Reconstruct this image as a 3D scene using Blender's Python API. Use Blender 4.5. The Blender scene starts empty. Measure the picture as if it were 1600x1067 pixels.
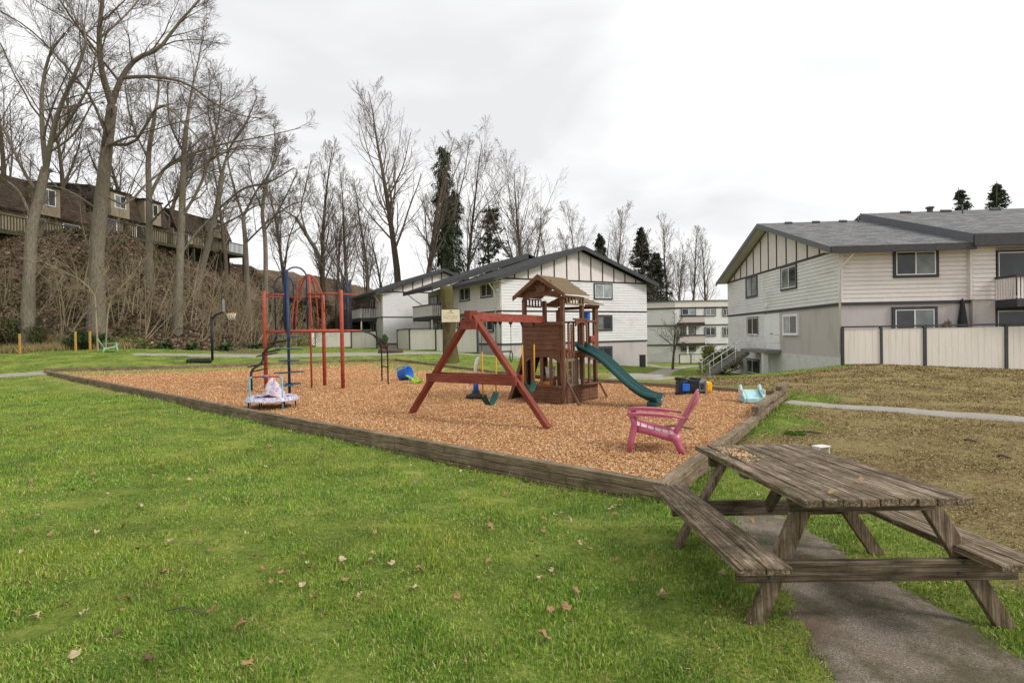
import bpy, math, random
import numpy as np
from mathutils import Vector, Matrix
rng = np.random.default_rng(7)
random.seed(7)
scene = bpy.context.scene
col = scene.collection
R = math.radians

# ------------------------------------------------------------------ camera
CAMZ = 1.7; FPX = 880.0; PITCH = 0.0114; ROLL = 0.0175
cam_d = bpy.data.cameras.new('camera')
cam_d.sensor_width = 36.0; cam_d.lens = 36.0 * FPX / 1600.0
cam_d.clip_end = 3000; cam_d.clip_start = 0.05
cam = bpy.data.objects.new('camera', cam_d); col.objects.link(cam)
CM = Matrix.Translation((0, 0, CAMZ)) @ Matrix.Rotation(math.pi/2 - PITCH, 4, 'X') @ Matrix.Rotation(-ROLL, 4, 'Z')
cam.matrix_world = CM
scene.camera = cam

# ------------------------------------------------------------------ world: overcast sky
SUN_EL, SUN_AZ = R(38), R(112)          # sun veiled by cloud, to the right and a little behind
w = bpy.data.worlds.new('World'); scene.world = w; w.use_nodes = True
nt = w.node_tree; N = nt.nodes; L = nt.links; N.clear()
wo = N.new('ShaderNodeOutputWorld'); bgs = N.new('ShaderNodeBackground'); bgc = N.new('ShaderNodeBackground'); add = N.new('ShaderNodeMixShader')
sky = N.new('ShaderNodeTexSky'); sky.sky_type = 'NISHITA'; sky.sun_disc = False
sky.sun_elevation = SUN_EL; sky.sun_rotation = SUN_AZ
bgs.inputs[1].default_value = 0.12
L.new(sky.outputs[0], bgs.inputs[0])
tc = N.new('ShaderNodeTexCoord'); mp = N.new('ShaderNodeMapping'); mp.inputs['Scale'].default_value = (1.3, 1.3, 4.2)
mp.inputs['Location'].default_value = (0.35, 0.9, 0.3)
L.new(tc.outputs['Generated'], mp.inputs[0])
n1 = N.new('ShaderNodeTexNoise'); n1.inputs['Scale'].default_value = 1.35; n1.inputs['Detail'].default_value = 4; n1.inputs['Roughness'].default_value = .45
n1.inputs['Distortion'].default_value = .5
L.new(mp.outputs[0], n1.inputs['Vector'])
cr = N.new('ShaderNodeValToRGB')
e = cr.color_ramp.elements
e[0].position = .36; e[0].color = (.545, .543, .55, 1)
e[1].position = .60; e[1].color = (.715, .712, .705, 1)
L.new(n1.outputs[0], cr.inputs[0])
L.new(cr.outputs[0], bgc.inputs[0]); bgc.inputs[1].default_value = 1.0
add.inputs[0].default_value = .965
L.new(bgs.outputs[0], add.inputs[1]); L.new(bgc.outputs[0], add.inputs[2])
L.new(add.outputs[0], wo.inputs[0])

sd = bpy.data.lights.new('sun', 'SUN'); sd.energy = 1.5; sd.angle = R(12); sd.color = (1, .965, .91)
so = bpy.data.objects.new('sun', sd); col.objects.link(so)
sv = Vector((math.sin(SUN_AZ)*math.cos(SUN_EL), math.cos(SUN_AZ)*math.cos(SUN_EL), math.sin(SUN_EL)))
so.rotation_euler = sv.to_track_quat('Z', 'Y').to_euler(); so.location = (0, 0, 60)
vs = scene.view_settings
vs.view_transform = 'Standard'; vs.look = 'None'; vs.gamma = 1; vs.exposure = 0.68; vs.use_curve_mapping = False

# ------------------------------------------------------------------ pixel -> world
CMn = np.array(CM)
def ray(px, py):
    v = CM.to_3x3() @ Vector(((px-800)/FPX, -(py-533.5)/FPX, -1.0))
    return v / v.y
def at(px, py, Y):
    v = ray(px, py); return Vector((v.x*Y, Y, CAMZ + v.z*Y))
def gnd(px, py, z=0.0):
    v = ray(px, py); Y = (z-CAMZ)/v.z
    return Vector((v.x*Y, Y, z))
def onground(px, py):
    z = 0
    for _ in range(30):
        p = gnd(px, py, z); z = .5*z + .5*float(tz(p.x, p.y))
    return Vector((p.x, p.y, z))

# ------------------------------------------------------------------ tagging
def tag(o, label=None, cat=None, group=None, kind=None):
    if label: o['label'] = label
    if cat: o['category'] = cat
    if group: o['group'] = group
    if kind: o['kind'] = kind
    return o
def empty(name, loc, rz=0, label=None, cat=None, group=None):
    o = bpy.data.objects.new(name, None); col.objects.link(o)
    o.location = loc; o.rotation_euler = (0, 0, rz); o.empty_display_size = .2
    return tag(o, label, cat, group)
def children(o): return [c for c in col.objects if c.parent == o]
def copy_tree(o, parent=None):
    c = o.copy(); col.objects.link(c); c.parent = parent
    for ch in children(o): copy_tree(ch, c)
    return c

# ------------------------------------------------------------------ mesh builder
def np_mesh(name, V, F, mat=None, parent=None, smooth=False, attr=None, link=True, loc=None):
    """V (n,3); F (m,k) all same k"""
    me = bpy.data.meshes.new(name)
    V = np.ascontiguousarray(V, np.float32); F = np.ascontiguousarray(F, np.int32)
    m, k = F.shape
    me.vertices.add(len(V)); me.vertices.foreach_set('co', V.ravel())
    me.loops.add(m*k); me.loops.foreach_set('vertex_index', F.ravel())
    me.polygons.add(m); me.polygons.foreach_set('loop_start', np.arange(m, dtype=np.int32)*k)
    try: me.polygons.foreach_set('loop_total', np.full(m, k, np.int32))
    except Exception: pass
    if smooth: me.polygons.foreach_set('use_smooth', np.ones(m, bool))
    me.update(calc_edges=True)
    if attr is not None:
        a = me.color_attributes.new('Col', 'FLOAT_COLOR', 'POINT')
        c = np.ones((len(V), 4), np.float32); c[:, :3] = attr
        a.data.foreach_set('color', c.ravel())
    if mat: me.materials.append(mat)
    if not link: return me
    o = bpy.data.objects.new(name, me); col.objects.link(o)
    if parent: o.parent = parent
    if loc is not None: o.location = loc
    return o

class MB:
    def __init__(s): s.v = []; s.f = []; s.sm = []
    def add(s, vs, fs, sm=False):
        b = len(s.v); s.v += [tuple(v) for v in vs]
        s.f += [tuple(b+i for i in f) for f in fs]; s.sm += [sm]*len(fs); return s
    def box(s, c, d, rot=None):
        hx, hy, hz = d[0]/2, d[1]/2, d[2]/2
        vs = [Vector((x*hx, y*hy, z*hz)) for z in (-1, 1) for y in (-1, 1) for x in (-1, 1)]
        if rot is not None: vs = [rot @ v for v in vs]
        vs = [v + Vector(c) for v in vs]
        return s.add(vs, [(0,2,3,1),(4,5,7,6),(0,1,5,4),(2,6,7,3),(0,4,6,2),(1,3,7,5)])
    def bb(s, x0, x1, y0, y1, z0, z1): return s.box(((x0+x1)/2, (y0+y1)/2, (z0+z1)/2), (abs(x1-x0), abs(y1-y0), abs(z1-z0)))
    def bar(s, p, q, w, h, up=(0, 0, 1)):
        p, q = Vector(p), Vector(q); d = q-p; Ln = d.length; d.normalize()
        up = Vector(up)
        if abs(d.dot(up)) > .99: up = Vector((0, 1, 0))
        x = d.cross(up).normalized(); z = x.cross(d)
        rot = Matrix((x, d, z)).transposed()
        return s.box((p+q)/2, (w, Ln, h), rot)
    def tube(s, pts, r, n=8, cap=True):
        pts = [Vector(p) for p in pts]; m = len(pts)
        rs = r if isinstance(r, (list, tuple)) else [r]*m
        t0 = (pts[1]-pts[0]).normalized()
        ref = Vector((0, 0, 1)) if abs(t0.z) < .9 else Vector((1, 0, 0))
        x = t0.cross(ref).normalized(); vs = []
        for i in range(m):
            t = (pts[min(i+1, m-1)]-pts[max(i-1, 0)]).normalized()
            x = (x - t*x.dot(t)).normalized(); y = t.cross(x)
            for k in range(n):
                a = 2*math.pi*k/n; vs.append(pts[i] + (x*math.cos(a)+y*math.sin(a))*rs[i])
        fs = [(i*n+k, i*n+(k+1) % n, (i+1)*n+(k+1) % n, (i+1)*n+k) for i in range(m-1) for k in range(n)]
        s.add(vs, fs, True)
        if cap:
            b = len(s.v)-len(vs)
            s.f += [tuple(b+k for k in reversed(range(n))), tuple(b+(m-1)*n+k for k in range(n))]; s.sm += [False]*2
        return s
    def lathe(s, prof, c=(0, 0, 0), n=20, sm=True):
        vs = []; c = Vector(c)
        for r, z in prof:
            for k in range(n):
                a = 2*math.pi*k/n; vs.append(c+Vector((r*math.cos(a), r*math.sin(a), z)))
        fs = [(i*n+k, i*n+(k+1) % n, (i+1)*n+(k+1) % n, (i+1)*n+k) for i in range(len(prof)-1) for k in range(n)]
        return s.add(vs, fs, sm)
    def prism(s, poly, ext):
        """poly: list of 3D points, extruded by vector ext"""
        ext = Vector(ext); n = len(poly); P = [Vector(p) for p in poly]
        nn = Vector((0, 0, 0))
        for i in range(n): nn += P[i].cross(P[(i+1) % n])
        if nn.dot(ext) > 0: P.reverse()
        vs = P + [p+ext for p in P]
        fs = [tuple(range(n)), tuple(reversed(range(n, 2*n)))] + [(i, i+n, (i+1) % n+n, (i+1) % n) for i in range(n)]
        return s.add(vs, fs)
    def sheet(s, rows, th, sm=True):
        """grid of points (rows of equal length) thickened downward by th along approx normal"""
        m, n = len(rows), len(rows[0]); P = [[Vector(p) for p in r] for r in rows]
        top = []; bot = []
        for i in range(m):
            for j in range(n):
                a = P[min(i+1, m-1)][j]-P[max(i-1, 0)][j]; b = P[i][min(j+1, n-1)]-P[i][max(j-1, 0)]
                nn = a.cross(b).normalized()
                top.append(P[i][j]+nn*th/2); bot.append(P[i][j]-nn*th/2)
        vs = top+bot; o = m*n
        fs = []
        for i in range(m-1):
            for j in range(n-1):
                a, b, c, d = i*n+j, i*n+j+1, (i+1)*n+j+1, (i+1)*n+j
                fs.append((a, d, c, b)); fs.append((o+a, o+b, o+c, o+d))
        for i in range(m-1):
            for j in (0, n-1):
                a, d = i*n+j, (i+1)*n+j
                fs.append((a, o+a, o+d, d) if j == 0 else (a, d, o+d, o+a))
        for j in range(n-1):
            for i in (0, m-1):
                a, b = i*n+j, i*n+j+1
                fs.append((a, b, o+b, o+a) if i == 0 else (a, o+a, o+b, b))
        return s.add(vs, fs, sm)
    def build(s, name, mat=None, parent=None, bevel=0, label=None, seg=2):
        me = bpy.data.meshes.new(name); me.from_pydata(s.v, [], s.f)
        me.polygons.foreach_set('use_smooth', s.sm)
        if mat: me.materials.append(mat)
        o = bpy.data.objects.new(name, me); col.objects.link(o)
        if parent: o.parent = parent
        if bevel:
            m = o.modifiers.new('bevel', 'BEVEL'); m.width = bevel; m.segments = seg; m.limit_method = 'ANGLE'; m.angle_limit = R(40)
        if label: o['label'] = label
        return o

# ------------------------------------------------------------------ materials
def srgb(c):
    if isinstance(c, str): c = [int(c[i:i+2], 16)/255 for i in (0, 2, 4)]
    return tuple(x/12.92 if x <= .04045 else ((x+.055)/1.055)**2.4 for x in c)
def rgba(c): return (*c[:3], 1)
def newmat(name):
    m = bpy.data.materials.new(name); m.use_nodes = True
    nt = m.node_tree; return m, nt, nt.nodes['Principled BSDF']
def noise_node(nt, vec, scale, detail=6, rough=.6, stretch=None):
    n = nt.nodes.new('ShaderNodeTexNoise'); n.inputs['Scale'].default_value = scale
    n.inputs['Detail'].default_value = detail; n.inputs['Roughness'].default_value = rough
    if stretch:
        mpn = nt.nodes.new('ShaderNodeMapping'); mpn.inputs['Scale'].default_value = stretch
        nt.links.new(vec, mpn.inputs[0]); nt.links.new(mpn.outputs[0], n.inputs['Vector'])
    else: nt.links.new(vec, n.inputs['Vector'])
    return n.outputs[0]
def ramp(nt, fac, stops):
    r = nt.nodes.new('ShaderNodeValToRGB'); el = r.color_ramp.elements
    while len(el) < len(stops): el.new(.5)
    for e_, (p, c) in zip(el, stops): e_.position = p; e_.color = rgba(c)
    nt.links.new(fac, r.inputs[0]); return r.outputs[0]
def mix(nt, fac, a, b, mode='MIX'):
    m = nt.nodes.new('ShaderNodeMix'); m.data_type = 'RGBA'; m.blend_type = mode
    for sock, v in ((m.inputs[0], fac), (m.inputs[6], a), (m.inputs[7], b)):
        if isinstance(v, (int, float)): sock.default_value = v
        elif isinstance(v, tuple): sock.default_value = rgba(v)
        else: nt.links.new(v, sock)
    return m.outputs[2]
def mathn(nt, op, a, b=None, clamp=False):
    m = nt.nodes.new('ShaderNodeMath'); m.operation = op; m.use_clamp = clamp
    for sock, v in ((m.inputs[0], a), (m.inputs[1], b)):
        if v is None: continue
        if isinstance(v, (int, float)): sock.default_value = v
        else: nt.links.new(v, sock)
    return m.outputs[0]
def bump(nt, bs, h, strength=.4, dist=.01):
    b = nt.nodes.new('ShaderNodeBump'); b.inputs['Strength'].default_value = strength; b.inputs['Distance'].default_value = dist
    nt.links.new(h, b.inputs['Height']); nt.links.new(b.outputs[0], bs.inputs['Normal'])
def objco(nt, kind='Object'):
    t = nt.nodes.new('ShaderNodeTexCoord'); return t.outputs[kind]
def mnoise(name, c1, c2, scale=5, rough=.7, bmp=.3, bdist=.01, stretch=None, dirt=None, dirt_scale=.6, dirt_amt=.5, dirt_stretch=None, spec=.3, metallic=0, lo=.3, hi=.7, detail=6):
    m, nt, bs = newmat(name); co = objco(nt)
    f = noise_node(nt, co, scale, detail, .6, stretch)
    c = ramp(nt, f, [(lo, c1), (hi, c2)])
    if dirt:
        g = noise_node(nt, co, dirt_scale, 5, .65, dirt_stretch)
        gf = nt.nodes.new('ShaderNodeMapRange'); gf.inputs[1].default_value = .5; gf.inputs[2].default_value = .72
        gf.inputs[4].default_value = dirt_amt
        nt.links.new(g, gf.inputs[0]); c = mix(nt, gf.outputs[0], c, dirt)
    nt.links.new(c, bs.inputs['Base Color']); bs.inputs['Roughness'].default_value = rough
    bs.inputs['Specular IOR Level'].default_value = spec; bs.inputs['Metallic'].default_value = metallic
    if bmp: bump(nt, bs, f, bmp, bdist)
    return m
def mcol(name, rough=.85, spec=.15, var=.25, vscale=30, transl=0):
    """colour from the per-vertex attribute, with a little noise"""
    m, nt, bs = newmat(name)
    a = nt.nodes.new('ShaderNodeAttribute'); a.attribute_name = 'Col'
    f = noise_node(nt, objco(nt), vscale, 3)
    k = ramp(nt, f, [(.3, (1-var,)*3), (.7, (1.0,)*3)])
    c = mix(nt, 1.0, a.outputs[0], k, 'MULTIPLY')
    nt.links.new(c, bs.inputs['Base Color']); bs.inputs['Roughness'].default_value = rough; bs.inputs['Specular IOR Level'].default_value = spec
    return m
def mwood(name, c1, c2, c3, axis='x', moss=None, rough=.8, fine=1.0, speck=None):
    st = {'x': (1.2, 16, 16), 'y': (16, 1.2, 16), 'z': (16, 16, 1.2)}[axis]
    m, nt, bs = newmat(name); co = objco(nt)
    f = noise_node(nt, co, 3.0*fine, 8, .7, st)
    st2 = {'x': (1.0, 70, 70), 'y': (70, 1.0, 70), 'z': (70, 70, 1.0)}[axis]
    g = noise_node(nt, co, 1.6*fine, 4, .6, st2)
    f2 = mathn(nt, 'ADD', mathn(nt, 'MULTIPLY', f, .6), mathn(nt, 'MULTIPLY', g, .4))
    c = ramp(nt, f2, [(.36, c1), (.5, c2), (.64, c3)])
    h = noise_node(nt, co, 2.2, 6, .7)
    c = mix(nt, mathn(nt, 'MULTIPLY', ramp(nt, h, [(.42, (0,)*3), (.66, (1,)*3)]), .55), c, c1)
    if moss:
        q = noise_node(nt, co, 5.5, 8, .75)
        c = mix(nt, mathn(nt, 'MULTIPLY', ramp(nt, q, [(.52, (0,)*3), (.66, (1,)*3)]), .7), c, moss)
    if speck:
        q = noise_node(nt, co, 26, 8, .85)
        c = mix(nt, mathn(nt, 'MULTIPLY', ramp(nt, q, [(.57, (0,)*3), (.66, (1,)*3)]), .65), c, speck)
    nt.links.new(c, bs.inputs['Base Color']); bs.inputs['Roughness'].default_value = rough; bs.inputs['Specular IOR Level'].default_value = .2
    bump(nt, bs, f2, .9, .012)
    return m
M = {}
M['plank'] = mwood('weathered_plank', srgb('2b2218'), srgb('74634e'), srgb('b9ab97'), 'y', moss=srgb('3f3b20'), speck=srgb('cfc4b2'))
M['plank_leg'] = mwood('weathered_leg', srgb('372d22'), srgb('75644f'), srgb('a99b89'), 'z', moss=srgb('3b3a22'))
M['plank_beam'] = mwood('weathered_beam', srgb('2e261e'), srgb('655847'), srgb('978976'), 'x', moss=srgb('343322'))
M['timber'] = mwood('edging_timber', srgb('463a2e'), srgb('85745f'), srgb('a8987f'), 'x', moss=srgb('4a4d28'))
M['timber_y'] = M['timber']
M['brown'] = mwood('brown_stained_wood', srgb('4f3425'), srgb('735140'), srgb('8a6953'), 'x', rough=.65)
M['brownz'] = mwood('brown_stained_post', srgb('4f3425'), srgb('735140'), srgb('8a6953'), 'z', rough=.65)
M['red'] = mwood('red_stained_wood', srgb('653024'), srgb('854336'), srgb('9d5c4c'), 'x', rough=.6)
M['redz'] = mwood('red_stained_leg', srgb('622a1f'), srgb('813e2f'), srgb('985546'), 'z', rough=.6)
M['redbeam'] = mwood('red_stained_beam', srgb('713126'), srgb('92493c'), srgb('ad6758'), 'y', rough=.6)
M['redpaint'] = mnoise('red_paint', srgb('9a4131'), srgb('b25744'), 6, .5, .05, dirt=srgb('7a3a28'), dirt_amt=.3)
M['bluepaint'] = mnoise('dark_blue_paint', srgb('1c2c46'), srgb('2e4468'), 6, .45, .05)
M['tealdisc'] = mnoise('blue_disc_paint', srgb('1f3b52'), srgb('34607e'), 8, .45, .05)
M['blackpaint'] = mnoise('black_paint', srgb('141416'), srgb('26262a'), 8, .5, .05)
M['slide'] = mnoise('green_plastic', srgb('0d3f3f'), srgb('144e4c'), 3, .32, .04, spec=.5)
M['swingseat'] = mnoise('green_rubber', srgb('16443f'), srgb('1f5a52'), 8, .5, .05)
M['pink'] = mnoise('pink_plastic', srgb('b2566c'), srgb('c26c80'), 3, .38, .03, dirt=srgb('96485a'), dirt_amt=.4, spec=.45)
M['palepink'] = mnoise('lit_pink_plastic', srgb('d7a9b4'), srgb('e3c3ca'), 6, .45, .03)  # paler copy of the pink, light on the seat top put into the colour
M['greenchair'] = mnoise('green_chair_plastic', srgb('7fb088'), srgb('94c39a'), 3, .45, .03)
M['rope'] = mnoise('yellow_rope', srgb('b9801f'), srgb('d9a238'), 60, .7, .2)
M['chain'] = mnoise('dull_steel', srgb('3a3a3c'), srgb('66666a'), 60, .5, .1, metallic=.5)
M['shingle_play'] = mnoise('weathered_play_roof', srgb('6b5a44'), srgb('8f7d63'), 22, .85, .4, dirt=srgb('5e5a3c'), dirt_scale=5, dirt_amt=.6, stretch=(1, 5, 1))
M['tblue'] = mnoise('turquoise_tube', srgb('5fb2c8'), srgb('86cddc'), 10, .4, .03)
M['yellowpost'] = mnoise('yellow_wood_post', srgb('a87f35'), srgb('c39a4e'), 10, .7, .1)
M['toyblue'] = mnoise('blue_plastic', srgb('1f5fc0'), srgb('3078d6'), 5, .35, .02)
M['toygreen'] = mnoise('lime_plastic', srgb('7cbc1c'), srgb('93d02a'), 5, .35, .02)
M['toyyellow'] = mnoise('yellow_plastic', srgb('e2a013'), srgb('efb522'), 5, .35, .02)
M['toynavy'] = mnoise('navy_plastic', srgb('1a2138'), srgb('262f4c'), 5, .4, .02)
M['toygrey'] = mnoise('grey_plastic', srgb('6d7074'), srgb('8b8e90'), 5, .4, .02)
M['toyaqua'] = mnoise('pale_aqua_plastic', srgb('9cc9cc'), srgb('b9dcdc'), 5, .4, .02)
M['toywhite'] = mnoise('white_plastic', srgb('cfcbc4'), srgb('e6e2dc'), 5, .5, .02, dirt=srgb('9c9284'), dirt_scale=12, dirt_amt=.4)
M['black'] = mnoise('black_plastic', srgb('17181a'), srgb('28292c'), 8, .5, .04)
M['orangeplastic'] = mnoise('orange_plastic', srgb('c97a24'), srgb('df9236'), 8, .5, .04)

M['siding'] = mnoise('white_lap_siding', srgb('dddbdb'), srgb('e6e4e4'), 4, .6, .02, dirt=srgb('a9a096'), dirt_scale=.5, dirt_amt=.35, dirt_stretch=(1, 1, 2.5))
M['siding_warm'] = mnoise('cream_lap_siding', srgb('dad3d0'), srgb('e4dedb'), 4, .6, .02, dirt=srgb('aa9f94'), dirt_scale=.5, dirt_amt=.3)
M['panel'] = mnoise('cream_panel', srgb('dcd3cf'), srgb('e5ddd9'), 3, .7, .05, dirt=srgb('c2b9a6'), dirt_scale=1.2, dirt_amt=.4, dirt_stretch=(4, 4, .5))
M['fence'] = mnoise('cream_fence_panel', srgb('d3cdc4'), srgb('ddd8cf'), 3, .7, .1, dirt=srgb('b3a993'), dirt_scale=1.0, dirt_amt=.5, dirt_stretch=(6, 6, .4), stretch=(8, 8, .6))
M['stucco'] = mnoise('grey_stucco', srgb('b9b1af'), srgb('c6bebc'), 40, .9, .5, .01, dirt=srgb('968f8a'), dirt_scale=.7, dirt_amt=.4, dirt_stretch=(2, 2, .7))
M['foundation'] = mnoise('painted_block', srgb('c9c9c6'), srgb('d9d9d6'), 6, .8, .2, dirt=srgb('a8a8a2'), dirt_scale=1, dirt_amt=.5)
M['trim'] = mnoise('charcoal_trim', srgb('39393b'), srgb('47474a'), 5, .6, .03)
M['batten'] = mnoise('dark_batten', srgb('352c2a'), srgb('443937'), 5, .6, .03)
M['fascia_grey'] = mnoise('grey_fascia', srgb('5b5d61'), srgb('6b6d70'), 5, .6, .03)
M['white'] = mnoise('white_paint', srgb('e6e6e8'), srgb('f0f0f2'), 5, .5, .02)
M['soffit'] = mnoise('soffit', srgb('bdb2ae'), srgb('cac0bc'), 5, .8, .02)
M['concrete'] = mnoise('concrete', srgb('736e69'), srgb('8d8883'), 12, .9, .2)
M['metalvent'] = mnoise('vent_metal', srgb('4b4b4d'), srgb('66666a'), 12, .6, .1)
def mk_shingle(name, c1, c2, c3):
    m, nt, bs = newmat(name); co = objco(nt)
    b = nt.nodes.new('ShaderNodeTexBrick'); b.inputs['Scale'].default_value = 1.0
    b.inputs['Brick Width'].default_value = .5; b.inputs['Row Height'].default_value = .24; b.inputs['Mortar Size'].default_value = .014; b.inputs['Bias'].default_value = -.1
    b.inputs['Color1'].default_value = rgba(c1); b.inputs['Color2'].default_value = rgba(c2); b.inputs['Mortar'].default_value = rgba([x*.6 for x in c1])
    b.offset = .37
    uv = nt.nodes.new('ShaderNodeUVMap'); nt.links.new(uv.outputs[0], b.inputs['Vector'])
    n = noise_node(nt, co, 1.1, 6, .7); c = mix(nt, mathn(nt, 'MULTIPLY', ramp(nt, n, [(.4, (0,)*3), (.65, (1,)*3)]), .45), b.outputs[0], c3)
    n2 = noise_node(nt, co, 60, 2, .6); n3 = noise_node(nt, uv.outputs[0], 2.2, 7, .8, (1, 3.5, 1)); c = mix(nt, 1., c, ramp(nt, n3, [(.35, (.62,)*3), (.62, (1.05,)*3)]), 'MULTIPLY')
    c = mix(nt, 1., c, ramp(nt, n2, [(.3, (.7,)*3), (.7, (1,)*3)]), 'MULTIPLY')
    nt.links.new(c, bs.inputs['Base Color']); bs.inputs['Roughness'].default_value = .92; bs.inputs['Specular IOR Level'].default_value = .15
    bump(nt, bs, b.outputs['Fac'], -.5, .02)
    return m
M['roof'] = mk_shingle('grey_shingles', srgb('6a6c6f'), srgb('9a9c9f'), srgb('9a938a'))
M['roof_dark'] = mk_shingle('dark_shingles', srgb('3e3f41'), srgb('5a5b5c'), srgb('5f6056'))
M['roof_brown'] = mk_shingle('brown_shingles', srgb('4d4038'), srgb('665649'), srgb('3f372f'))
M['creamhouse'] = mnoise('cream_render', srgb('857a64'), srgb('998d76'), 2, .8, .1)
M['mossdeck'] = mnoise('mossy_deck_wood', srgb('3d3a2a'), srgb('55523e'), 6, .9, .2)
M['dark'] = mnoise('dark_boards', srgb('2a2521'), srgb('3a332d'), 6, .9, .2)
def glass(name, c, rough=.08):
    m, nt, bs = newmat(name); f = noise_node(nt, objco(nt), 1.4, 3, .5)
    nt.links.new(ramp(nt, f, [(.35, [x*.55 for x in c]), (.65, c)]), bs.inputs['Base Color'])
    bs.inputs['Roughness'].default_value = rough; bs.inputs['Specular IOR Level'].default_value = .5; return m
M['glass'] = glass('dark_window_glass', srgb('3c3f41'))
M['glass_curtain'] = glass('glass_over_curtain', srgb('7c837f'))
M['glass_blind'] = glass('glass_over_blinds', srgb('a8b0b0'))
def mk_bark(name, c1, c2, moss, amt=.5):
    m, nt, bs = newmat(name); co = objco(nt)
    f = noise_node(nt, co, 6, 8, .75, (3, 3, .6)); c = ramp(nt, f, [(.33, c1), (.66, c2)])
    g = noise_node(nt, co, 1.0, 6, .7); c = mix(nt, mathn(nt, 'MULTIPLY', ramp(nt, g, [(.45, (0,)*3), (.62, (1,)*3)]), amt), c, moss)
    nt.links.new(c, bs.inputs['Base Color']); bs.inputs['Roughness'].default_value = .9; bs.inputs['Specular IOR Level'].default_value = .15
    bump(nt, bs, f, .8, .03); return m
M['bark'] = mk_bark('pale_grey_bark', srgb('554c42'), srgb('938a7d'), srgb('69634a'))
M['twig'] = mk_bark('twig_bark', srgb('4d433c'), srgb('7b6e64'), srgb('5f574a'), .3)
M['bark_far'] = mk_bark('brown_bark', srgb('42392f'), srgb('6d6155'), srgb('4e4a35'))
M['twig_far'] = mk_bark('far_twig', srgb('62574f'), srgb('85786d'), srgb('5a5348'), .3)
M['bark_moss'] = mk_bark('mossy_stump_bark', srgb('3e3628'), srgb('6f6349'), srgb('565a2a'), .8)
M['sapling'] = mk_bark('tan_sapling', srgb('7b6d58'), srgb('a89a82'), srgb('7b7350'), .3)
M['leaf'] = mcol('foliage', .7, .25, .3, 8)
M['blade'] = mcol('grass_blades', .6, .25, .15, 3)
M['chip'] = mcol('wood_chips', .85, .15, .3, 60)
M['litter'] = mcol('leaf_litter', .9, .1, .3, 20)
# ------------------------------------------------------------------ ground heights
def zc(x, y):   # surface of the chip bed
    return .018*np.maximum(0, 1.65-np.asarray(x, float)) + .014*np.maximum(0, np.asarray(y, float)-11)
def onchips(px, py, dz=0.0):
    z = 0
    for _ in range(40):
        p = gnd(px, py, z); z = .5*z+.5*(float(zc(p.x, p.y))+dz)
    return Vector((p.x, p.y, z))
border_px = [(1035, 752), (72, 579), (270, 574.5), (480, 566.5), (618, 562), (763, 580), (925, 593), (1226, 614)]
BP = [onchips(x, y, .06) for x, y in border_px]
POLY = np.array([(p.x, p.y) for p in BP])
def seg_dist(x, y, a, b):
    ax, ay = a; bx, by = b; dx, dy = bx-ax, by-ay
    t = np.clip(((x-ax)*dx+(y-ay)*dy)/(dx*dx+dy*dy), 0, 1)
    return np.hypot(x-ax-t*dx, y-ay-t*dy), (dx*(y-ay)-dy*(x-ax))
def inpoly(x, y, P=None):
    P = POLY if P is None else P
    x = np.asarray(x, float); y = np.asarray(y, float); r = np.zeros(x.shape, bool); n = len(P)
    for i in range(n):
        x0, y0 = P[i]; x1, y1 = P[(i+1) % n]
        c = ((y0 > y) != (y1 > y)) & (x < (x1-x0)*(y-y0)/(y1-y0+1e-12)+x0); r ^= c
    return r
def polydist(x, y):
    d = np.full(np.shape(x), 1e9)
    for i in range(len(POLY)): d = np.minimum(d, seg_dist(x, y, POLY[i], POLY[(i+1) % len(POLY)])[0])
    return d
ctrl = [(0,-4,.12),(-8,-4,.15),(8,-4,.1),(0,0,.06),(-5,0,.1),(5,0,.08),(1.35,3.1,.085),(2.75,3.1,.0),(1.2,4.3,.07),(2.8,4.3,-.06),(-4,4,.03),(-10,8,.15),(-16,12,.35),(-22,15,.6),(-32,12,1.0),
 (-25,22,.75),(-30,24,1.0),(-25,28,1.15),(-20.5,28.6,1.25),(-17.6,29.2,.95),(-15,32,.8),(-12,33,.75),(-6,33,.72),(-3,29,.5),(-4,45,.35),(-11,50,.6),(-17,55,.75),(-20,62,.9),
 (-.85,44,.1),(4,35,-.35),(3,26,0),(6,22,-.05),(8,30,-.6),(11,49,-1.25),(12,32,-1.0),(13,40,-1.4),(11,24,-.25),(14,28,-.35),
 (7.9,14,-.06),(9,9,0),(6,6,-.06),(4,8,-.1),(10.5,13,0),(14,14,.05),(20,14,.08),(10,18,.03),(13.5,20,.12),(18,20,.1),(15.4,25.4,.12),(19,25.6,-.2),(23,25.4,-.35),(30,25,-.45),(30,12,.1),
 (14.5,31,-.75),(16,38,-1.4),(15,78,-2.4),(0,80,-1.5),(40,40,-1),(-30,90,1.2),(45,0,0),(45,80,-2),(-45,0,1.2),(-45,50,1.5)]
for i, k in ((0, 1),):
    a, b = POLY[i], POLY[k]
    nrm = np.array((b[1]-a[1], -(b[0]-a[0]))); nrm = -nrm/np.hypot(*nrm)
    if inpoly(*( (a+b)/2+nrm*.5 )): nrm = -nrm
    for t in (0.02, .15, .3, .45, .6, .75, .9, 1.0):
        p = a+(b-a)*t+nrm*.25; z = float(zc(*p)); ctrl.append((p[0], p[1], z-.2+.12*t))
for i in range(1, 7):
    a, b = POLY[i], POLY[(i+1)]
    for t in (.25, .75):
        p = a+(b-a)*t; c = POLY.mean(0); o = (p-c)/np.hypot(*(p-c)); p = p+o*.5
        ctrl.append((p[0], p[1], float(zc(*p))+.03))
C3 = np.array(ctrl, float)
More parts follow.
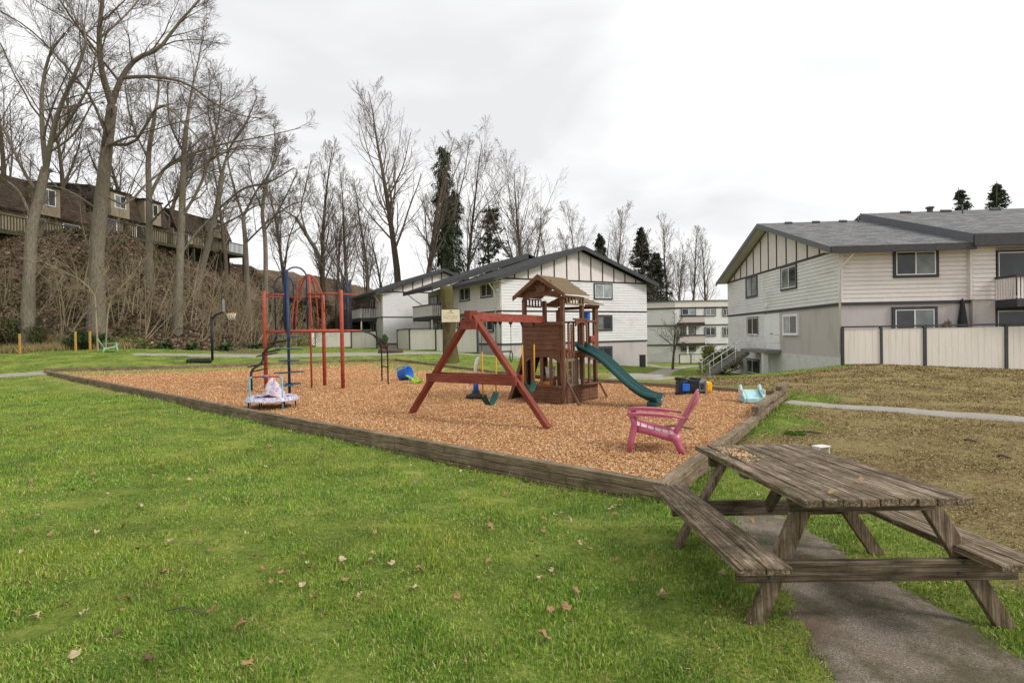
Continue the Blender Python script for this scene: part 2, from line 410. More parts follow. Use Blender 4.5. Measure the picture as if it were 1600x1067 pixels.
def tps_fit(C, lam=.02):
    n = len(C); X = C[:, :2]; d = np.hypot(X[:, None, 0]-X[None, :, 0], X[:, None, 1]-X[None, :, 1])/10
    K = np.where(d > 0, d*d*np.log(d+1e-9), 0)+lam*np.eye(n)
    P = np.c_[np.ones(n), X/10]; A = np.zeros((n+3, n+3)); A[:n, :n] = K; A[:n, n:] = P; A[n:, :n] = P.T
    return np.linalg.solve(A, np.r_[C[:, 2], 0, 0, 0])
TW = tps_fit(C3)
def base_z(x, y):
    x = np.clip(np.asarray(x, float), -45, 45); y = np.clip(np.asarray(y, float), -5, 90); sh = x.shape
    x = x.ravel(); y = y.ravel(); out = np.zeros(x.size)
    for i in range(0, x.size, 20000):
        xs, ys = x[i:i+20000], y[i:i+20000]
        d = np.hypot(xs[:, None]-C3[None, :, 0], ys[:, None]-C3[None, :, 1])/10
        out[i:i+20000] = (d*d*np.log(d+1e-9))@TW[:-3]+TW[-3]+TW[-2]*xs/10+TW[-1]*ys/10
    return out.reshape(sh)
TOE = np.array([(-75, -5), (-40, 17), (-33, 25), (-27, 29.5), (-22, 31.5), (-18, 34.5), (-17.5, 42), (-20.8, 52), (-21.5, 60), (-19, 68), (-13, 80), (-10, 110), (-10, 300)])
def hill_s(x, y):
    x = np.asarray(x, float); y = np.asarray(y, float); best = np.full(x.shape, 1e9); sg = np.ones(x.shape)
    for i in range(len(TOE)-1):
        d, cr_ = seg_dist(x, y, TOE[i], TOE[i+1]); m = d < best
        best = np.where(m, d, best); sg = np.where(m, np.sign(cr_), sg)
    return best*sg           # > 0 uphill (left of the toe line)
def smooth(t): t = np.clip(t, 0, 1); return t*t*(3-2*t)
def bumps(x, y, s=1.0):
    return (np.sin(x*1.3*s+.7)*np.cos(y*1.1*s-.3)+.6*np.sin(x*2.7*s+y*1.9*s)+.4*np.sin(y*4.1*s-x*3.3*s+1))/2
def tz(x, y):
    x = np.asarray(x, float); y = np.asarray(y, float)
    s = hill_s(x, y); k = smooth(s/3)
    H = (9.3-1.3*smooth((47-y)/8))*np.clip((y-5)/20, .6, 1)*np.clip((-4-x)/6, 0, 1)
    z = base_z(x, y)+H*(.45*np.clip(s/13, 0, 1)+.55*smooth(s/13))+k*.35*bumps(x, y, .6)+.02*bumps(x, y, 2.1)
    return z
def axis(lo, hi, fine, a, b, mid, far):
    v = list(np.arange(a, b, fine)); x = a
    left = []; st = mid
    while x > lo: x -= st; left.append(x); st = mid if x > -48 else st*1.35
    x = b; right = []; st = mid
    while x < hi: x += st; right.append(x); st = mid if x < 95 else st*1.35
    return np.array(left[::-1]+v+right)
gx = axis(-900, 900, .22, -23, 9.5, .8, 0); gy = axis(-60, 1500, .22, 4.5, 33, .8, 0)
GX, GY = np.meshgrid(gx, gy)
GZ = tz(GX, GY)
ins = inpoly(GX, GY); GZ = np.where(ins, GZ-.6, GZ)
GZ = np.where(np.hypot(GX, GY-20) > 220, GZ-0.02*(np.hypot(GX, GY-20)-220)*0, GZ)
nx, ny = len(gx), len(gy)
idx = np.arange(nx*ny).reshape(ny, nx)
F = np.stack([idx[:-1, :-1], idx[:-1, 1:], idx[1:, 1:], idx[1:, :-1]], -1).reshape(-1, 4)
def fbm(x, y, s=1.0, seed=0):
    r = np.random.default_rng(seed+100); o = 0; a = 1; t = 0
    for k in range(5):
        an = r.uniform(0, 6.28, 3); ph = r.uniform(0, 6.28, 3)
        for j in range(3): o = o+a*np.sin((x*np.cos(an[j])+y*np.sin(an[j]))*s*1.9**k+ph[j]+1.3*np.sin((x*np.sin(an[j])-y*np.cos(an[j]))*s*1.3**k))
        t += a*1.7; a *= .62
    return o/t
def zone_brown(x, y):
    """bare thatchy turf on the right"""
    x = np.asarray(x, float); y = np.asarray(y, float)
    v = (x-2.75-.12*(y-3))/1.3
    v = np.where(y > 5.5, np.minimum(v, (x-(1.75+(y-6.17)*.66))/1.2), v)
    v = v+.6*fbm(x, y, .8, 3)
    xb = 7.2-(y-14.5)*.8+.3; v = np.where((y > 14.3) & (y < 24), (x-xb)/1.2+.4*fbm(x, y, .8, 3), v)
    pathd = np.abs(y-(13.6-.37*(x-7.2))); v = v-.9*np.exp(-(pathd/.9)**2)
    lowg = smooth((y-20.5-.25*x)/2)*(x < 12.6+.1*y); v = v-1.8*lowg
    v = v-.55*np.clip(fbm(x, y, 1.6, 51)+.1, 0, 1); return np.clip(v, 0, 1)*np.clip((x-1)/2, 0, 1)
def zone_litter(x, y):
    s = hill_s(x, y); e_ = 2.6*np.exp(-((np.asarray(x)+15.5)/2.6)**2-((np.asarray(y)-34.3)/2.2)**2); return np.clip((s+.6-1.8*smooth((-19-np.asarray(x))/3)+e_*1.6+.8*fbm(x, y, .7, 5))/1.4, 0, 1)
zb = zone_brown(GX, GY); zl = zone_litter(GX, GY)
zdry = np.clip(1.2-polydist(GX, GY)/.8, 0, 1)*(GY > 15)
attr = np.stack([zb, zl, zdry], -1).reshape(-1, 3)
m, nt, bs = newmat('ground_cover'); co = objco(nt)
a = nt.nodes.new('ShaderNodeAttribute'); a.attribute_name = 'Col'
sp = nt.nodes.new('ShaderNodeSeparateColor'); nt.links.new(a.outputs['Color'], sp.inputs[0])
g1 = noise_node(nt, co, 1.1, 7, .7); g2 = noise_node(nt, co, 26, 5, .8)
gm = mathn(nt, 'ADD', mathn(nt, 'MULTIPLY', g1, .55), mathn(nt, 'MULTIPLY', g2, .45))
cg = ramp(nt, gm, [(.38, srgb('44542a')), (.5, srgb('6f8036')), (.6, srgb('999c50'))])
b1 = noise_node(nt, co, .9, 7, .75); b2 = noise_node(nt, co, 14, 9, .85, (1, 1.8, 1))
bm = mathn(nt, 'ADD', mathn(nt, 'MULTIPLY', b1, .4), mathn(nt, 'MULTIPLY', b2, .6))
cb = ramp(nt, bm, [(.39, srgb('483a27')), (.46, srgb('89764f')), (.53, srgb('a8976c')), (.585, srgb('949150')), (.66, srgb('74833a'))])
l1 = noise_node(nt, co, 2.2, 8, .8); cl = ramp(nt, l1, [(.35, srgb('43382b')), (.5, srgb('685747')), (.6, srgb('877562')), (.68, srgb('5c6034'))])
j = noise_node(nt, co, 5, 6, .8); jj = mathn(nt, 'MULTIPLY', mathn(nt, 'SUBTRACT', j, .5), 1.6)
fb = ramp(nt, mathn(nt, 'ADD', sp.outputs[0], jj), [(.3, (0,)*3), (.65, (1,)*3)])
fl = ramp(nt, mathn(nt, 'ADD', sp.outputs[1], jj), [(.35, (0,)*3), (.6, (1,)*3)])
c = mix(nt, mathn(nt, 'MULTIPLY', sp.outputs[2], .6), cg, srgb('a5985f')); c = mix(nt, fb, c, cb); c = mix(nt, fl, c, cl)
nt.links.new(c, bs.inputs['Base Color']); bs.inputs['Roughness'].default_value = .95; bs.inputs['Specular IOR Level'].default_value = .1
hh = mathn(nt, 'ADD', mathn(nt, 'MULTIPLY', g2, .5), mathn(nt, 'MULTIPLY', b2, mathn(nt, 'ADD', fb, .3)))
bump(nt, bs, hh, .9, .05)
ground = np_mesh('ground', np.stack([GX, GY, GZ], -1).reshape(-1, 3), F, m, smooth=True, attr=attr); tag(ground, kind='structure')

# ------------------------------------------------------------------ paths
def ribbon(name, pts, widths, mat, dz=.03, n=60, jit=.04):
    pts = np.array(pts, float); t = np.linspace(0, len(pts)-1, n)
    # catmull-like smoothing through interpolation of x,y,width
    def ip(v):
        k = np.arange(len(v)); o = np.interp(t, k, v)
        for _ in range(int(n/len(v)/1.5)): o[1:-1] = (o[:-2]+o[2:]+2*o[1:-1])/4
        return o
    x, y, wd = ip(pts[:, 0]), ip(pts[:, 1]), ip(np.array(widths, float))
    tx, ty = np.gradient(x), np.gradient(y); l = np.hypot(tx, ty); nxv, nyv = -ty/l, tx/l
    K = 7; rows = []; r = np.random.default_rng(len(name)+n)
    for k in range(K):
        u = (k/(K-1)-.5); j_ = (r.normal(0, jit, n) if k in (0, K-1) else 0)
        X = x+nxv*(u*wd+j_); Y = y+nyv*(u*wd+j_)
        Z = tz(X, Y)+dz*(1 if 0 < k < K-1 else -1.2); rows.append(np.stack([X, Y, Z], -1))
    V = np.stack(rows, 1).reshape(-1, 3); id2 = np.arange(n*K).reshape(n, K)
    Fq = np.stack([id2[:-1, :-1], id2[1:, :-1], id2[1:, 1:], id2[:-1, 1:]], -1).reshape(-1, 4)
    o = np_mesh(name, V, Fq[:, ::-1], mat, smooth=True); tag(o, kind='structure'); return o
def masphalt():
    m, nt, bs = newmat('worn_asphalt'); co = objco(nt)
    f = noise_node(nt, co, 120, 5, .85); c = ramp(nt, f, [(.36, srgb('50483f')), (.5, srgb('7b7064')), (.62, srgb('b5a99b'))])
    g = noise_node(nt, co, 2.3, 8, .75); c = mix(nt, mathn(nt, 'MULTIPLY', ramp(nt, g, [(.44, (0,)*3), (.58, (1,)*3)]), .75), c, srgb('514d33'))
    g2 = noise_node(nt, co, 1.0, 5, .6); c = mix(nt, mathn(nt, 'MULTIPLY', ramp(nt, g2, [(.55, (0,)*3), (.7, (1,)*3)]), .5), c, srgb('7c6455'))
    nt.links.new(c, bs.inputs['Base Color']); bs.inputs['Roughness'].default_value = .95; bs.inputs['Specular IOR Level'].default_value = .15
    bump(nt, bs, f, .8, .008); return m
M['asphalt'] = masphalt()
M['pathmat'] = mnoise('path_asphalt', srgb('8e8880'), srgb('a69f97'), 30, .95, .3, dirt=srgb('7d755c'), dirt_scale=1.3, dirt_amt=.5)
PATHS = [('asphalt_pad', [(2.5, 6.0), (2.32, 5.2), (2.2, 4.2), (2.08, 3.2), (2.0, 2.6), (2.1, 1.6), (2.5, -.5)], [.25, .7, .9, 1.2, 1.35, 1.45, 1.6])]
def pathpx(pp, zdef=None): return [tuple(onground(x, y)[:2]) for x, y in pp]
ribbon(PATHS[0][0], PATHS[0][1], PATHS[0][2], M['asphalt'], .016, 90, .055)
rp = pathpx([(1232, 628), (1400, 641), (1600, 657), (1760, 672)])
ribbon('footpath', rp, [.75, .7, .7, .7], M['pathmat'], .03, 60, .02)
lp = pathpx([(90, 582), (30, 586), (-40, 590), (-150, 597)])
ribbon('footpath', lp, [1.1, 1.1, 1.1, 1.1], M['pathmat'], .03)
ribbon('footpath', [(-19, 28.2), (-15.5, 31.4), (-11, 33.2), (-6, 33.8), (-2, 36), (4, 42), (8, 52)], [.5, 2.2, 3.0, 2.6, 1.6, 1.2, 1.2], M['pathmat'], .03, 80)
fp = pathpx([(900, 612), (985, 594), (1035, 580), (1068, 573), (1112, 570), (1180, 569)])
ribbon('footpath', [(5.4, 21.5)]+fp[1:], [2.2, 2.2, 1.7, 1.3, 1.2, 1.2], M['pathmat'], .03, 60)
fp2 = pathpx([(1062, 574), (1030, 574), (1008, 569), (990, 566)])
ribbon('footpath', fp2, [1.2, 1.3, 1.2, 1.2], M['pathmat'], .035, 40)

# ------------------------------------------------------------------ chip bed
bx = np.arange(-23, 9, .18); by = np.arange(5, 33, .18); BX, BY = np.meshgrid(bx, by)
BZ = zc(BX, BY)+.02*fbm(BX, BY, 1.6, 9)-.005
for (cx_, cy_, dd) in ((2.95, 12.5, .05), (-.9, 11.3, .03), (.9, 12.2, .03)): BZ -= dd*np.exp(-((BX-cx_)**2+(BY-cy_)**2)/.25)
dd_ = polydist(BX, BY); keep = inpoly(BX, BY) | (dd_ < .06)
# snap: keep quads with all corners inside or close; push outside corners back to the line
id3 = np.arange(BX.size).reshape(BX.shape)
Fq = np.stack([id3[:-1, :-1], id3[:-1, 1:], id3[1:, 1:], id3[1:, :-1]], -1).reshape(-1, 4)
insf = inpoly(BX, BY).ravel(); Fq = Fq[insf[Fq].any(1)]
VX, VY = BX.ravel().copy(), BY.ravel().copy()
for i in np.unique(Fq):
    if not insf[i]:
        best = (1e9, None)
        for k in range(len(POLY)):
            a_, b_ = POLY[k], POLY[(k+1) % len(POLY)]; d_ = b_-a_; t_ = np.clip(((VX[i]-a_[0])*d_[0]+(VY[i]-a_[1])*d_[1])/(d_@d_), 0, 1)
            q = a_+d_*t_; D = np.hypot(VX[i]-q[0], VY[i]-q[1])
            if D < best[0]: best = (D, q)
        VX[i], VY[i] = best[1]
def fardry(x, y):
    dfar = np.full(np.shape(x), 1e9)
    for i_ in range(1, 5): dfar = np.minimum(dfar, seg_dist(x, y, POLY[i_], POLY[i_+1])[0])
    w_ = 2.7+.9*fbm(x, y, .6, 2)+.5*fbm(x, y, 2.0, 4); return np.clip((w_-dfar)/1.0, 0, 1)*(np.asarray(x) < 1.5)
far_dry = fardry(VX, VY)
used, inv = np.unique(Fq, return_inverse=True)
m, nt, bs = newmat('wood_chip_bed'); co = objco(nt)
f = noise_node(nt, co, 38, 8, .85); f2 = noise_node(nt, co, 1.6, 6, .7); f3 = noise_node(nt, co, 110, 4, .8, (1, 2.5, 1))
cm = ramp(nt, mathn(nt, 'ADD', mathn(nt, 'MULTIPLY', f, .5), mathn(nt, 'MULTIPLY', f3, .5)), [(.36, srgb('7d5034')), (.45, srgb('bf8558')), (.56, srgb('dfaa7c')), (.68, srgb('f2d0aa'))])
cm = mix(nt, 1.0, cm, ramp(nt, f2, [(.3, (.78, .74, .72)), (.7, (1, 1, 1))]), 'MULTIPLY')
a = nt.nodes.new('ShaderNodeAttribute'); a.attribute_name = 'Col'
sp = nt.nodes.new('ShaderNodeSeparateColor'); nt.links.new(a.outputs['Color'], sp.inputs[0])
dr = ramp(nt, mathn(nt, 'ADD', sp.outputs[0], mathn(nt, 'MULTIPLY', mathn(nt, 'SUBTRACT', f2, .5), 1.2)), [(.2, (0,)*3), (.6, (1,)*3)])
cd = ramp(nt, f, [(.38, srgb('6e6a34')), (.5, srgb('a39a5c')), (.62, srgb('c4b785'))])
nt.links.new(mix(nt, dr, cm, cd), bs.inputs['Base Color']); bs.inputs['Roughness'].default_value = .9; bs.inputs['Specular IOR Level'].default_value = .15
bump(nt, bs, mathn(nt, 'ADD', f, f3), 1.0, .03)
tag(np_mesh('wood_chip_bed', np.stack([VX, VY, BZ.ravel()], -1)[used], inv.reshape(-1, 4), m, smooth=True, attr=np.repeat(far_dry[used][:, None], 3, 1)), kind='structure')

# loose chips (near part of the bed)
def quads(P, a, u, v):
    """quads centred P with half-vectors u,v"""
    V = np.stack([P-u-v, P+u-v, P+u+v, P-u+v], 1).reshape(-1, 3); n = len(P)
    return V, np.arange(4*n).reshape(n, 4)
def frame(n, tilt, r):
    az = r.uniform(0, 2*np.pi, n); t1 = r.normal(0, tilt, n); t2 = r.normal(0, tilt, n)
    u = np.stack([np.cos(az)*np.cos(t1), np.sin(az)*np.cos(t1), np.sin(t1)], -1)
    v = np.stack([-np.sin(az)*np.cos(t2), np.cos(az)*np.cos(t2), np.sin(t2)], -1); return u, v
r = np.random.default_rng(3)
n = 520000
Y = 5.5+22*r.random(n)**1.9; X = Y*r.uniform(-.9, .55, n)
k = inpoly(X, Y) & (r.random(n) > .88*fardry(X, Y)); X, Y = X[k], Y[k]; n = len(X)
u, v = frame(n, .42, r)
sc_ = (.55+.035*Y)
ln = r.uniform(.006, .022, n)*sc_; wd = r.uniform(.003, .007, n)*sc_
P = np.stack([X, Y, zc(X, Y)+.02*fbm(X, Y, 1.6, 9)+.004+r.random(n)*.012], -1)
V, Fq = quads(P, None, u*ln[:, None], v*wd[:, None])
pal = np.array([srgb(c) for c in ('e0aa70', 'ecc490', 'f5dab0', 'fae9cc', 'cc9058', '946639', 'e6b47c', 'efc898', 'dcb184')])
pal_c = pal
cc = pal[r.choice(len(pal), n, p=[.16, .18, .12, .05, .14, .08, .14, .08, .05])]*r.uniform(.8, 1.1, (n, 1))
tag(np_mesh('loose_wood_chips', V, Fq, M['chip'], attr=np.repeat(cc, 4, 0)), 'orange brown bark chips scattered over the play area', 'wood chips', kind='stuff')

# ------------------------------------------------------------------ timber edging
EDGE = []
def edging(i, j, label, courses=3, tlen=2.4, h=.1, wdt=.13, top=.07, extra=None, seed=0):
    a, b = BP[i], BP[j]; d = Vector((b.x-a.x, b.y-a.y, 0)); Ln = d.length; rz = math.atan2(d.y, d.x)
    root = empty('timber_edging', (a.x, a.y, 0), rz, label, 'edging', 'timber edging round the play area')
    rr = random.Random(seed); dn = d.normalized()
    for c in range(courses):
        x = -.06 if c % 2 == 0 else -.06-.0
        first = True
        while x < Ln+.05:
            l = tlen*(rr.uniform(.85, 1.1)); 
            if first: l *= (1 if c % 2 == 0 else .5)
            first = False
            x1 = min(x+l, Ln+.06)
            if x1-x < .15: break
            def zt(xx): q = a+dn*xx; return float(zc(q.x, q.y))+top-(c*(h+.003))
            z0, z1 = zt(x)-h/2, zt(x1)-h/2
            off = rr.uniform(-.008, .008)+c*.004
            mb = MB(); mb.bar((x+.004, off, z0), (x1-.004, off, z1), wdt, h-.002)
            mb.build('timber', M['timber'], root, bevel=.009)
            x = x1
        if False: pass
    return root
E1 = edging(0, 1, 'long mossy timber wall between the green lawn and the wood chips', 3, 3.0, .11, .14, .06, seed=1)
E2 = edging(7, 0, 'stepped timber wall running from the picnic table to the far right corner of the chips', 3, 2.2, .11, .14, .06, seed=2)
# a raised extra course at its far end
rr = random.Random(4)
p7, p0 = BP[7], BP[0]; LnE = (Vector((p0.x-p7.x, p0.y-p7.y, 0))).length
for (x0, x1) in ((-.05, 2.2), (2.2, 4.1)):
    mb = MB(); mb.bar((x0+.004, 0, .06+.06+.055+.045), (x1-.004, 0, .02+.06+.055+.045), .13, .11); mb.build('timber', M['timber'], E2, bevel=.009)
mb = MB(); mb.bar((-.2, 0, .33), (1.0, 0, .31), .13, .1); mb.build('timber', M['timber'], E2, bevel=.009)
edging(6, 7, 'dark low timber edging at the far right side of the chips, behind the toys', 2, 2.4, .12, .12, .1, seed=3)
edging(5, 6, 'low timber edging behind the brown playhouse', 2, 2.4, .12, .12, .1, seed=5)
edging(4, 5, 'low timber edging in front of the tree stump', 2, 2.4, .12, .12, .12, seed=6)
edging(3, 4, 'grey timber edging along the far asphalt path, behind the arched ladder', 2, 3, .13, .14, .14, seed=7)
edging(2, 3, 'grey timber edging beside the basketball hoop base', 2, 3, .13, .14, .14, seed=8)
edging(1, 2, 'dark split timber edging at the far left below the green chair', 2, 2.6, .13, .14, .16, seed=9)

# ------------------------------------------------------------------ grass
def ribbon_mask(X, Y):
    m_ = np.zeros(X.shape, bool); P_ = np.array(PATHS[0][1]); W_ = PATHS[0][2]
    for i in range(len(P_)-1):
        d_, _ = seg_dist(X, Y, P_[i], P_[i+1]); m_ |= d_ < (W_[i]+W_[i+1])/4-.2+.07*fbm(X, Y, 5, 1)
    for pth in (rp, lp):
        for i in range(len(pth)-1): m_ |= seg_dist(X, Y, pth[i], pth[i+1])[0] < .36
    return m_
r = np.random.default_rng(5)
def blades(n, ymin, ymax, pw, name, hmul=1.0):
    Y = ymin+(ymax-ymin)*r.random(n)**pw; X = Y*r.uniform(-1.0, 1.0, n)*.98
    k = ~inpoly(X, Y) & (polydist(X, Y) > .09) & ~ribbon_mask(X, Y) & (hill_s(X, Y) < .5+1.6*smooth((-19-X)/3))
    X, Y = X[k], Y[k]
    zb = np.clip(zone_brown(X, Y)+.25*fbm(X, Y, 4, 8), 0, 1)
    k = r.random(len(X)) > .8*zb; X, Y, zb = X[k], Y[k], zb[k]; n = len(X)
    cl = fbm(X, Y, 1.3, 4); cl2 = fbm(X, Y, 7, 6)
    D = np.hypot(X, Y); f = .75+.14*D
    h = r.uniform(.012, .035, n)*(1+.55*cl2+.45*cl)*np.clip(f, 0, 2.4)**.35*hmul*(1-.5*zb)
    pd_ = polydist(X, Y); h = h*(1+.9*np.exp(-(pd_/.12)**2))
    w_ = r.uniform(.0012, .0026, n)*f
    az = r.uniform(0, 2*np.pi, n); lean = np.abs(r.normal(.55, .35, n)); flat = r.random(n) < (.15+.5*zb); lean = np.where(flat, lean+.9, lean)
    dx, dy = np.cos(az), np.sin(az)
    base = np.stack([X, Y, tz(X, Y)-.004], -1)
    wa = r.uniform(0, 2*np.pi, n); side = np.stack([np.cos(wa), np.sin(wa), 0*wa], -1)*w_[:, None]
    mid = base+np.stack([dx*np.sin(lean*.5), dy*np.sin(lean*.5), np.cos(lean*.5)], -1)*(h*.55)[:, None]
    tip = mid+np.stack([dx*np.sin(lean*1.3), dy*np.sin(lean*1.3), np.abs(np.cos(lean*1.3))], -1)*(h*.6)[:, None]
    V = np.stack([base-side, base+side, mid+side*.8, mid-side*.8, tip], 1).reshape(-1, 3)
    o5 = np.arange(n)[:, None]*5
    Ft = np.concatenate([o5+np.array([[0, 1, 2]]), o5+np.array([[0, 2, 3]]), o5+np.array([[3, 2, 4]])], 0)
    g = np.array([srgb(c) for c in ('5c812a', '729a31', '8aad3e', 'a4bb50', 'bcbf68', '4a7025', 'cdc290')])
    ci = r.choice(7, n, p=[.2, .26, .22, .12, .06, .1, .04]); c = g[ci]
    yel = np.clip(.5*fbm(X, Y, .9, 12)+.15+.35*fbm(X, Y, 3.2, 13), 0, 1)[:, None]
    c = c*(1-yel*.65)+np.array(srgb('aaa845'))*yel*.65
    dkp = np.clip(.9*fbm(X, Y, 1.7, 17)+.5*fbm(X, Y, 5.0, 19), 0, 1)[:, None]; c = c*(1-dkp*.6)+np.array(srgb('476a24'))*dkp*.6
    bb = zb[:, None]; br = np.array([srgb(q) for q in ('a08c62', 'b4a472', '846f4c', 'a19f5a')])[r.choice(4, n)]
    c = np.where(r.random((n, 1)) < bb*1.1, br, c)*r.uniform(.8, 1.15, (n, 1))
    tag(np_mesh(name, V, Ft, M['blade'], attr=np.repeat(c, 5, 0)), 'short green lawn grass growing thick around the play area', 'grass', kind='stuff')
blades(620000, 1.35, 16, 1.75, 'grass')
blades(230000, 14, 46, 1.25, 'grass', .9)
# thin yellow grass growing through the far strip of the chip bed
n = 60000; Y = 18+12*r.random(n); X = r.uniform(-21, 1.5, n); k = inpoly(X, Y) & (r.random(n) < fardry(X, Y)); X, Y = X[k], Y[k]; n = len(X)
az = r.uniform(0, 6.28, n); sd_ = np.stack([np.cos(az), np.sin(az), 0*az], -1)*.010; h = r.uniform(.02, .07, n); B0 = np.stack([X, Y, zc(X, Y)], -1); ln_ = r.normal(0, .6, (n, 2))
V = np.stack([B0-sd_, B0+sd_, B0+np.stack([ln_[:, 0]*h, ln_[:, 1]*h, h], -1)], 1).reshape(-1, 3); cc = np.array([srgb(q) for q in ('b0a55e', '8e9443', 'c6ba80', '77853a')])[r.choice(4, n)]
tag(np_mesh('sparse_grass', V, np.arange(3*n).reshape(n, 3), M['blade'], attr=np.repeat(cc, 3, 0)), 'thin yellow grass along the far strip of the play area', 'grass', kind='stuff')
# clods and dead thatch on the bare turf
n = 260000; Y = 2.6+24*r.random(n)**1.5; X = Y*r.uniform(.3, 1.0, n); k = (zone_brown(X, Y)+.3*r.normal(size=n) > .35) & (fbm(X, Y, 2.3, 21)+.5*r.normal(size=n) > -.1) & ~inpoly(X, Y) & ~ribbon_mask(X, Y); X, Y = X[k], Y[k]; n = len(X)
u, v = frame(n, .5, r); s_ = .32+.075*Y
P = np.stack([X, Y, tz(X, Y)+.004+r.random(n)*.012*s_], -1)
V, Fq = quads(P, None, u*(r.uniform(.005, .024, n)*s_)[:, None], v*(r.uniform(.0015, .005, n)*s_)[:, None])
pal = np.array([srgb(c) for c in ('6e583c', '9a8259', 'b9a576', 'cdbd92', '483825', '87863f')]); cc = pal[r.choice(6, n, p=[.24, .2, .16, .08, .22, .1])]
tag(np_mesh('dead_thatch', V, Fq, M['litter'], attr=np.repeat(cc, 4, 0)), 'brown dead thatch lying over the worn turf on the right', 'thatch', kind='stuff')
# leaf litter on the bank
n = 90000; Y = 20+48*r.random(n); X = -Y*r.uniform(.22, 1.0, n); s = hill_s(X, Y); k = (s > -.3) & (s < 16); X, Y = X[k], Y[k]; n = len(X)
u, v = frame(n, .6, r); P = np.stack([X, Y, tz(X, Y)+.02+.06*r.random(n)], -1)
V, Fq = quads(P, None, u*r.uniform(.04, .11, n)[:, None], v*r.uniform(.02, .07, n)[:, None])
pal = np.array([srgb(c) for c in ('5a4b3c', '7c6a58', '94836f', 'aa9a86', '42372b', '636a38', '525c30')])
pch = r.choice(7, n, p=[.2, .25, .17, .1, .16, .06, .06]); cc = pal[pch]*r.uniform(.75, 1.1, (n, 1))
tag(np_mesh('leaf_litter', V, Fq, M['litter'], attr=np.repeat(cc, 4, 0)), 'brown fallen leaves covering the wooded bank', 'leaf litter', kind='stuff')
# ------------------------------------------------------------------ buildings
class Bld:
    """local frame: 'front' faces are y = const looking along -y, 'side' faces x = const looking along -x"""
    def __init__(s, name, P0, dirx, label, cat='building', group=None):
        s.rz = math.atan2(dirx[1], dirx[0]); s.P0 = Vector((P0[0], P0[1], 0))
        s.root = empty(name, s.P0, s.rz, label, cat, group)
        s.X = Vector((math.cos(s.rz), math.sin(s.rz), 0)); s.Y = Vector((-math.sin(s.rz), math.cos(s.rz), 0))
    def world(s, x, y, z=0): return s.P0+s.X*x+s.Y*y+Vector((0, 0, z))
    def hit(s, px, py, face, off=0.0):
        v = ray(px, py); o = Vector((0, 0, CAMZ)); n = s.Y if face == 'front' else s.X; p = s.P0+n*off
        t = (p-o).dot(n)/v.dot(n); q = o+v*t; d = q-s.P0
        return (d.dot(s.X) if face == 'front' else d.dot(s.Y)), q.z
def PT(face, off, u, z, out=0.0):
    return Vector((u, off-out, z)) if face == 'front' else Vector((off-out, u, z))
def fbox(mb, face, off, u0, u1, z0, z1, o0, o1):
    if face == 'front': mb.bb(u0, u1, off-o1, off-o0, z0, z1)
    else: mb.bb(off-o1, off-o0, u0, u1, z0, z1)
    return mb
def lap(mb, face, off, u0, u1, z0, z1, row=.2, out=.022):
    n = max(1, round((z1-z0)/row)); h = (z1-z0)/n
    for i in range(n):
        a, b = z0+i*h, z0+(i+1)*h
        g_ = .03 if h > .13 else h*.25
        P_ = [(a, .004), (a, out+.034), (b-g_, out+.02), (b-g_, .004), (b, .004)]
        q = [PT(face, off, u, z, o_) for z, o_ in P_ for u in (u0, u1)]
        fs = [(2*k, 2*k+1, 2*k+3, 2*k+2) for k in range(4)]
        mb.add(q, fs if face == 'front' else [tuple(reversed(f)) for f in fs])
    return mb
def window(b, face, off, u0, u1, z0, z1, trim='trim', tw=.09, split=True, gl=('glass', 'glass'), sash=True, frame_m='white', name='window'):
    if u0 > u1: u0, u1 = u1, u0
    mb = MB()
    fbox(mb, face, off, u0-tw, u1+tw, z1, z1+tw, 0, .11); fbox(mb, face, off, u0-tw, u1+tw, z0-tw, z0, 0, .12)
    fbox(mb, face, off, u0-tw, u0, z0, z1, 0, .108); fbox(mb, face, off, u1, u1+tw, z0, z1, 0, .108)
    w_ = mb.build(name, M[trim], b.root)
    mf = MB(); t = .05
    fbox(mf, face, off, u0, u1, z1-t, z1, 0, .095); fbox(mf, face, off, u0, u1, z0, z0+t, 0, .095)
    fbox(mf, face, off, u0, u0+t, z0+t, z1-t, 0, .093); fbox(mf, face, off, u1-t, u1, z0+t, z1-t, 0, .093)
    um = (u0+u1)/2
    if split: fbox(mf, face, off, um-t/2, um+t/2, z0+t, z1-t, 0, .093)
    mf.build('frame', M[frame_m], w_)
    if split:
        fbox(MB(), face, off, u0+t, um-t/2, z0+t, z1-t, 0, .07).build('pane', M[gl[0]], w_)
        fbox(MB(), face, off, um+t/2, u1-t, z0+t, z1-t, 0, .07).build('pane', M[gl[1]], w_)
    else: fbox(MB(), face, off, u0+t, u1-t, z0+t, z1-t, 0, .07).build('pane', M[gl[0]], w_)
    return w_
def pwin(b, face, off, x0, y0, x1, y1, **k):
    um = (x0+x1)/2; ua, _ = b.hit(x0, (y0+y1)/2, face, off); ub, _ = b.hit(x1, (y0+y1)/2, face, off)
    _, za = b.hit(um, y1, face, off); _, zb_ = b.hit(um, y0, face, off); tw = k.get('tw', .09)
    if ua > ub: ua, ub = ub, ua
    return window(b, face, off, ua+tw, ub-tw, za+tw, zb_-tw, **k)
def roofslab(mb, pts, th=.16):
    """pts: 4 corners eave0, eave1, ridge1, ridge0 (local), thickness downward"""
    return mb.prism(pts, (0, 0, -th))
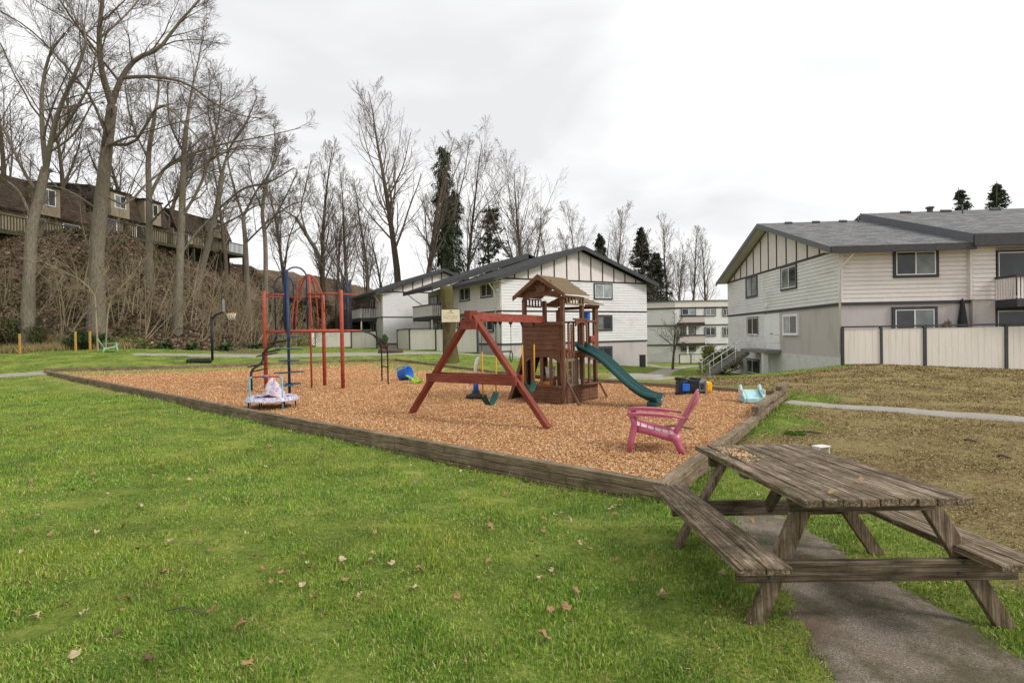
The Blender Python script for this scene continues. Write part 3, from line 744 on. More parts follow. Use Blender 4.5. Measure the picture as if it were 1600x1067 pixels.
def roof_obj(name, polys, mat, parent, th=.16):
    """shingled slabs with a UV laid out in metres along the eave and up the slope"""
    vs, fs, uvs = [], [], []
    for P in polys:
        P = [Vector(p) for p in P]; e = (P[1]-P[0]).normalized(); n = (P[1]-P[0]).cross(P[-1]-P[0]).normalized()
        if n.z < 0: n = -n
        up = n.cross(e); b0 = len(vs); k = len(P)
        nn = (P[1]-P[0]).cross(P[2]-P[0]).z
        for p in P: vs.append(p)
        for p in P: vs.append(p-Vector((0, 0, th)))
        top = tuple(b0+i for i in range(k)); bot = tuple(b0+k+i for i in reversed(range(k)))
        sides = [(b0+i, b0+i+k, b0+(i+1) % k+k, b0+(i+1) % k) for i in range(k)]
        if nn < 0: top = tuple(reversed(top)); bot = tuple(reversed(bot)); sides = [tuple(reversed(f)) for f in sides]
        for f in [top, bot]+sides:
            fs.append(f)
            for i in f:
                p = P[(i-b0) % k]; uvs.append(((p-P[0]).dot(e), (p-P[0]).dot(up)))
    me = bpy.data.meshes.new(name); me.from_pydata([tuple(v) for v in vs], [], fs)
    uvl = me.uv_layers.new(name='UVMap'); uvl.data.foreach_set('uv', [c_ for uv in uvs for c_ in uv])
    me.materials.append(mat); o = bpy.data.objects.new(name, me); col.objects.link(o); o.parent = parent; return o

# ---- R: the block on the right (gable end on x = 0, long front on y = 0)
cx = at(1313.5, 475, 27.5)
Rb = Bld('apartment_block', (cx.x, cx.y), (1, -.08), 'white sided two storey apartment block at the right with grey shingle roof and outside stairs')
ZE, ZT, ZS = 5.58, 2.93, .30      # wall top, storey trim, stucco base
WG = Rb.hit(1138, 480, 'side')[0]; YM = WG/2
uJ = Rb.hit(1503, 420, 'front')[0]; uK = uJ+.0; uB = Rb.hit(1549, 420, 'front')[0]
yd = Rb.hit(1177, 470, 'side')[0]; yd = Rb.hit(1194, 480, 'side')[0]     # corner board / change of cladding on the gable end
LR = 20.0
# walls
mb = MB(); mb.bb(0.0, LR, 0.0, WG, -2.6, ZE-.02); 
mb.prism([(0, 0, ZE-.02), (0, WG, ZE-.02), (0, YM, 8.35)], (LR, 0, 0)); mb.build('wall_core', M['stucco'], Rb.root)
mb = MB(); lap(mb, 'side', 0, 0, WG, ZT+.07, ZE); mb.build('gable_siding', M['siding'], Rb.root); mb = MB(); lap(mb, 'front', 0, 0, uB, ZT+.07, ZE-.1); mb.build('upper_siding', M['siding_warm'], Rb.root)  # brighter siding colour makes up for the lack of sun on the gable
mb = MB(); lap(mb, 'side', 0, yd, WG, -.25, ZT-.07); mb.build('lower_siding', M['siding'], Rb.root)
mb = MB(); fbox(mb, 'side', 0, .0, yd, -2.6, ZS, 0, .03); mb.build('foundation', M['foundation'], Rb.root)
mb = MB(); fbox(mb, 'side', 0, yd, WG, -2.6, -.28, 0, .012); mb.build('basement_wall', M['panel'], Rb.root)
mb = MB()
for (f_, u0, u1, z, h, o) in (('side', -.05, WG, ZT, .14, .05), ('front', -.052, uB, ZT, .14, .052)): fbox(mb, f_, 0, u0, u1, z-h/2, z+h/2, 0, o+.04)
mb.build('storey_trim', M['trim'], Rb.root)
mb = MB()
def cboard(): 
    global mb; mb.build('corner_board', M['siding'], Rb.root); mb = MB()
for f_, u in (('side', .06), ('side', yd-.05)): fbox(mb, f_, 0, u-.06, u+.06, ZT+.07, ZE, 0, .075); cboard()
fbox(mb, 'side', 0, yd-.11, yd+.01, -.25, ZT-.07, 0, .075); cboard(); fbox(mb, 'front', 0, 0, .1, ZT+.07, ZE-.1, 0, .075); cboard()
# jog in the front
fbox(mb, 'front', 0, uJ+.2, uJ+.32, ZT+.07, ZE-.1, 0, .26)
mb.build('corner_board', M['siding_warm'], Rb.root)
mb = MB(); fbox(mb, 'front', 0, uJ+.32, uB, -.6, ZE-.1, .03, .22); mb.build('wall_return', M['stucco'], Rb.root)
mb = MB(); lap(mb, 'front', -.22, uJ+.32, uB, ZT+.07, ZE-.1); mb.build('bay_siding', M['siding_warm'], Rb.root)
# gable panels and battens
mb = MB(); rise = 8.35-ZE
def gz(y, y0=0, y1=None, zb=ZE, rs=rise):
    y1 = WG if y1 is None else y1; return zb+rs*(1-abs((y-(y0+y1)/2)/((y1-y0)/2)))
mb.prism([(-.012, 0.5, ZE), (-.012, WG-.5, ZE), (-.012, YM, ZE+rise*(1-.5/YM))], (.02, 0, 0)); mb.build('gable_panel', M['panel'], Rb.root)
mb = MB(); fbox(mb, 'side', 0, 0.0, WG, ZE-.06, ZE+.06, 0, .08)
for px_ in (1148, 1157.5, 1167, 1177.5, 1189, 1201, 1214, 1229, 1245, 1262, 1281):
    u = Rb.hit(px_, 400, 'side')[0]; fbox(mb, 'side', 0, u-.055, u+.055, ZE+.06, max(ZE+.07, gz(u)-.1), .01, .045)
mb.build('batten', M['batten'], Rb.root)
# roof
OV = .65; OR_ = .75; sl = (8.35-ZE)/YM; zr = 8.35+.28
def rz_(y): return zr-sl*abs(y-YM)
xs2 = Rb.hit(1533, 378, 'front', -.75)[0]-.3; xr1 = Rb.hit(1348, 338, 'front', YM)[0]
polys = [[(-OR_, -OV, rz_(-OV)), (xs2+.3, -OV, rz_(-OV)), (xs2+.3, YM*.9, rz_(YM*.9)), (xr1, YM, rz_(YM)), (-OR_, YM, rz_(YM))],
         [(xr1, WG+OV, rz_(WG+OV)), (-OR_, WG+OV, rz_(WG+OV)), (-OR_, YM, rz_(YM)), (xr1, YM, rz_(YM))]]
rf = roof_obj('roof', polys, M['roof'], Rb.root, .1)
dz = .42
polys = [[(xs2, -OV-.1, rz_(-OV)+dz-.04), (LR+.5, -OV-.1, rz_(-OV)+dz-.04), (LR+.5, YM, zr+dz), (xs2, YM, zr+dz)],
         [(LR+.5, WG+OV, rz_(WG+OV)+dz), (xs2, WG+OV, rz_(WG+OV)+dz), (xs2, YM, zr+dz), (LR+.5, YM, zr+dz)]]
rf2 = roof_obj('roof', polys, M['roof'], Rb.root, .1)
mb = MB()   # end fascia boards
def rake(mb, x, y0, z0, y1, z1, h=.3, th=.05): mb.prism([(x, y0, z0), (x, y1, z1), (x, y1, z1-h), (x, y0, z0-h)], (th, 0, 0))
rake(mb, -OR_-.055, -OV-.02, rz_(-OV)-.0, YM, zr-.0); rake(mb, -OR_-.055, WG+OV, rz_(WG+OV), YM, zr)
mb.build('rake_board', M['fascia_grey'], Rb.root)
mb = MB(); rake(mb, xs2-.055, -OV-.1, rz_(-OV)+dz-.02, YM, zr+dz+.02, .5); mb.build('rake_board', M['fascia_grey'], Rb.root)
mb = MB(); mb.bb(-OR_+.0, xs2+.1, -OV-.12, -OV-.02, rz_(-OV)-.34, rz_(-OV)-.03)
mb.bb(xs2-.05, LR+.5, -OV-.22, -OV-.12, rz_(-OV)+dz-.62, rz_(-OV)+dz-.08); mb.build('gutter', M['trim'], Rb.root)
mb = MB(); mb.bb(-OR_+.05, LR, -OV, 0, ZE-.16, ZE-.12); mb.prism([(-OR_, 0.3, rz_(.3)-.14), (-OR_, YM, zr-.14), (-OR_, YM, zr-.17), (-OR_, .3, rz_(.3)-.17)], (OR_, 0, 0))
mb.prism([(-OR_, WG+.5, rz_(WG+.5)-.14), (-OR_, YM, zr-.14), (-OR_, YM, zr-.17), (-OR_, WG+.5, rz_(WG+.5)-.17)], (OR_, 0, 0)); mb.build('soffit', M['soffit'], Rb.root)
for px_, yy, rr_ in ((1232, .93, 0), (1275, .93, 0), (1317, .95, 0)):
    u = Rb.hit(px_, 342, 'front', YM-.7)[0]; MB().box((u, YM-.7, rz_(YM-.7)+.06), (.4, .3, .14), Matrix.Rotation(math.atan(sl), 3, 'X')).build('roof_vent', M['metalvent'], rf, bevel=.02)
for px_, yo in ((1341, 1.0),): 
    u = Rb.hit(px_, 340, 'front', YM-yo)[0]; MB().tube([(u, YM-yo, rz_(YM-yo)-.05), (u, YM-yo, rz_(YM-yo)+.38)], .045).build('vent_pipe', M['metalvent'], rf)
for px_ in (1415, 1478, 1555): 
    u = Rb.hit(px_, 334, 'front', YM-.6)[0]; MB().box((u, YM-.6, rz_(YM-.6)+dz+.06), (.5, .35, .14), Matrix.Rotation(math.atan(sl), 3, 'X')).build('roof_vent', M['metalvent'], rf2, bevel=.02)
u = Rb.hit(1453, 332, 'front', YM-.3)[0]; MB().lathe([(.16, 0), (.16, .22), (.24, .24), (.22, .34), (.0, .38)], (u, YM-.3, zr+dz-.12), 12).build('roof_vent', M['metalvent'], rf2)
u = Rb.hit(1504, 340, 'front', YM-1.8)[0]; MB().tube([(u, YM-1.8, rz_(YM-1.8)+dz-.05), (u, YM-1.8, rz_(YM-1.8)+dz+.45)], .04).build('vent_pipe', M['metalvent'], rf2)
# windows
pwin(Rb, 'front', 0, 1394, 389, 1465, 434, gl=('glass', 'glass_curtain'), tw=.13)
u0 = Rb.hit(1393, 500, 'front')[0]; u1 = Rb.hit(1463, 500, 'front')[0]; window(Rb, 'front', 0, u0+.13, u1-.13, .95, 2.6, tw=.13, gl=('glass', 'glass_curtain'))
pwin(Rb, 'side', 0, 1222, 414, 1247, 453, gl=('glass', 'glass_curtain'), tw=.11)
pwin(Rb, 'side', 0, 1167, 431, 1185, 465, gl=('glass_curtain', 'glass_curtain'), frame_m='metalvent')
pwin(Rb, 'side', 0, 1225, 491, 1248, 524, trim='white', tw=.09, gl=('glass', 'glass_blind'))
pwin(Rb, 'side', 0, 1169, 495, 1186, 524, trim='fascia_grey', tw=.07)
pwin(Rb, 'side', 0, 1168, 561, 1187, 584, trim='trim', tw=.05)
# double doors on the gable end
ua = Rb.hit(1218.5, 515, 'side')[0]; ub = Rb.hit(1196, 515, 'side')[0]; zf = Rb.hit(1207, 545.5, 'side')[1]; zt_ = Rb.hit(1207, 493, 'side')[1]
mb = MB(); fbox(mb, 'side', 0, ua-.08, ub+.06, zt_, zt_+.1, 0, .07); fbox(mb, 'side', 0, ua-.08, ua, zf, zt_, 0, .068); fbox(mb, 'side', 0, ub, ub+.06, zf, zt_, 0, .068); mb.build('door_frame', M['white'], Rb.root)
um = (ua+ub)/2
for (p, q, kx) in ((ua, um-.01, um-.12), (um+.01, ub, um+.12)):
    d_ = fbox(MB(), 'side', 0, p, q, zf, zt_, 0, .05).build('door', M['white'], Rb.root)
    MB().lathe([(0, 0), (.03, 0), (.035, .05), (0, .06)], (0, 0, 0), 8)
    k_ = MB(); k_.box((-.075, kx, zf+1.0), (.05, .06, .06)); k_.build('door_handle', M['chain'], d_, bevel=.01)
# lamp by the gable
g_ = Rb.hit(1200, 477.5, 'side'); MB().box((-.1, g_[0], g_[1]), (.16, .2, .24)).build('wall_lamp', M['white'], Rb.root, bevel=.04)
# landing and stairs: landing along the wall in front of the doors, flight descends towards -x then left
zl_ = zf-.02; uL0 = ua-.25; uL1 = Rb.hit(1171, 545, 'side')[0]
mb = MB(); mb.bb(-1.0, -.03, uL0, ub+1.9, zl_-.2, zl_); st = mb.build('landing', M['concrete'], Rb.root, bevel=.01)
LX = -1.5; y_a = ub+.6
pb = at(1120, 588, 33.0)      # foot of the flight in the world
dl = pb-Rb.P0; fx, fy = dl.dot(Rb.X), dl.dot(Rb.Y); zg = float(tz(pb.x, pb.y))
NS = 10; mb = MB(); top_x, top_y = -1.0, (uL1*.5+ub*.5)-.2
sx, sy = -.98, ub+1.15
fx, fy = sx-2.75, sy-.5; pw_ = Rb.world(fx, fy); zg = float(tz(pw_.x, pw_.y))
dirx = Vector((fx-sx, fy-sy, 0)); run = dirx.length; dirx.normalize(); perp = Vector((-dirx.y, dirx.x, 0)); SW = 1.15
rotm = Matrix((dirx, perp, Vector((0, 0, 1)))).transposed()
for i in range(NS):
    t = (i+.5)/NS; c_ = Vector((sx, sy, 0))+dirx*(run*t); z_ = zl_-(i+1)*(zl_-zg)/(NS+1)
    mb.box((c_.x, c_.y, z_-.05), (run/NS+.06, SW, .1), rotm); mb.box((c_.x-dirx.x*run/NS/2, c_.y-dirx.y*run/NS/2, z_-.03), (.05, SW*.97, .24), rotm)
stp = mb.build('stair_steps', M['concrete'], Rb.root, bevel=.008)
mb = MB()
for sgn in (-1, 1):
    o_ = perp*sgn*(SW/2-.12); a_ = Vector((sx, sy, zl_-.28))+o_; b_ = Vector((sx, sy, zg+.02))+dirx*run+o_; mb.bar(a_, b_, .1, .26)
mb.build('stair_stringer', M['concrete'], Rb.root)
mb = MB(); mb.bb(-1.0, -.7, uL0+.3, uL0+.62, -2.6, zl_-.2); mb.build('landing_pillar', M['foundation'], Rb.root)
for sgn in (-1, 1):
    mb = MB(); o_ = perp*sgn*(SW/2+.02)
    for hgt in (.45, .9): mb.tube([Vector((sx, sy, zl_+hgt))+o_, Vector((sx, sy, zg+.15+hgt))+dirx*run+o_], .022, 6)
    for t in (0, .35, .7, 1):
        p = Vector((sx, sy, 0))+dirx*run*t+o_; zz = zl_*(1-t)+(zg+.15)*t; mb.tube([(p.x, p.y, zz-.25), (p.x, p.y, zz+.9)], .022, 6)
    if sgn: 
        pass
    mb.build('handrail', M['white'], Rb.root)
mb = MB()
for hgt in (.45, .95): mb.tube([(-.96, uL0+.05, zl_+hgt), (-.96, sy-.6, zl_+hgt)], .022, 6); mb.tube([(-.1, uL0+.05, zl_+hgt), (-.96, uL0+.05, zl_+hgt)], .022, 6)
for yy in (uL0+.05, sy-.6, (uL0+sy)/2): mb.tube([(-.96, yy, zl_), (-.96, yy, zl_+.95)], .022, 6)
mb.build('handrail', M['white'], Rb.root)
# downpipe
mb = MB(); u_ = Rb.hit(1334, 390, 'front', -.6)[0]
mb.tube([(u_, -OV+.05, ZE-.12), (u_, -OV+.1, ZE-.3), (u_-.42, -.1, ZE-.95), (u_-.42, -.1, .5)], .05, 8); mb.build('downpipe', M['siding_warm'], Rb.root)
# balcony and recess at the right edge
mb = MB(); fbox(mb, 'front', 0, uB, LR, ZT-.35, ZT+.02, 0, 1.5); mb.build('balcony_slab', M['trim'], Rb.root)
mb = MB(); fbox(mb, 'front', 0, uB-.05, LR, ZT+1.0, ZT+1.1, 1.4, 1.55); fbox(mb, 'front', 0, uB-.05, uB+.05, ZT+1.0, ZT+1.1, 0, 1.4); mb.build('balcony_rail', M['trim'], Rb.root)
mb = MB(); x_ = uB+.05
while x_ < LR: fbox(mb, 'front', 0, x_, x_+.09, ZT+.02, ZT+1.0, 1.44, 1.48); x_ += .155
y_ = .05
while y_ < 1.4: mb.bb(uB, uB+.04, -y_-.09, -y_, ZT+.02, ZT+1.0); y_ += .155
mb.build('balcony_pickets', M['siding_warm'], Rb.root)
window(Rb, 'front', 0, uB+.25, LR-1, ZT+.15, ZT+2.3, tw=.08, gl=('glass', 'glass'), name='balcony_door')
window(Rb, 'front', 0, uB+.2, LR-1, .8, 2.45, tw=.12, gl=('glass', 'glass_curtain'))

# ---- fence on the right
def fence(px_pts, ztop, Y, label, mat_panel='fence', cat='fence', double=(), zb_off=.02, name='panel_fence', bottoms=None):
    pts = [at(x, 512, Y if not isinstance(Y, (list, tuple)) else Y[i]) for i, x in enumerate(px_pts)]
    a, b = pts[0], pts[-1]; rz = math.atan2(b.y-a.y, b.x-a.x); root = empty(name, (a.x, a.y, 0), rz, label, cat)
    Xd = Vector((math.cos(rz), math.sin(rz), 0)); Yd = Vector((-Xd.y, Xd.x, 0)); loc = [((p-a).dot(Xd), (p-a).dot(Yd)) for p in pts]
    zg = [float(tz(p.x, p.y)) for p in pts]
    for i, ((x, y), g) in enumerate(zip(loc, zg)):
        w_ = .14 if i in double else .1
        MB().bb(x-w_/2, x+w_/2, y-.07, y+.07, g-.3, ztop+.0).build('post', M['trim'], root)
    for i in range(len(pts)-1):
        (x0, y0), (x1, y1) = loc[i], loc[i+1]; g = min(zg[i], zg[i+1])+zb_off
        d = Vector((x1-x0, y1-y0, 0)).normalized(); p0 = Vector((x0, y0, 0))+d*.05; p1 = Vector((x1, y1, 0))-d*.05
        mb = MB(); n_ = max(2, int((p1-p0).length/.3)); zlo = g+.12
        mb.bar(p0+Vector((0, 0, (zlo+ztop-.08)/2)), p1+Vector((0, 0, (zlo+ztop-.08)/2)), .03, ztop-.08-zlo)
        for k in range(n_+1):
            q = p0.lerp(p1, k/n_) ; mb.box((q.x, q.y-.016, (zlo+ztop-.08)/2), (.008, .006, ztop-.08-zlo-.01))
        mb.build('panel', M[mat_panel], root)
        mb = MB(); mb.bar(p0+Vector((0, 0, g+.0)), p1+Vector((0, 0, g+.0)), .06, .24); mb.build('bottom_rail', M['trim'], root)
    mb = MB()
    for i in range(len(pts)-1):
        mb.bar(Vector((*loc[i], ztop+.03)), Vector((*loc[i+1], ztop+.03)), .16, .07)
    mb.build('top_rail', M['trim'], root); return root
fence([1316, 1376, 1444, 1571, 1700], 1.77, 26.0, 'long cream panel fence with charcoal rails in front of the right hand apartment block', double=(2, 3))

# ---- B2 / B3: middle blocks with the gable end on y = 0 and the long side on x = 0
def midblock(name, px0, Y0, dirx, WGp, LEN, zE, zT, zS, zP, label, apt, detail):
    c0 = at(px0, 480, Y0); b = Bld(name, (c0.x, c0.y), dirx, label, group=None)
    W_ = b.hit(WGp, 480, 'front')[0]; gx0 = W_*.5; r_ = zP-zE; s_ = r_/gx0
    mb = MB(); mb.bb(0, W_, 0, LEN, -3, zE-.02); mb.prism([(0, 0, zE-.02), (W_, 0, zE-.02), (gx0, 0, zP)], (0, LEN, 0)); mb.build('wall_core', M['stucco'], b.root)
    mb = MB(); lap(mb, 'front', 0, 0, W_, zT+.06, zE, .22); lap(mb, 'front', 0, 0, W_, zS+.06, zT-.06, .22); mb.build('end_siding', M['siding'], b.root)
    mb = MB(); lap(mb, 'side', 0, 0, LEN, zT+.06, zE, .22); mb.build('side_siding', M['siding_warm'], b.root)
    mb = MB(); fbox(mb, 'side', 0, 0, LEN, zS+.05, zT-.06, 0, .012); mb.build('side_stucco', M['foundation'], b.root)
    mb = MB(); fbox(mb, 'front', 0, 0, W_, zT-.06, zT+.06, 0, .08); fbox(mb, 'front', 0, 0, W_, zS-.06, zS+.06, 0, .08); fbox(mb, 'side', 0, -.05, LEN, zT-.062, zT+.062, 0, .08); fbox(mb, 'side', 0, -.05, LEN, zS-.062, zS+.062, 0, .05)
    mb.build('storey_trim', M['trim'], b.root)
    mb = MB(); mb.prism([(.4, -.012, zE), (W_-.4, -.012, zE), (gx0, -.012, zP-.1)], (0, .02, 0)); mb.build('gable_panel', M['panel'], b.root)
    mb = MB(); fbox(mb, 'front', 0, 0, W_, zE-.06, zE+.06, 0, .08)
    nb = 12
    for i in range(1, nb):
        u = W_*i/nb; fbox(mb, 'front', 0, u-.05, u+.05, zE+.06, zE+r_*(1-abs(u-gx0)/gx0)-.05, .01, .045)
    mb.build('batten', M['batten'], b.root)
    zr = zP+.3; ov = .9; og = .7
    def zz(x): return zr-s_*abs(x-gx0)
    h = detail.get('split', LEN*.55)
    P1 = [[(-ov, -og, zz(-ov)), (-ov, h, zz(-ov)), (gx0, h, zr), (gx0, -og, zr)], [(W_+ov, h, zz(W_+ov)), (W_+ov, -og, zz(W_+ov)), (gx0, -og, zr), (gx0, h, zr)]]
    rf = roof_obj('roof', P1, M['roof_dark'], b.root, .1)
    dzz = .55; ov2 = ov+detail.get('eave2', 1.6)
    P2 = [[(-ov2, h-.3, zz(-ov2)+dzz), (-ov2, LEN+.6, zz(-ov2)+dzz), (gx0, LEN+.6, zr+dzz), (gx0, h-.3, zr+dzz)], [(W_+ov, LEN+.6, zz(W_+ov)+dzz), (W_+ov, h-.3, zz(W_+ov)+dzz), (gx0, h-.3, zr+dzz), (gx0, LEN+.6, zr+dzz)]]
    if h < LEN-1: roof_obj('roof', P2, M['roof_dark'], b.root, .1)
    mb = MB()
    for (x0, x1) in ((-ov, gx0), (W_+ov, gx0)): mb.prism([(x0, -og-.05, zz(x0)), (x1, -og-.05, zz(x1)), (x1, -og-.05, zz(x1)-.34), (x0, -og-.05, zz(x0)-.34)], (0, .05, 0))
    if h < LEN-1: mb.prism([(-ov2, h-.36, zz(-ov2)+dzz), (gx0, h-.36, zr+dzz), (gx0, h-.36, zr+dzz-.5), (-ov2, h-.36, zz(-ov2)+dzz-.35)], (0, .05, 0))
    mb.build('rake_board', M['trim'], b.root)
    mb = MB(); mb.bb(-ov-.1, -ov, -og, h-.3, zz(-ov)-.33, zz(-ov)-.03); 
    if h < LEN-1: mb.bb(-ov2-.1, -ov2, h-.35, LEN+.6, zz(-ov2)+dzz-.36, zz(-ov2)+dzz-.04)
    mb.build('gutter', M['trim'], b.root)
    mb = MB(); mb.bb(-ov, 0, -og+.1, h, zE-.3+.0, zE-.26); mb.build('soffit', M['soffit'], b.root)
    mb = MB(); fbox(mb, 'front', 0, 0, .1, zS, zE, 0, .075); fbox(mb, 'side', 0, 0, .1, zT+.06, zE-.2, 0, .075); mb.build('corner_board', M['siding'], b.root)
    mb = MB(); mb.tube([(-ov+.1, .5, zE-.3), (-.1, .75, zE-1.1), (-.1, .75, zT-1.5-1.0)], .055, 8); mb.build('downpipe', M['siding_warm'], b.root)
    return b, W_, h, zz, rf
B2, W2, h2, zz2, rf2 = midblock('apartment_block', 783, 44, (.87, .493), 1010, 15.5, 6.15, 3.6, 1.0, 8.75, 'white sided apartment block with dark gable roof standing behind the brown playhouse', 907, dict(split=8.5, eave2=1.5))
pwin(B2, 'front', 0, 927, 443, 956, 468, gl=('glass_blind', 'glass_blind'), frame_m='white', tw=.12)
pwin(B2, 'front', 0, 928, 492, 956, 517, gl=('glass_curtain', 'glass'), frame_m='fascia_grey', tw=.12)
pwin(B2, 'front', 0, 928, 541, 956, 566, gl=('glass', 'glass'), frame_m='fascia_grey', tw=.12)
pwin(B2, 'side', 0, 752, 439, 770.5, 465, tw=.1); pwin(B2, 'side', 0, 719, 446, 735, 471, tw=.1)
pwin(B2, 'side', 0, 752, 494, 772, 519, tw=.12, gl=('glass', 'glass_curtain')); pwin(B2, 'side', 0, 716, 494, 728, 517, tw=.12)
g_ = B2.hit(780, 453, 'side'); lam = MB().box((-.12, g_[0], g_[1]), (.14, .16, .22)).build('wall_lamp', M['white'], B2.root, bevel=.03)
MB().tube([(-.1, 7.2, 8.9), (-.1, 7.2, 8.9+.01)], .01)
def balcony(b, y0, y1, zf, dep=1.8, rail='siding_warm', open_end=True, doors=True, zlow=None):
    mb = MB(); mb.bb(-dep, 0, y0, y1, zf-.38, zf); mb.build('balcony_slab', M['trim'], b.root)
    mb = MB(); mb.bb(-dep-.05, -dep+.08, y0-.05, y1, zf+1.0, zf+1.1); mb.bb(-dep+.08, 0, y0-.05, y0+.08, zf+1.0, zf+1.1); mb.build('balcony_rail', M['trim'], b.root)
    mb = MB(); y = y0+.05
    mb.bb(-dep, -dep+.04, y0, y1, zf, zf+1.0); mb.build('balcony_panel', M['siding_warm'], b.root)
    mb = MB(); x = -dep+.05
    while x < -.05: mb.bb(x, x+.08, y0, y0+.04, zf, zf+1.0); x += .18
    mb.build('balcony_pickets', M['siding_warm'], b.root)
    mb = MB(); mb.bb(-dep+.02, -dep+.14, y0+.02, y0+.14, -1, zf-.38); mb.bb(-dep+.02, -dep+.14, y1-.14, y1-.02, -1, zf-.38); mb.build('balcony_post', M['siding_warm'], b.root)
    window(b, 'side', 0, y0+.5, y0+2.2, zf+.1, zf+2.1, tw=.08, name='balcony_door'); window(b, 'side', 0, y0+2.8, y1-.3, zf+.8, zf+2.0, tw=.08)
    window(b, 'side', 0, y0+.5, y0+2.2, zf-2.5, zf-.6, tw=.08, name='patio_door'); window(b, 'side', 0, y0+2.8, y1-.3, zf-1.8, zf-.6, tw=.08)
balcony(B2, 10.2, 15.2, 3.6)
mb = MB(); mb.tube([(-2.3, 15.4, 6.0), (-1.8, 15.2, 5.5), (-.15, 14.8, 4.3), (-.15, 14.8, 1)], .05, 6); mb.build('downpipe', M['siding_warm'], B2.root)
B3, W3, h3, zz3, rf3 = midblock('apartment_block', 598, 60, (.87, .493), 774, 15.0, 6.55, 3.85, 1.0, 8.95, 'far left white apartment block, its gable partly hidden behind the middle block', 700, dict(split=15.0, eave2=.2))
balcony(B3, 2.2, 12.0, 3.85)
MB().lathe([(0, 0), (.35, .05), (.45, .16)], (-1.2, 1.6, 2.4), 14).build('satellite_dish', M['siding'], B3.root)

# ---- B4: flat roofed block beyond the paths
c4 = at(1055, 510, 78)
B4 = Bld('apartment_block', (c4.x, c4.y), (1, .04), 'distant flat roofed white apartment block between the two gabled blocks')
def z4(y): return CAMZ+(518-y)/880*78
zr4, za4, zb4, zc4 = z4(469.5), z4(480.5), z4(507.5), z4(538)
mb = MB(); mb.bb(0, 12, 0, 16, -4, zr4-.1); mb.build('wall_core', M['siding'], B4.root)
# the wing running back to the left, set at an angle
ang = R(68); 
rot = Matrix.Rotation(math.pi-ang*.0-R(35), 3, 'Z')
wing = MB(); a_ = Vector((0, .02, 0)); b_ = Vector((-7.5, 3.8, 0)); n_ = Vector((.45, .89, 0))
wing.prism([a_+Vector((0, 0, -4)), b_+Vector((0, 0, -4)), b_+Vector((0, 0, zr4-.1)), a_+Vector((0, 0, zr4-.1))], n_*9); wing.build('wing_wall', M['siding'], B4.root)
mb = MB(); 
for z_, h in ((za4, .16), (zb4, .16), (zc4, .16)):
    mb.bb(-.02, 12, -.08, .0, z_-h/2, z_+h/2); mb.bar(a_+Vector((0, -.1, z_)), b_+Vector((0, -.1, z_)), .12, h)
mb.build('storey_trim', M['trim'], B4.root)
mb = MB(); mb.bb(-.1, 12, -.3, 16, zr4-.05, zr4+.06); mb.bar(a_+Vector((0, -.1, zr4)), b_+Vector((0, -.1, zr4)), .5, .11); mb.build('roof_edge', M['fascia_grey'], B4.root)
mb = MB(); mb.bb(-.05, 12, -.16, -.0, za4+.1, zr4-.06); mb.bar(a_+Vector((0, -.1, (za4+zr4)/2)), b_+Vector((0, -.1, (za4+zr4)/2)), .14, zr4-za4-.2); mb.build('parapet', M['panel'], B4.root)
for (x0, y0, x1, y1, g) in ((1101, 481.5, 1118.5, 494, ('glass_blind', 'glass_curtain')), (1101, 511, 1118.5, 525.5, ('glass', 'glass')), (1129, 481.5, 1140, 494, ('glass', 'glass')), (1129, 511, 1140, 525.5, ('glass', 'glass')), (1101, 541, 1115, 552, ('glass', 'glass')), (1064, 481.5, 1087, 493, ('glass', 'glass_blind')), (1064, 511, 1087, 524, ('glass_curtain', 'glass_curtain')), (1064, 541, 1087, 549, ('glass', 'glass'))):
    pwin(B4, 'front', 0, x0, y0, x1, y1, tw=.1, gl=g)
for yt, yb, yb2 in ((493.5, 503.5, 507.5), (523, 535, 538.5)):
    u0 = B4.hit(1062, 500, 'front', -1.2)[0]; u1 = B4.hit(1101, 500, 'front', -1.2)[0]
    mb = MB(); mb.bb(u0, u1, -1.3, 0, z4(yb2)-.1, z4(yb)); mb.bb(u0-.05, u1+.05, -1.35, -1.2, z4(yt)-.08, z4(yt)+.06); mb.build('balcony_slab', M['batten'], B4.root)
    mb = MB(); mb.bb(u0, u1, -1.28, -1.24, z4(yb), z4(yt)-.08); mb.build('balcony_panel', M['soffit'], B4.root)
mb = MB(); u = B4.hit(1074, 500, 'front', -1.2)[0]; mb.bb(u-.1, u+.1, -1.2, -1.05, -3, zb4+.2); mb.build('balcony_post', M['siding'], B4.root)

fence([1061, 1079, 1099, 1118], z4(549.5), 70, 'small cream panel fence in front of the distant flat roofed block')
fence([621, 640, 681, 746], 2.3, [50, 44.5, 44.0, 42.8], 'cream panel fence behind the tall tree stump, before the middle block')
fence([484, 492, 549, 588], 2.35, [55, 55.5, 56, 55.5], 'cream panel fence before the far left apartment block, behind the climbing frame')

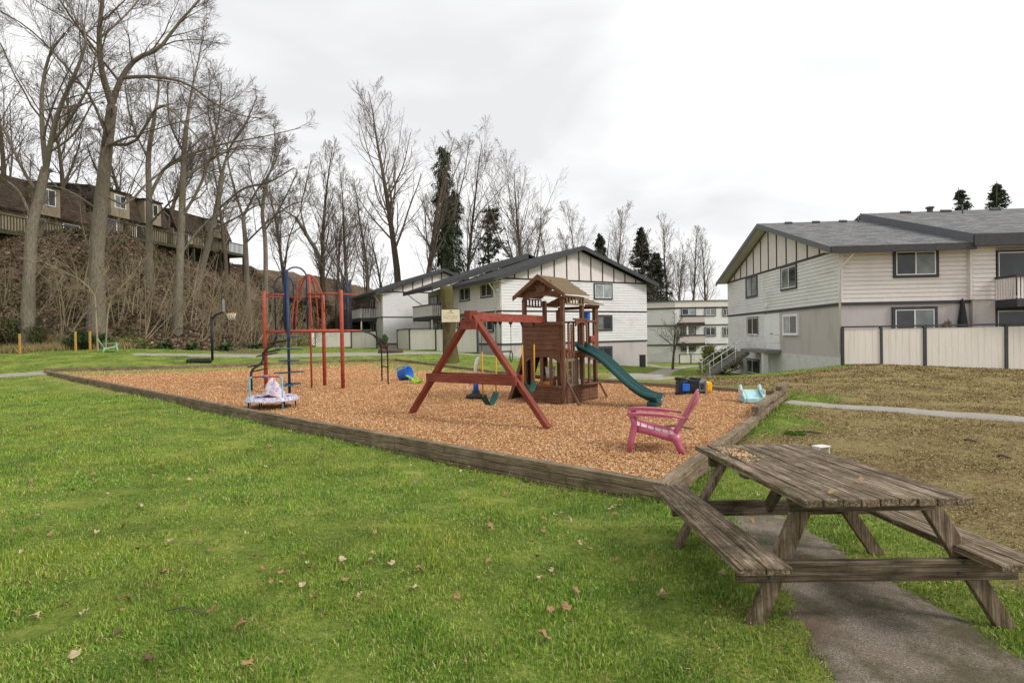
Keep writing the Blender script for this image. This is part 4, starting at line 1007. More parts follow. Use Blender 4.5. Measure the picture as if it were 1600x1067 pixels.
# ---- townhouses on the hill
th0 = (-36.5, 38.0); th1 = (-31.5, 62.0)
for k, (za, zb_, ya, yb, lab) in enumerate(((10.0, 13.9, 38, 46.5, 'brown shingled townhouse with cream dormer and long deck at the top left of the bank'), (11.2, 14.9, 47.2, 54.5, 'middle brown mansard townhouse half hidden by bare trees on the bank'), (11.6, 14.7, 55.2, 63, 'farthest brown mansard townhouse at the right end of the row on the bank'))):
    x_ = th0[0]+(ya-38)*(th1[0]-th0[0])/24; Ln = yb-ya
    b = Bld('townhouse', (x_, ya), (math.cos(R(-12)), math.sin(R(-12))), lab, 'house', 'townhouses on top of the bank')
    # here the visible long side is x = 0 looking along +x; build mirrored: wall at x=0, body towards -x
    hb = za+(zb_-za)*.38
    mb = MB(); mb.bb(-9, 0, 0, Ln, za-3, hb); mb.build('wall', M['creamhouse'], b.root)
    polys = [[(.35, 0, hb-.1), (.35, Ln, hb-.1), (-.5, Ln, zb_), (-.5, 0, zb_)], [(-.5, 0, zb_), (-.5, Ln, zb_), (-4.5, Ln, zb_+.5), (-4.5, 0, zb_+.5)], [(-4.5, 0, zb_+.5), (-4.5, Ln, zb_+.5), (-9, Ln, zb_), (-9, 0, zb_)]]
    roof_obj('roof', polys, M['roof_brown'], b.root, .12)
    mb = MB(); mb.prism([(.3, 0, hb), (-.5, 0, zb_-.1), (-4.5, 0, zb_+.38), (-9, 0, zb_-.1), (-9, 0, hb)], (0, .06, 0)); mb.build('gable_wall', M['roof_brown'], b.root); mb = MB(); mb.prism([(.3, Ln-.06, hb), (-.5, Ln-.06, zb_-.1), (-4.5, Ln-.06, zb_+.38), (-9, Ln-.06, zb_-.1), (-9, Ln-.06, hb)], (0, .06, 0)); mb.build('gable_wall', M['roof_brown'], b.root)
    for dy in ((5.0,) if k == 0 else (1.8, 5.2) if k == 1 else (5.2,)):
        z0, z1 = hb-.15, zb_-.35
        d_ = MB().bb(-.3, .55, dy-.9, dy+.9, z0, z1).build('dormer', M['creamhouse'], b.root)
        MB().bb(-.35, .7, dy-1.05, dy+1.05, z1, z1+.14).build('dormer_roof', M['roof_brown'], d_)
        MB().bb(.5, .58, dy-.55, dy+.55, z0+.75, z1-.2).build('window_frame', M['white'], d_)
        MB().bb(.5, .6, dy-.47, dy-.03, z0+.83, z1-.28).build('pane', M['glass_curtain'], d_); MB().bb(.5, .6, dy+.03, dy+.47, z0+.83, z1-.28).build('pane', M['glass'], d_)
    for dy in (1.2, 4.5, 7.2):
        if dy < Ln-.8:
            w_ = MB().bb(-.02, .05, dy-.7, dy+.7, hb-1.7, hb-.35).build('window', M['white'], b.root); MB().bb(.0, .07, dy-.62, dy+.62, hb-1.62, hb-.43).build('pane', M['glass'], w_)
    zd = za-.55
    dk = MB().bb(0.02, 2.2, 0, Ln, zd-.28, zd).build('deck', M['mossdeck'], b.root)
    mb = MB(); y = .1
    while y < Ln: mb.bb(2.1, 2.15, y, y+.06, zd, zd+.95); y += .2
    mb.bb(2.06, 2.2, 0, Ln, zd+.95, zd+1.03); mb.build('railing', M['mossdeck'], dk)
    for y in (.3, Ln/2, Ln-.3): MB().bb(1.9, 2.06, y-.08, y+.08, zd-3, zd-.28).build('deck_post', M['mossdeck'], dk)
    MB().bb(-.05, .015, 0, Ln, zd-3, zd-.28).build('under_deck_shade', M['dark'], dk)  # dark sheet standing in for the shade beneath the deck
# distant blue ridge
xs = np.linspace(-300, 700, 60); V = []; 
for x in xs:
    h = 26+9*math.sin(x/90+1.0)+4*math.sin(x/33)
    V += [(x, 650, -40), (x, 700, h), (x, 760, h*.9), (x, 860, -40)]
Fq = [(i*4+j, (i+1)*4+j, (i+1)*4+j+1, i*4+j+1) for i in range(len(xs)-1) for j in range(3)]
M['ridge'] = mnoise('distant_forest', srgb('737e8c'), srgb('828c98'), .02, 1, 0)
tag(np_mesh('hills', np.array(V, float), np.array(Fq), M['ridge'], smooth=True), kind='structure')
# ================================================================== picnic table
TX, TY0, TLEN, TWD = 1.92, 2.84, 1.80, .865
tz0 = float(tz(TX, 3.4))
pt = empty('picnic_table', (TX, TY0, 0), R(-.6), 'weathered brown wooden picnic table with two benches standing on the asphalt pad', 'picnic table')
pt.rotation_euler = (R(-2.3), 0, R(-.6)); pt.location.z = .045
H_T, H_B = .785, .455
PT_GR = pt
mb = MB(); nb = 9; bw = TWD/nb; rr = random.Random(2)
for i in range(nb):
    x = -TWD/2+bw*(i+.5); e0, e1 = rr.uniform(-.006, .006), rr.uniform(-.01, .01)
    mb.box((x, TLEN/2+(e0+e1)/2, H_T-.02+rr.uniform(-.002, .002)), (bw-.007, TLEN+e1-e0, .04))
top_o = mb.build('tabletop', M['plank'], pt, bevel=.004)
for sgn, nm in ((-1, 'left'), (1, 'right')):
    mb = MB(); 
    for i in range(2):
        x = sgn*(.655 + (i-.5)*.137); mb.box((x, TLEN/2+rr.uniform(-.005, .005), H_B-.02), (.131, TLEN+.06, .04))
    # chamfered outer corner is worn away by the bevel
    mb.build('bench_seat', M['plank'], pt, bevel=.005)
for yy in (.30, TLEN-.28):
    for sgn in (-1, 1):
        a = Vector(((-.27 if sgn < 0 else .37), yy, H_T-.045)); b_ = Vector(((-.60 if sgn < 0 else .84) if yy < 1 else (-.70 if sgn < 0 else .90), yy, (.0 if sgn < 0 else -.07) if yy < 1 else (.02 if sgn < 0 else -.08)))
        MB().bar(a, b_, .042, .098, up=(1, 0, .6)).build('leg', M['plank_leg'], pt, bevel=.004)
    off = -.043 if yy < 1 else .043
    MB().bar((-.70, yy+off, H_B-.125), (.84, yy+off, H_B-.125), .04, .115).build('crossbeam', M['plank_beam'], pt, bevel=.004)
    MB().bar((-.40, yy+off, H_T-.085), (.40, yy+off, H_T-.085), .04, .085).build('top_cleat', M['plank_beam'], pt, bevel=.004)
    for sgn in (-1, 1):
        for k in (-.03, .03):
            mb = MB(); mb.tube([(sgn*(.53+k*.5), yy+off*1.45, H_B-.115+k), (sgn*(.53+k*.5), yy+off*1.75, H_B-.115+k)], .011, 8); mb.build('bolt', M['chain'], pt)
for (y0, y1) in ((TLEN-.36, TLEN-.72),):
    MB().bar((0.0, y0, H_B-.1), (0.0, y1, H_T-.06), .04, .085, up=(0, 0, 1)).build('brace', M['plank_beam'], pt, bevel=.003)
MB().box((.0, TLEN/2, H_T-.06), (TWD-.06, .09, .036)).build('middle_cleat', M['plank_beam'], pt, bevel=.003)

# ================================================================== adirondack chairs
def adirondack(name, loc, rz, mat, seatm, label, s=1.0, tilt=(0, 0)):
    """faces -x locally; moulded plastic"""
    root = empty(name, loc, rz, label, 'chair'); root.rotation_euler = (tilt[0], tilt[1], rz)
    W = .56
    # seat: five slats sloping to the back
    for i in range(5):
        pass
    mb = MB()
    def prof(t): return (-.33+.60*t, .385-.155*t+.02*math.sin(t*3.14)*-1)
    for i in range(6):
        t0, t1 = i/6+.012, (i+1)/6-.012
        x0, z0 = prof(t0); x1, z1 = prof(t1); hw = (W/2-.04)*(1-.12*(i/6))
        rows = [[(x0+(x1-x0)*k/3, y, z0+(z1-z0)*k/3-(.0)) for y in (-hw, 0, hw)] for k in range(4)]; mb.sheet(rows, .014)
    for sg in (-1, 1):
        rows = [[(prof(t)[0], sg*(hw_), prof(t)[1]-.002-d) for d in (0, .035)] for t, hw_ in ((0, W/2-.04), (.5, W/2-.06), (1, W/2-.075))]; mb.sheet(rows, .02)
    rows = [[(-.33-.028*math.sin(a), y, .385-.03*(1-math.cos(a))-.0) for y in (-W/2+.03, 0, W/2-.03)] for a in (0, .5, 1.0, 1.57, 2.2)]; mb.sheet(rows, .014)
    mb.build('seat', seatm, root)
    # back: five vertical slats fanning, rounded top, reclined
    mb = MB(); tall = [.60, .67, .70, .67, .60]
    for i in range(5):
        u = (i-2); rows = []
        for k in range(9):
            t = k/8; L_ = tall[i]*t; x = .25+.33*t-.04*t*t+.03*t*t*t; z = .22+L_*.93
            wd = .048+.012*t; cy = u*(.094+.030*t*(1-.25*t)); cup = .012*abs(u)
            if t > .9: wd *= .72
            x_ = x-.012*abs(u)*.8*(1-t*.5)
            rows.append([(x_, cy-wd, z), (x_+.004, cy, z), (x_, cy+wd, z)])
        mb.sheet(rows, .016)
    for (t, hw) in ((.02, .25), (.42, .29)):
        x = .25+.33*t+.016; z = .22+.7*t*.93; mb.box((x, 0, z), (.02, hw*2, .045), Matrix.Rotation(R(-24), 3, 'Y'))
    mb.build('backrest', mat, root)
    for sg in (-1, 1):
        y = sg*(W/2+.02)
        mb = MB(); pts = [(-.40, .555), (-.2, .565), (0, .555), (.2, .53), (.36, .50)]; wds = [.05, .056, .05, .038, .03]
        rows = [[(px_, y-wd*.9, z-.004), (px_, y, z+.004), (px_, y+wd*.9, z-.004)] for (px_, z), wd in zip(pts, wds)]; mb.sheet(rows, .022)
        mb.prism([(-.41, y-.045, .55), (-.2, y-.045, .555), (.2, y-.04, .52), (.2, y-.04, .503), (-.2, y-.045, .525), (-.40, y-.045, .52)], (0, .012, 0)); 
        mb.build('armrest', mat, root)
        mb = MB()   # front leg: wide at the top, splayed forward at the foot
        rows = [[(x0, y, z), ((x0+x1)/2, y+sg*.018, z), (x1, y, z)] for (x0, x1, z) in ((-.375, -.30, .55), (-.34, -.275, .42), (-.355, -.275, .34), (-.385, -.32, .17), (-.415, -.365, .0))]
        mb.sheet(rows, .03); mb.build('leg', mat, root)
        mb = MB()
        rows = [[(x0, y*.93, z), ((x0+x1)/2, y*.93+sg*.018, z), (x1, y*.93, z)] for (x0, x1, z) in ((.14, .32, .28), (.19, .31, .2), (.25, .335, .1), (.30, .36, .0))]
        mb.sheet(rows, .03)
        rows = [[(x, y*.94, z0), (x, y*.94, z1)] for x, z0, z1 in ((-.30, .30, .40), (-.1, .26, .35), (.1, .2, .30), (.3, .15, .27))]; mb.sheet(rows, .022)
        mb.build('leg', mat, root)
    root.scale = (s, s, s); return root
pc = onchips(1030, 705); pc.z = float(zc(pc.x, pc.y))
adirondack('adirondack_chair', (pc.x-.0, pc.y+.12, pc.z-.005), R(-13), M['pink'], M['palepink'], 'pink plastic adirondack chair standing on the wood chips beyond the picnic table', 1.02)
gc = at(172, 547, 28.4); adirondack('adirondack_chair', (gc.x, gc.y, float(tz(gc.x, gc.y))-.02), R(212), M['greenchair'], M['greenchair'], 'pale green plastic adirondack chair on the far lawn below the wooded bank', .86)

# ================================================================== wooden playset
PO = Vector((.25, 13.92, float(zc(.25, 13.92)))); PRZ = math.atan2(-.6, .8)
ps = empty('wooden_playset', PO, PRZ, 'brown wooden playhouse tower with green slide and red swing frame on the wood chips', 'playset')
def P(n, mb, m='brown', bevel=.006, label=None, parent=None): return mb.build(n, M[m], parent or ps, bevel=bevel, label=label)
def pl(px, py, Y=None, x=None, y=None):
    """pixel -> playset local on plane local x = const or y = const"""
    v = ray(px, py); o = Vector((0, 0, CAMZ)); X_ = Vector((.8, -.6, 0)); Y_ = Vector((.6, .8, 0))
    n, c_ = (X_, x) if x is not None else (Y_, y)
    t = ((PO+n*c_)-o).dot(n)/v.dot(n); q = o+v*t-PO; return Vector((q.dot(X_), q.dot(Y_), q.z))
TW_, TD = 1.2, 1.66
zU = pl(850, 507, y=0).z; zM = pl(850, 556, y=0).z; zL = pl(850, 602, y=0).z; zPst = pl(850, 466, y=0).z
zDeck = zM+.08
for (x, y, zt, nm) in ((.05, .05, zPst, 0), (TW_-.05, .05, zPst, 0), (.05, .95, zPst, 0), (TW_-.05, .95, zPst, 0), (.05, TD-.05, zPst-.22, 0), (TW_-.05, TD-.05, zPst-.22, 0)):
    mb = MB(); mb.bb(x-.045, x+.045, y-.045, y+.045, -.05, zt); P('post', mb, 'brownz')
# front wall: siding, arch opening with slats, lower siding
def boards(mb, x0, x1, y0, y1, z0, z1, axis='front', n=6, th=.022):
    h = (z1-z0)/n
    for i in range(n):
        a, b_ = z0+i*h+.003, z0+(i+1)*h-.003
        if axis == 'front': mb.bb(x0, x1, y0-th, y0, a, b_)
        else: mb.bb(x0, x0+th, y0, y1, a, b_)
mb = MB(); boards(mb, .1, TW_-.1, 0, 0, zM+.02, zU-.03, n=6); mb.bb(.1, TW_-.1, .004, .012, zM+.02, zU-.03); P('upper_wall', mb)
mb = MB(); boards(mb, .1, TW_-.1, 0, 0, .0, zL-.03, n=5); mb.bb(.1, TW_-.1, .004, .012, 0, zL-.03); P('lower_wall', mb)
mb = MB(); mb.bb(.02, TW_-.0, -.06, .06, zU-.03, zU+.05); P('ledge', mb)
mb = MB(); mb.bb(.08, TW_-.08, -.05, .04, zL-.04, zL+.0); P('sill', mb)
# arch header
mb = MB(); pts = []
for k in range(13):
    t = k/12; pts.append((.1+(TW_-.2)*t, -.024, zM-.17+.15*math.sin(math.pi*t)**.7))
mb.prism([(.1, -.024, zM+.04)]+pts+[(TW_-.1, -.024, zM+.04)], (0, .02, 0)); P('arch_header', mb, bevel=0)
for x in (.30, .57, .84): mb = MB(); mb.bb(x-.045, x+.045, -.02, 0, zL, zM-.02); P('slat', mb, 'brownz')
mb = MB(); mb.bb(.1, TW_-.1, .3, .32, zL+.12, zL+.2); P('inner_rail', mb)
# deck
mb = MB(); boards(mb, 0, 0, 0, 0, 0, 0, n=1)
mb = MB()
for i in range(12): mb.bb(.06, TW_-.06, .08+i*.128, .08+i*.128+.12, zDeck-.04, zDeck)
P('deck', mb)
mb = MB(); mb.bb(TW_-.02, TW_+.02, .1, TD-.1, zDeck-.13, zDeck-.0); mb.bb(-.02, .02, .1, TD-.1, zDeck-.13, zDeck); P('deck_joist', mb)
# side wall (x = TW_): lower boards, counter opening, window
zs = pl(925, 598, x=TW_).z
mb = MB(); boards(mb, TW_, 0, .1, TD-.1, 0, zs-.02, 'side', 4); P('side_wall', mb)
ledy0, ledy1 = pl(903, 596, x=TW_).y, pl(932, 592, x=TW_).y
mb = MB(); mb.bb(TW_-.02, TW_+.14, ledy0, TD, zs-.02, zs+.015); P('counter', mb)
for y in (.58, 1.18): mb = MB(); mb.bb(TW_-.01, TW_+.03, y-.04, y+.04, 0, zDeck-.1); P('stud', mb, 'brownz')
wf = MB(); y0, y1 = .1, .54; z0, z1 = zs, zDeck-.22
wf.bb(TW_+.0, TW_+.03, y0, y1, z1, z1+.07); wf.bb(TW_, TW_+.03, y0, y1, z0, z0+.05)
for y in (y0, (y0+y1)/2-.02, y1-.05): wf.bb(TW_+.002, TW_+.028, y, y+.05, z0+.05, z1)
for k in (1, 2): wf.bb(TW_+.006, TW_+.02, y0, y1, z0+(z1-z0)*k/3-.01, z0+(z1-z0)*k/3+.01)
for y in (.2, .42): wf.bb(TW_+.006, TW_+.02, y-.008, y+.008, z0, z1)
P('window', wf, 'shingle_play', bevel=.003)
mb = MB(); mb.bb(TW_-.005, TW_+.005, .1, 1.62, z1+.07, zDeck-.12); P('upper_side_panel', mb)
# back wall slats, far side
mb = MB(); boards(mb, .1, TW_-.1, TD, 0, 0, zs, n=4); P('back_wall', mb)
for x in (.35, .7): mb = MB(); mb.bb(x-.04, x+.04, TD-.02, TD+.02, zs, zDeck-.1); P('stud', mb, 'brownz')
mb = MB(); mb.bb(.1, TW_-.1, TD-.02, TD+.01, zDeck-.14, zDeck); P('deck_joist', mb)
# lighter play panel and toys inside the house are separate things below
# railings above the deck on the slide side and the back
zR = pl(905, 500, x=TW_).z
for (ya, yb) in ((.56, 1.0),):
    pts = []
    for k in range(11):
        t = k/10; pts.append((TW_+.01, ya-.05+(yb-ya+.1)*t, zR-.16+.1*math.sin(math.pi*t)**.8))
    mb = MB(); mb.prism([(TW_+.01, ya-.05, zR)]+pts+[(TW_+.01, yb+.05, zR)], (.03, 0, 0)); mb.bb(TW_-.02, TW_+.06, ya-.1, yb+.08, zR, zR+.035); P('slide_arch', mb, bevel=.0)
for y in (.22, .36, 1.1, 1.5): mb = MB(); mb.bb(TW_-.01, TW_+.02, y-.04, y+.04, zDeck-.16, zR-.02 if y > 1 else zU); P('rail_slat', mb, 'brownz')
mb = MB(); mb.bb(TW_-.03, TW_+.05, 1.0, TD, zR-.05, zR-.0); P('top_rail', mb)
mb = MB(); mb.bb(.0, TW_, TD-.04, TD+.0, zR-.05, zR); P('top_rail', mb)
for x in (.2, .35, .5, .65, .8, .95): mb = MB(); mb.bb(x-.03, x+.03, TD-.03, TD-.01, zDeck, zR-.05); P('rail_slat', mb, 'brownz')
mb = MB(); mb.bb(-.03, .03, .1, TD, zR-.05, zR); P('top_rail', mb)
for y in (.25, .5, .75, 1.2, 1.4): mb = MB(); mb.bb(-.01, .01, y-.03, y+.03, zDeck, zR-.05); P('rail_slat', mb, 'brownz')
# triangular play panel and steering box
mb = MB(); ty, tzz = 1.35, zDeck+.02
mb.prism([(TW_+.03, ty-.2, zDeck-.22), (TW_+.03, ty+.2, zDeck-.22), (TW_+.03, ty, zDeck+.2)], (.03, 0, 0)); P('triangle_panel', mb, 'brown', bevel=.004)
mb = MB(); mb.bb(TW_+.0, TW_+.05, ty-.12, ty+.12, zDeck+.22, zDeck+.38); P('toy_panel', mb, 'redbeam', bevel=.01)
# roof truss + gable
zE_ = pl(815, 466, y=-.12).z+.03; xL = -.13; xR_ = TW_+.13; xm = TW_/2
zA = pl(847, 430, y=-.12).z
def zroof(x): return zA-(zA-zE_)*abs(x-xm)/(xm-xL)
r0, r1 = -.14, 1.05
for (xa, xb) in ((xL, xm), (xR_, xm)):
    nrow = 8; mb = MB()
    for i in range(nrow):
        t0, t1 = i/nrow, (i+1)/nrow; x0, x1 = xa+(xb-xa)*t0, xa+(xb-xa)*t1
        za_, zb2 = zE_+(zA-zE_)*t0, zE_+(zA-zE_)*t1
        q = [(x0, r0, za_+.034), (x1, r0, zb2+.012), (x1, r1, zb2+.012), (x0, r1, za_+.034)]
        mb.prism(q, (0, 0, -.03))
        # individual shingle notches
        for k in range(9):
            y = r0+(r1-r0)*(k+.5*(i % 2)+.2)/9.4
            dx = (x1-x0)
            mb.prism([(x0+dx*.02, y, za_+.040), (x1-dx*.1, y, zb2+.016), (x1-dx*.1, y+.1, zb2+.016), (x0+dx*.02, y+.1, za_+.040)], (0, 0, -.006))
    P('roof', mb, 'shingle_play', bevel=0)
for y in (r0-.035,):
    for (xa, xb) in ((xL-.02, xm), (xR_+.02, xm)):
        mb = MB(); mb.prism([(xa, y, zroof(xa)+.03), (xb, y, zA+.03), (xb, y, zA-.09), (xa, y, zroof(xa)-.07)], (0, .04, 0)); P('rake_board', mb, bevel=0)
mb = MB(); pts = []
zt_ = zE_-.02
for k in range(13): t = k/12; pts.append((.06+(TW_-.12)*t, -.02, zt_-.08+.10*math.sin(math.pi*t)**.8))
mb.prism([(.06, -.02, zt_+.13)]+pts+[(TW_-.06, -.02, zt_+.13)], (0, .03, 0)); P('truss_tie', mb, bevel=0)
mb = MB(); mb.bb(xm-.05, xm+.05, -.03, .02, zt_+.13, zA-.07); P('king_post', mb, 'brownz')
for sg in (-1, 1): mb = MB(); mb.bar((xm, -.005, zt_+.17), (xm+sg*.28, -.005, zt_+.37), .04, .07); P('truss_strut', mb)
mb = MB(); mb.bb(xm-.13, xm+.13, -.045, -.02, zt_+.10, zt_+.26); P('truss_plate', mb)
# window panel beneath the eave at the sides
for x in (TW_+.02, -.04):
    mb = MB(); a, b_ = zE_-.19, zE_-.02
    mb.bb(x, x+.02, .1, .92, b_-.03, b_); mb.bb(x, x+.02, .1, .92, a-.04, a)
    for k in range(7): y = .1+k*.133; mb.bb(x, x+.02, y, y+.045, a, b_-.03)
    P('eave_grille', mb, 'shingle_play' if x > 0 else 'brown', bevel=0)
# small lower roof at the back
z1_, z0_ = pl(910, 467, x=TW_-.1).z, pl(925, 487, x=TW_+.12).z
for sg, xa in ((1, TW_+.12), (-1, -.12)):
    mb = MB(); n_ = 5; zt2 = zA-.42; ze2 = zE_-.2
    for i in range(n_):
        t0, t1 = i/n_, (i+1)/n_; x0, x1 = xa+(xm-xa)*t0, xa+(xm-xa)*t1; a, b_ = ze2+(zt2-ze2)*t0, ze2+(zt2-ze2)*t1
        mb.prism([(x0, 1.06, a+.03), (x1, 1.06, b_+.01), (x1, 1.82, b_+.01), (x0, 1.82, a+.03)], (0, 0, -.025))
    P('rear_roof', mb, 'shingle_play', bevel=0)
mb = MB(); mb.bb(.0, TW_+.0, 1.72, 1.76, zE_-.28, zE_-.2); mb.bb(TW_-.02, TW_+.02, 1.06, 1.76, zE_-.26, zE_-.19); P('eave_beam', mb)
for x in (TW_-.05, .05): mb = MB(); mb.bb(x-.04, x+.04, 1.66, 1.74, zDeck, zE_-.2); P('post', mb, 'brownz')
for x, ln in ((.3, 0), (.75, 0)):
    pass
# props and climbing wall
mb = MB(); q = pl(905, 640, x=TW_+.35); mb.bar((TW_+.0, .12, zs+.12), (TW_+.42, -.02, -.02), .04, .05); P('diagonal_prop', mb, 'brownz')
mb = MB(); mb.bar((TW_, 1.6, zs+.1), (TW_+.12, TD+.25, -.02), .04, .05); P('diagonal_prop', mb, 'brownz')
cw = MB(); cw.prism([(-.03, .15, zDeck-.05), (-.03, .85, zDeck-.05), (-.5, .85, -.02), (-.5, .15, -.02)], (.03, 0, .012)); cwo = P('climbing_wall', cw, 'dark')
for y in (.15, .85): mb = MB(); mb.bar((-.04, y, zDeck), (-.53, y, -.03), .06, .09); mb.build('rail', M['brown'], cwo)
# slide
sl_pts = []
S0 = Vector((TW_+.02, .78, zDeck+.0)); slen = 2.02
for k in range(25):
    t = k/24; x = TW_+slen*t
    z = zDeck*(1-t)+.09*math.sin(2*math.pi*(t*1.02))*1.0+.02
    if t > .9: z = max(z, .10-(t-.9)*.3) 
    if t < .06: z = zDeck+.03
    sl_pts.append((x, z))
mb = MB(); cross = [(-.27, .10), (-.25, .155), (-.215, .15), (-.19, .06), (-.12, .0), (0, -.02), (.12, .0), (.19, .06), (.215, .15), (.25, .155), (.27, .10)]
rows = [[(x, .78+cy, z+cz) for cy, cz in cross] for x, z in sl_pts]; mb.sheet(rows, .014)
slo = P('slide', mb, 'slide', bevel=0)
for sg in (-1, 1): mb = MB(); mb.tube([(x, .78+sg*.235, z+.158) for x, z in sl_pts], .022, 8); mb.build('slide_edge', M['slide'], slo)
mb = MB(); mb.bb(TW_+slen-.25, TW_+slen-.02, .6, .96, -.03, .09); mb.build('slide_foot', M['slide'], slo, bevel=.03)
# swing frame
fA = Vector((-.79, -2.99, -.01)); fB = Vector((2.66, -2.93, -.03)); 
zB = pl(737, 488, y=-3.0).z
xa_ = pl(737, 492, y=-3.0).x
ap = Vector((xa_, -3.0, zB-.10))
for f_, sg in ((fA, -1), (fB, 1)):
    mb = MB(); mb.bar(ap+Vector((sg*.05, 0, .02)), f_, .09, .135, up=(0, 1, 0)); P('swing_leg', mb, 'redz', label='red swing leg')
zc1 = pl(740, 592, y=-3.0).z; 
t_ = (ap.z-zc1)/(ap.z); xl = ap.x+(fA.x-ap.x)*t_; xr = ap.x+(fB.x-ap.x)*t_
mb = MB(); mb.bar((xl-.12, -3.09, zc1-.0), (xr+.1, -3.09, zc1-.0), .04, .17); mb.bar((xl-.1, -2.91, zc1+.02), (xr+.1, -2.91, zc1+.02), .04, .17)
mb.build('crossbar', M['red'], ps, bevel=.006, label='red crossbar of the swing frame')
mb = MB(); mb.bb(ap.x-.2, ap.x+.2, -3.12, -3.06, zB-.33, zB-.14); mb.bb(ap.x-.2, ap.x+.2, -2.94, -2.88, zB-.33, zB-.14); P('apex_plate', mb, 'red')
mb = MB(); mb.bb(ap.x-.07, ap.x+.07, -3.14, -2.9, zB-.2, zB+.03); P('apex_block', mb, 'redz')
bx1 = pl(851, 497, y=-.1).x
BEAM = (Vector((ap.x, -3.06, zB-.085)), Vector((bx1-.1, .0, zU+.12)))
mb = MB(); mb.bar(BEAM[0], BEAM[1], .085, .17); P('swing_beam', mb, 'redbeam')
def beam_at(t): return BEAM[0].lerp(BEAM[1], t)
def w_of(v): return PO+Vector((.8, -.6, 0))*v.x+Vector((.6, .8, 0))*v.y+Vector((0, 0, v.z))

# swings (they hang from the beam: things of their own)
def hanging(name, t0, t1, zseat, label, kind):
    a, b_ = beam_at(t0), beam_at(t1); mid = (a+b_)/2; root = empty(name, w_of(Vector((mid.x, mid.y, 0))), PRZ+math.atan2(b_.y-a.y, b_.x-a.x), label, 'swing', 'swings hanging from the red beam' if kind == 'belt' else None)
    Ln = (b_-a).length/2; zt = mid.z-.085; root.location.z = PO.z
    for sg in (-1, 1):
        x = sg*Ln
        mb = MB(); mb.tube([(x, 0, zt+.01), (x, 0, zt-.05)], [.05, .03], 8); mb.tube([(x, 0, zt-.05), (x, 0, zt-.11)], .014, 6); mb.build('hanger', M['black'], root)
        if kind == 'belt':
            mb = MB(); n_ = 26; z0, z1 = zt-.1, zseat+1.05
            for k in range(n_): z = z0+(z1-z0)*k/n_; mb.tube([(x+.006*(k % 2), .006*((k+1) % 2), z), (x-.006*(k % 2), -.006*((k+1) % 2), z+(z1-z0)/n_*1.15)], .006, 5)
            mb.build('chain', M['chain'], root)
            mb = MB(); mb.tube([(x, 0, z1), (x*.93, 0, zseat+.16)], .017, 8); mb.build('grip', M['rope'], root)
        else:
            mb = MB(); n_ = 40; z0, z1 = zt-.1, zseat+.02
            for k in range(n_): z = z0+(z1-z0)*k/n_; mb.tube([(x+.005*(k % 2), .005*((k+1) % 2), z), (x-.005*(k % 2), -.005*((k+1) % 2), z+(z1-z0)/n_*1.15)], .006, 5)
            mb.build('chain', M['chain'], root)
            mb = MB(); R_ = .075; mb.tube([(x+R_*.75*math.sin(a), 0, zseat-.12+R_*1.5*math.cos(a)) for a in np.linspace(0, 2*math.pi, 17)], .014, 6, cap=False); mb.build('ring', M['swingseat'], root)
    if kind == 'belt':
        mb = MB(); rows = []
        for k in range(15):
            u = (k/14-.5)*2; xx = u*Ln*.93; z = zseat+.24*abs(u)**1.9-.04; rows.append([(xx, y, z) for y in (-.075, -.03, .03, .075)])
        mb.sheet(rows, .012); mb.build('seat', M['swingseat'], root)
    else:
        mb = MB(); mb.tube([(-Ln, 0, zseat), (Ln, 0, zseat)], .018, 8); mb.build('bar', M['swingseat'], root)
    return root
hanging('belt_swing', .13, .30, .26, 'green belt swing hanging nearest the red A frame legs', 'belt')
hanging('trapeze_swing', .36, .50, pl(800, 549, y=-1.7).z, 'black trapeze bar with two rings on chains hanging mid beam', 'trap')
hanging('belt_swing', .66, .84, .36, 'green belt swing on yellow gripped chains in front of the brown playhouse wall', 'belt')

# ================================================================== climbing frame
def oc(px, py): p = onchips(px, py); return p
A = oc(416, 607); B = oc(536, 607.5); C_ = oc(507.5, 602)
cf = empty('climbing_frame', A, 0, 'red and dark blue metal climbing frame with arches, disc ladder and arched ladder', 'climbing frame')
def L3(v): return Vector(v)-A
def at3(px, py, ref): v = at(px, py, ref.y); return L3(v)
def cpart(n, pts, r, m, nn=10, cap=True): return MB().tube(pts, r, nn, cap).build(n, M[m], cf)
zr_ = at(475, 517.5, A.y).z; ztp = at(415, 455, A.y).z
for q, top in ((A, ztp), (B, at(533, 453, B.y).z), (C_, at(504, 461, C_.y).z)):
    l = L3(q); mb = MB(); mb.tube([(l.x, l.y, -.1), (l.x, l.y, top-A.z-.02), (l.x, l.y, top-A.z)], [.055, .055, .035], 14); mb.build('post', M['redpaint'], cf)
RZ = zr_-A.z
la, lb, lc = L3(A), L3(B), L3(C_); D_ = Vector((lc.x-1.35, lc.y+.1, 0))
def ringline(a, b_, z, r=.03, n='deck_rail', m='redpaint'): return cpart(n, [(a.x, a.y, z), (b_.x, b_.y, z)], r, m, 8)
ringline(la, lb, RZ, .045); ringline(lb, lc, RZ, .035); ringline(lc, D_, RZ, .03); ringline(D_, la, RZ, .03)
zt1 = at(475, 459.5, A.y).z-A.z; ringline(la, Vector((la.x+.62, la.y+.05, 0)), zt1, .02, 'top_rail'); ringline(Vector((lb.x-1.0, lb.y+.0, 0)), lb, zt1, .022, 'top_rail')
ringline(Vector((lc.x-1.0, lc.y, 0)), lc, zt1-.02, .02, 'top_rail'); ringline(la, la+Vector((.35, .8, 0)), zt1-.05, .018, 'top_rail')
ringline(lb, lb+Vector((.35, .5, 0)), zt1-.02, .018, 'top_rail'); ringline(lb, lb+Vector((.4, .6, 0)), RZ, .022, 'deck_rail')
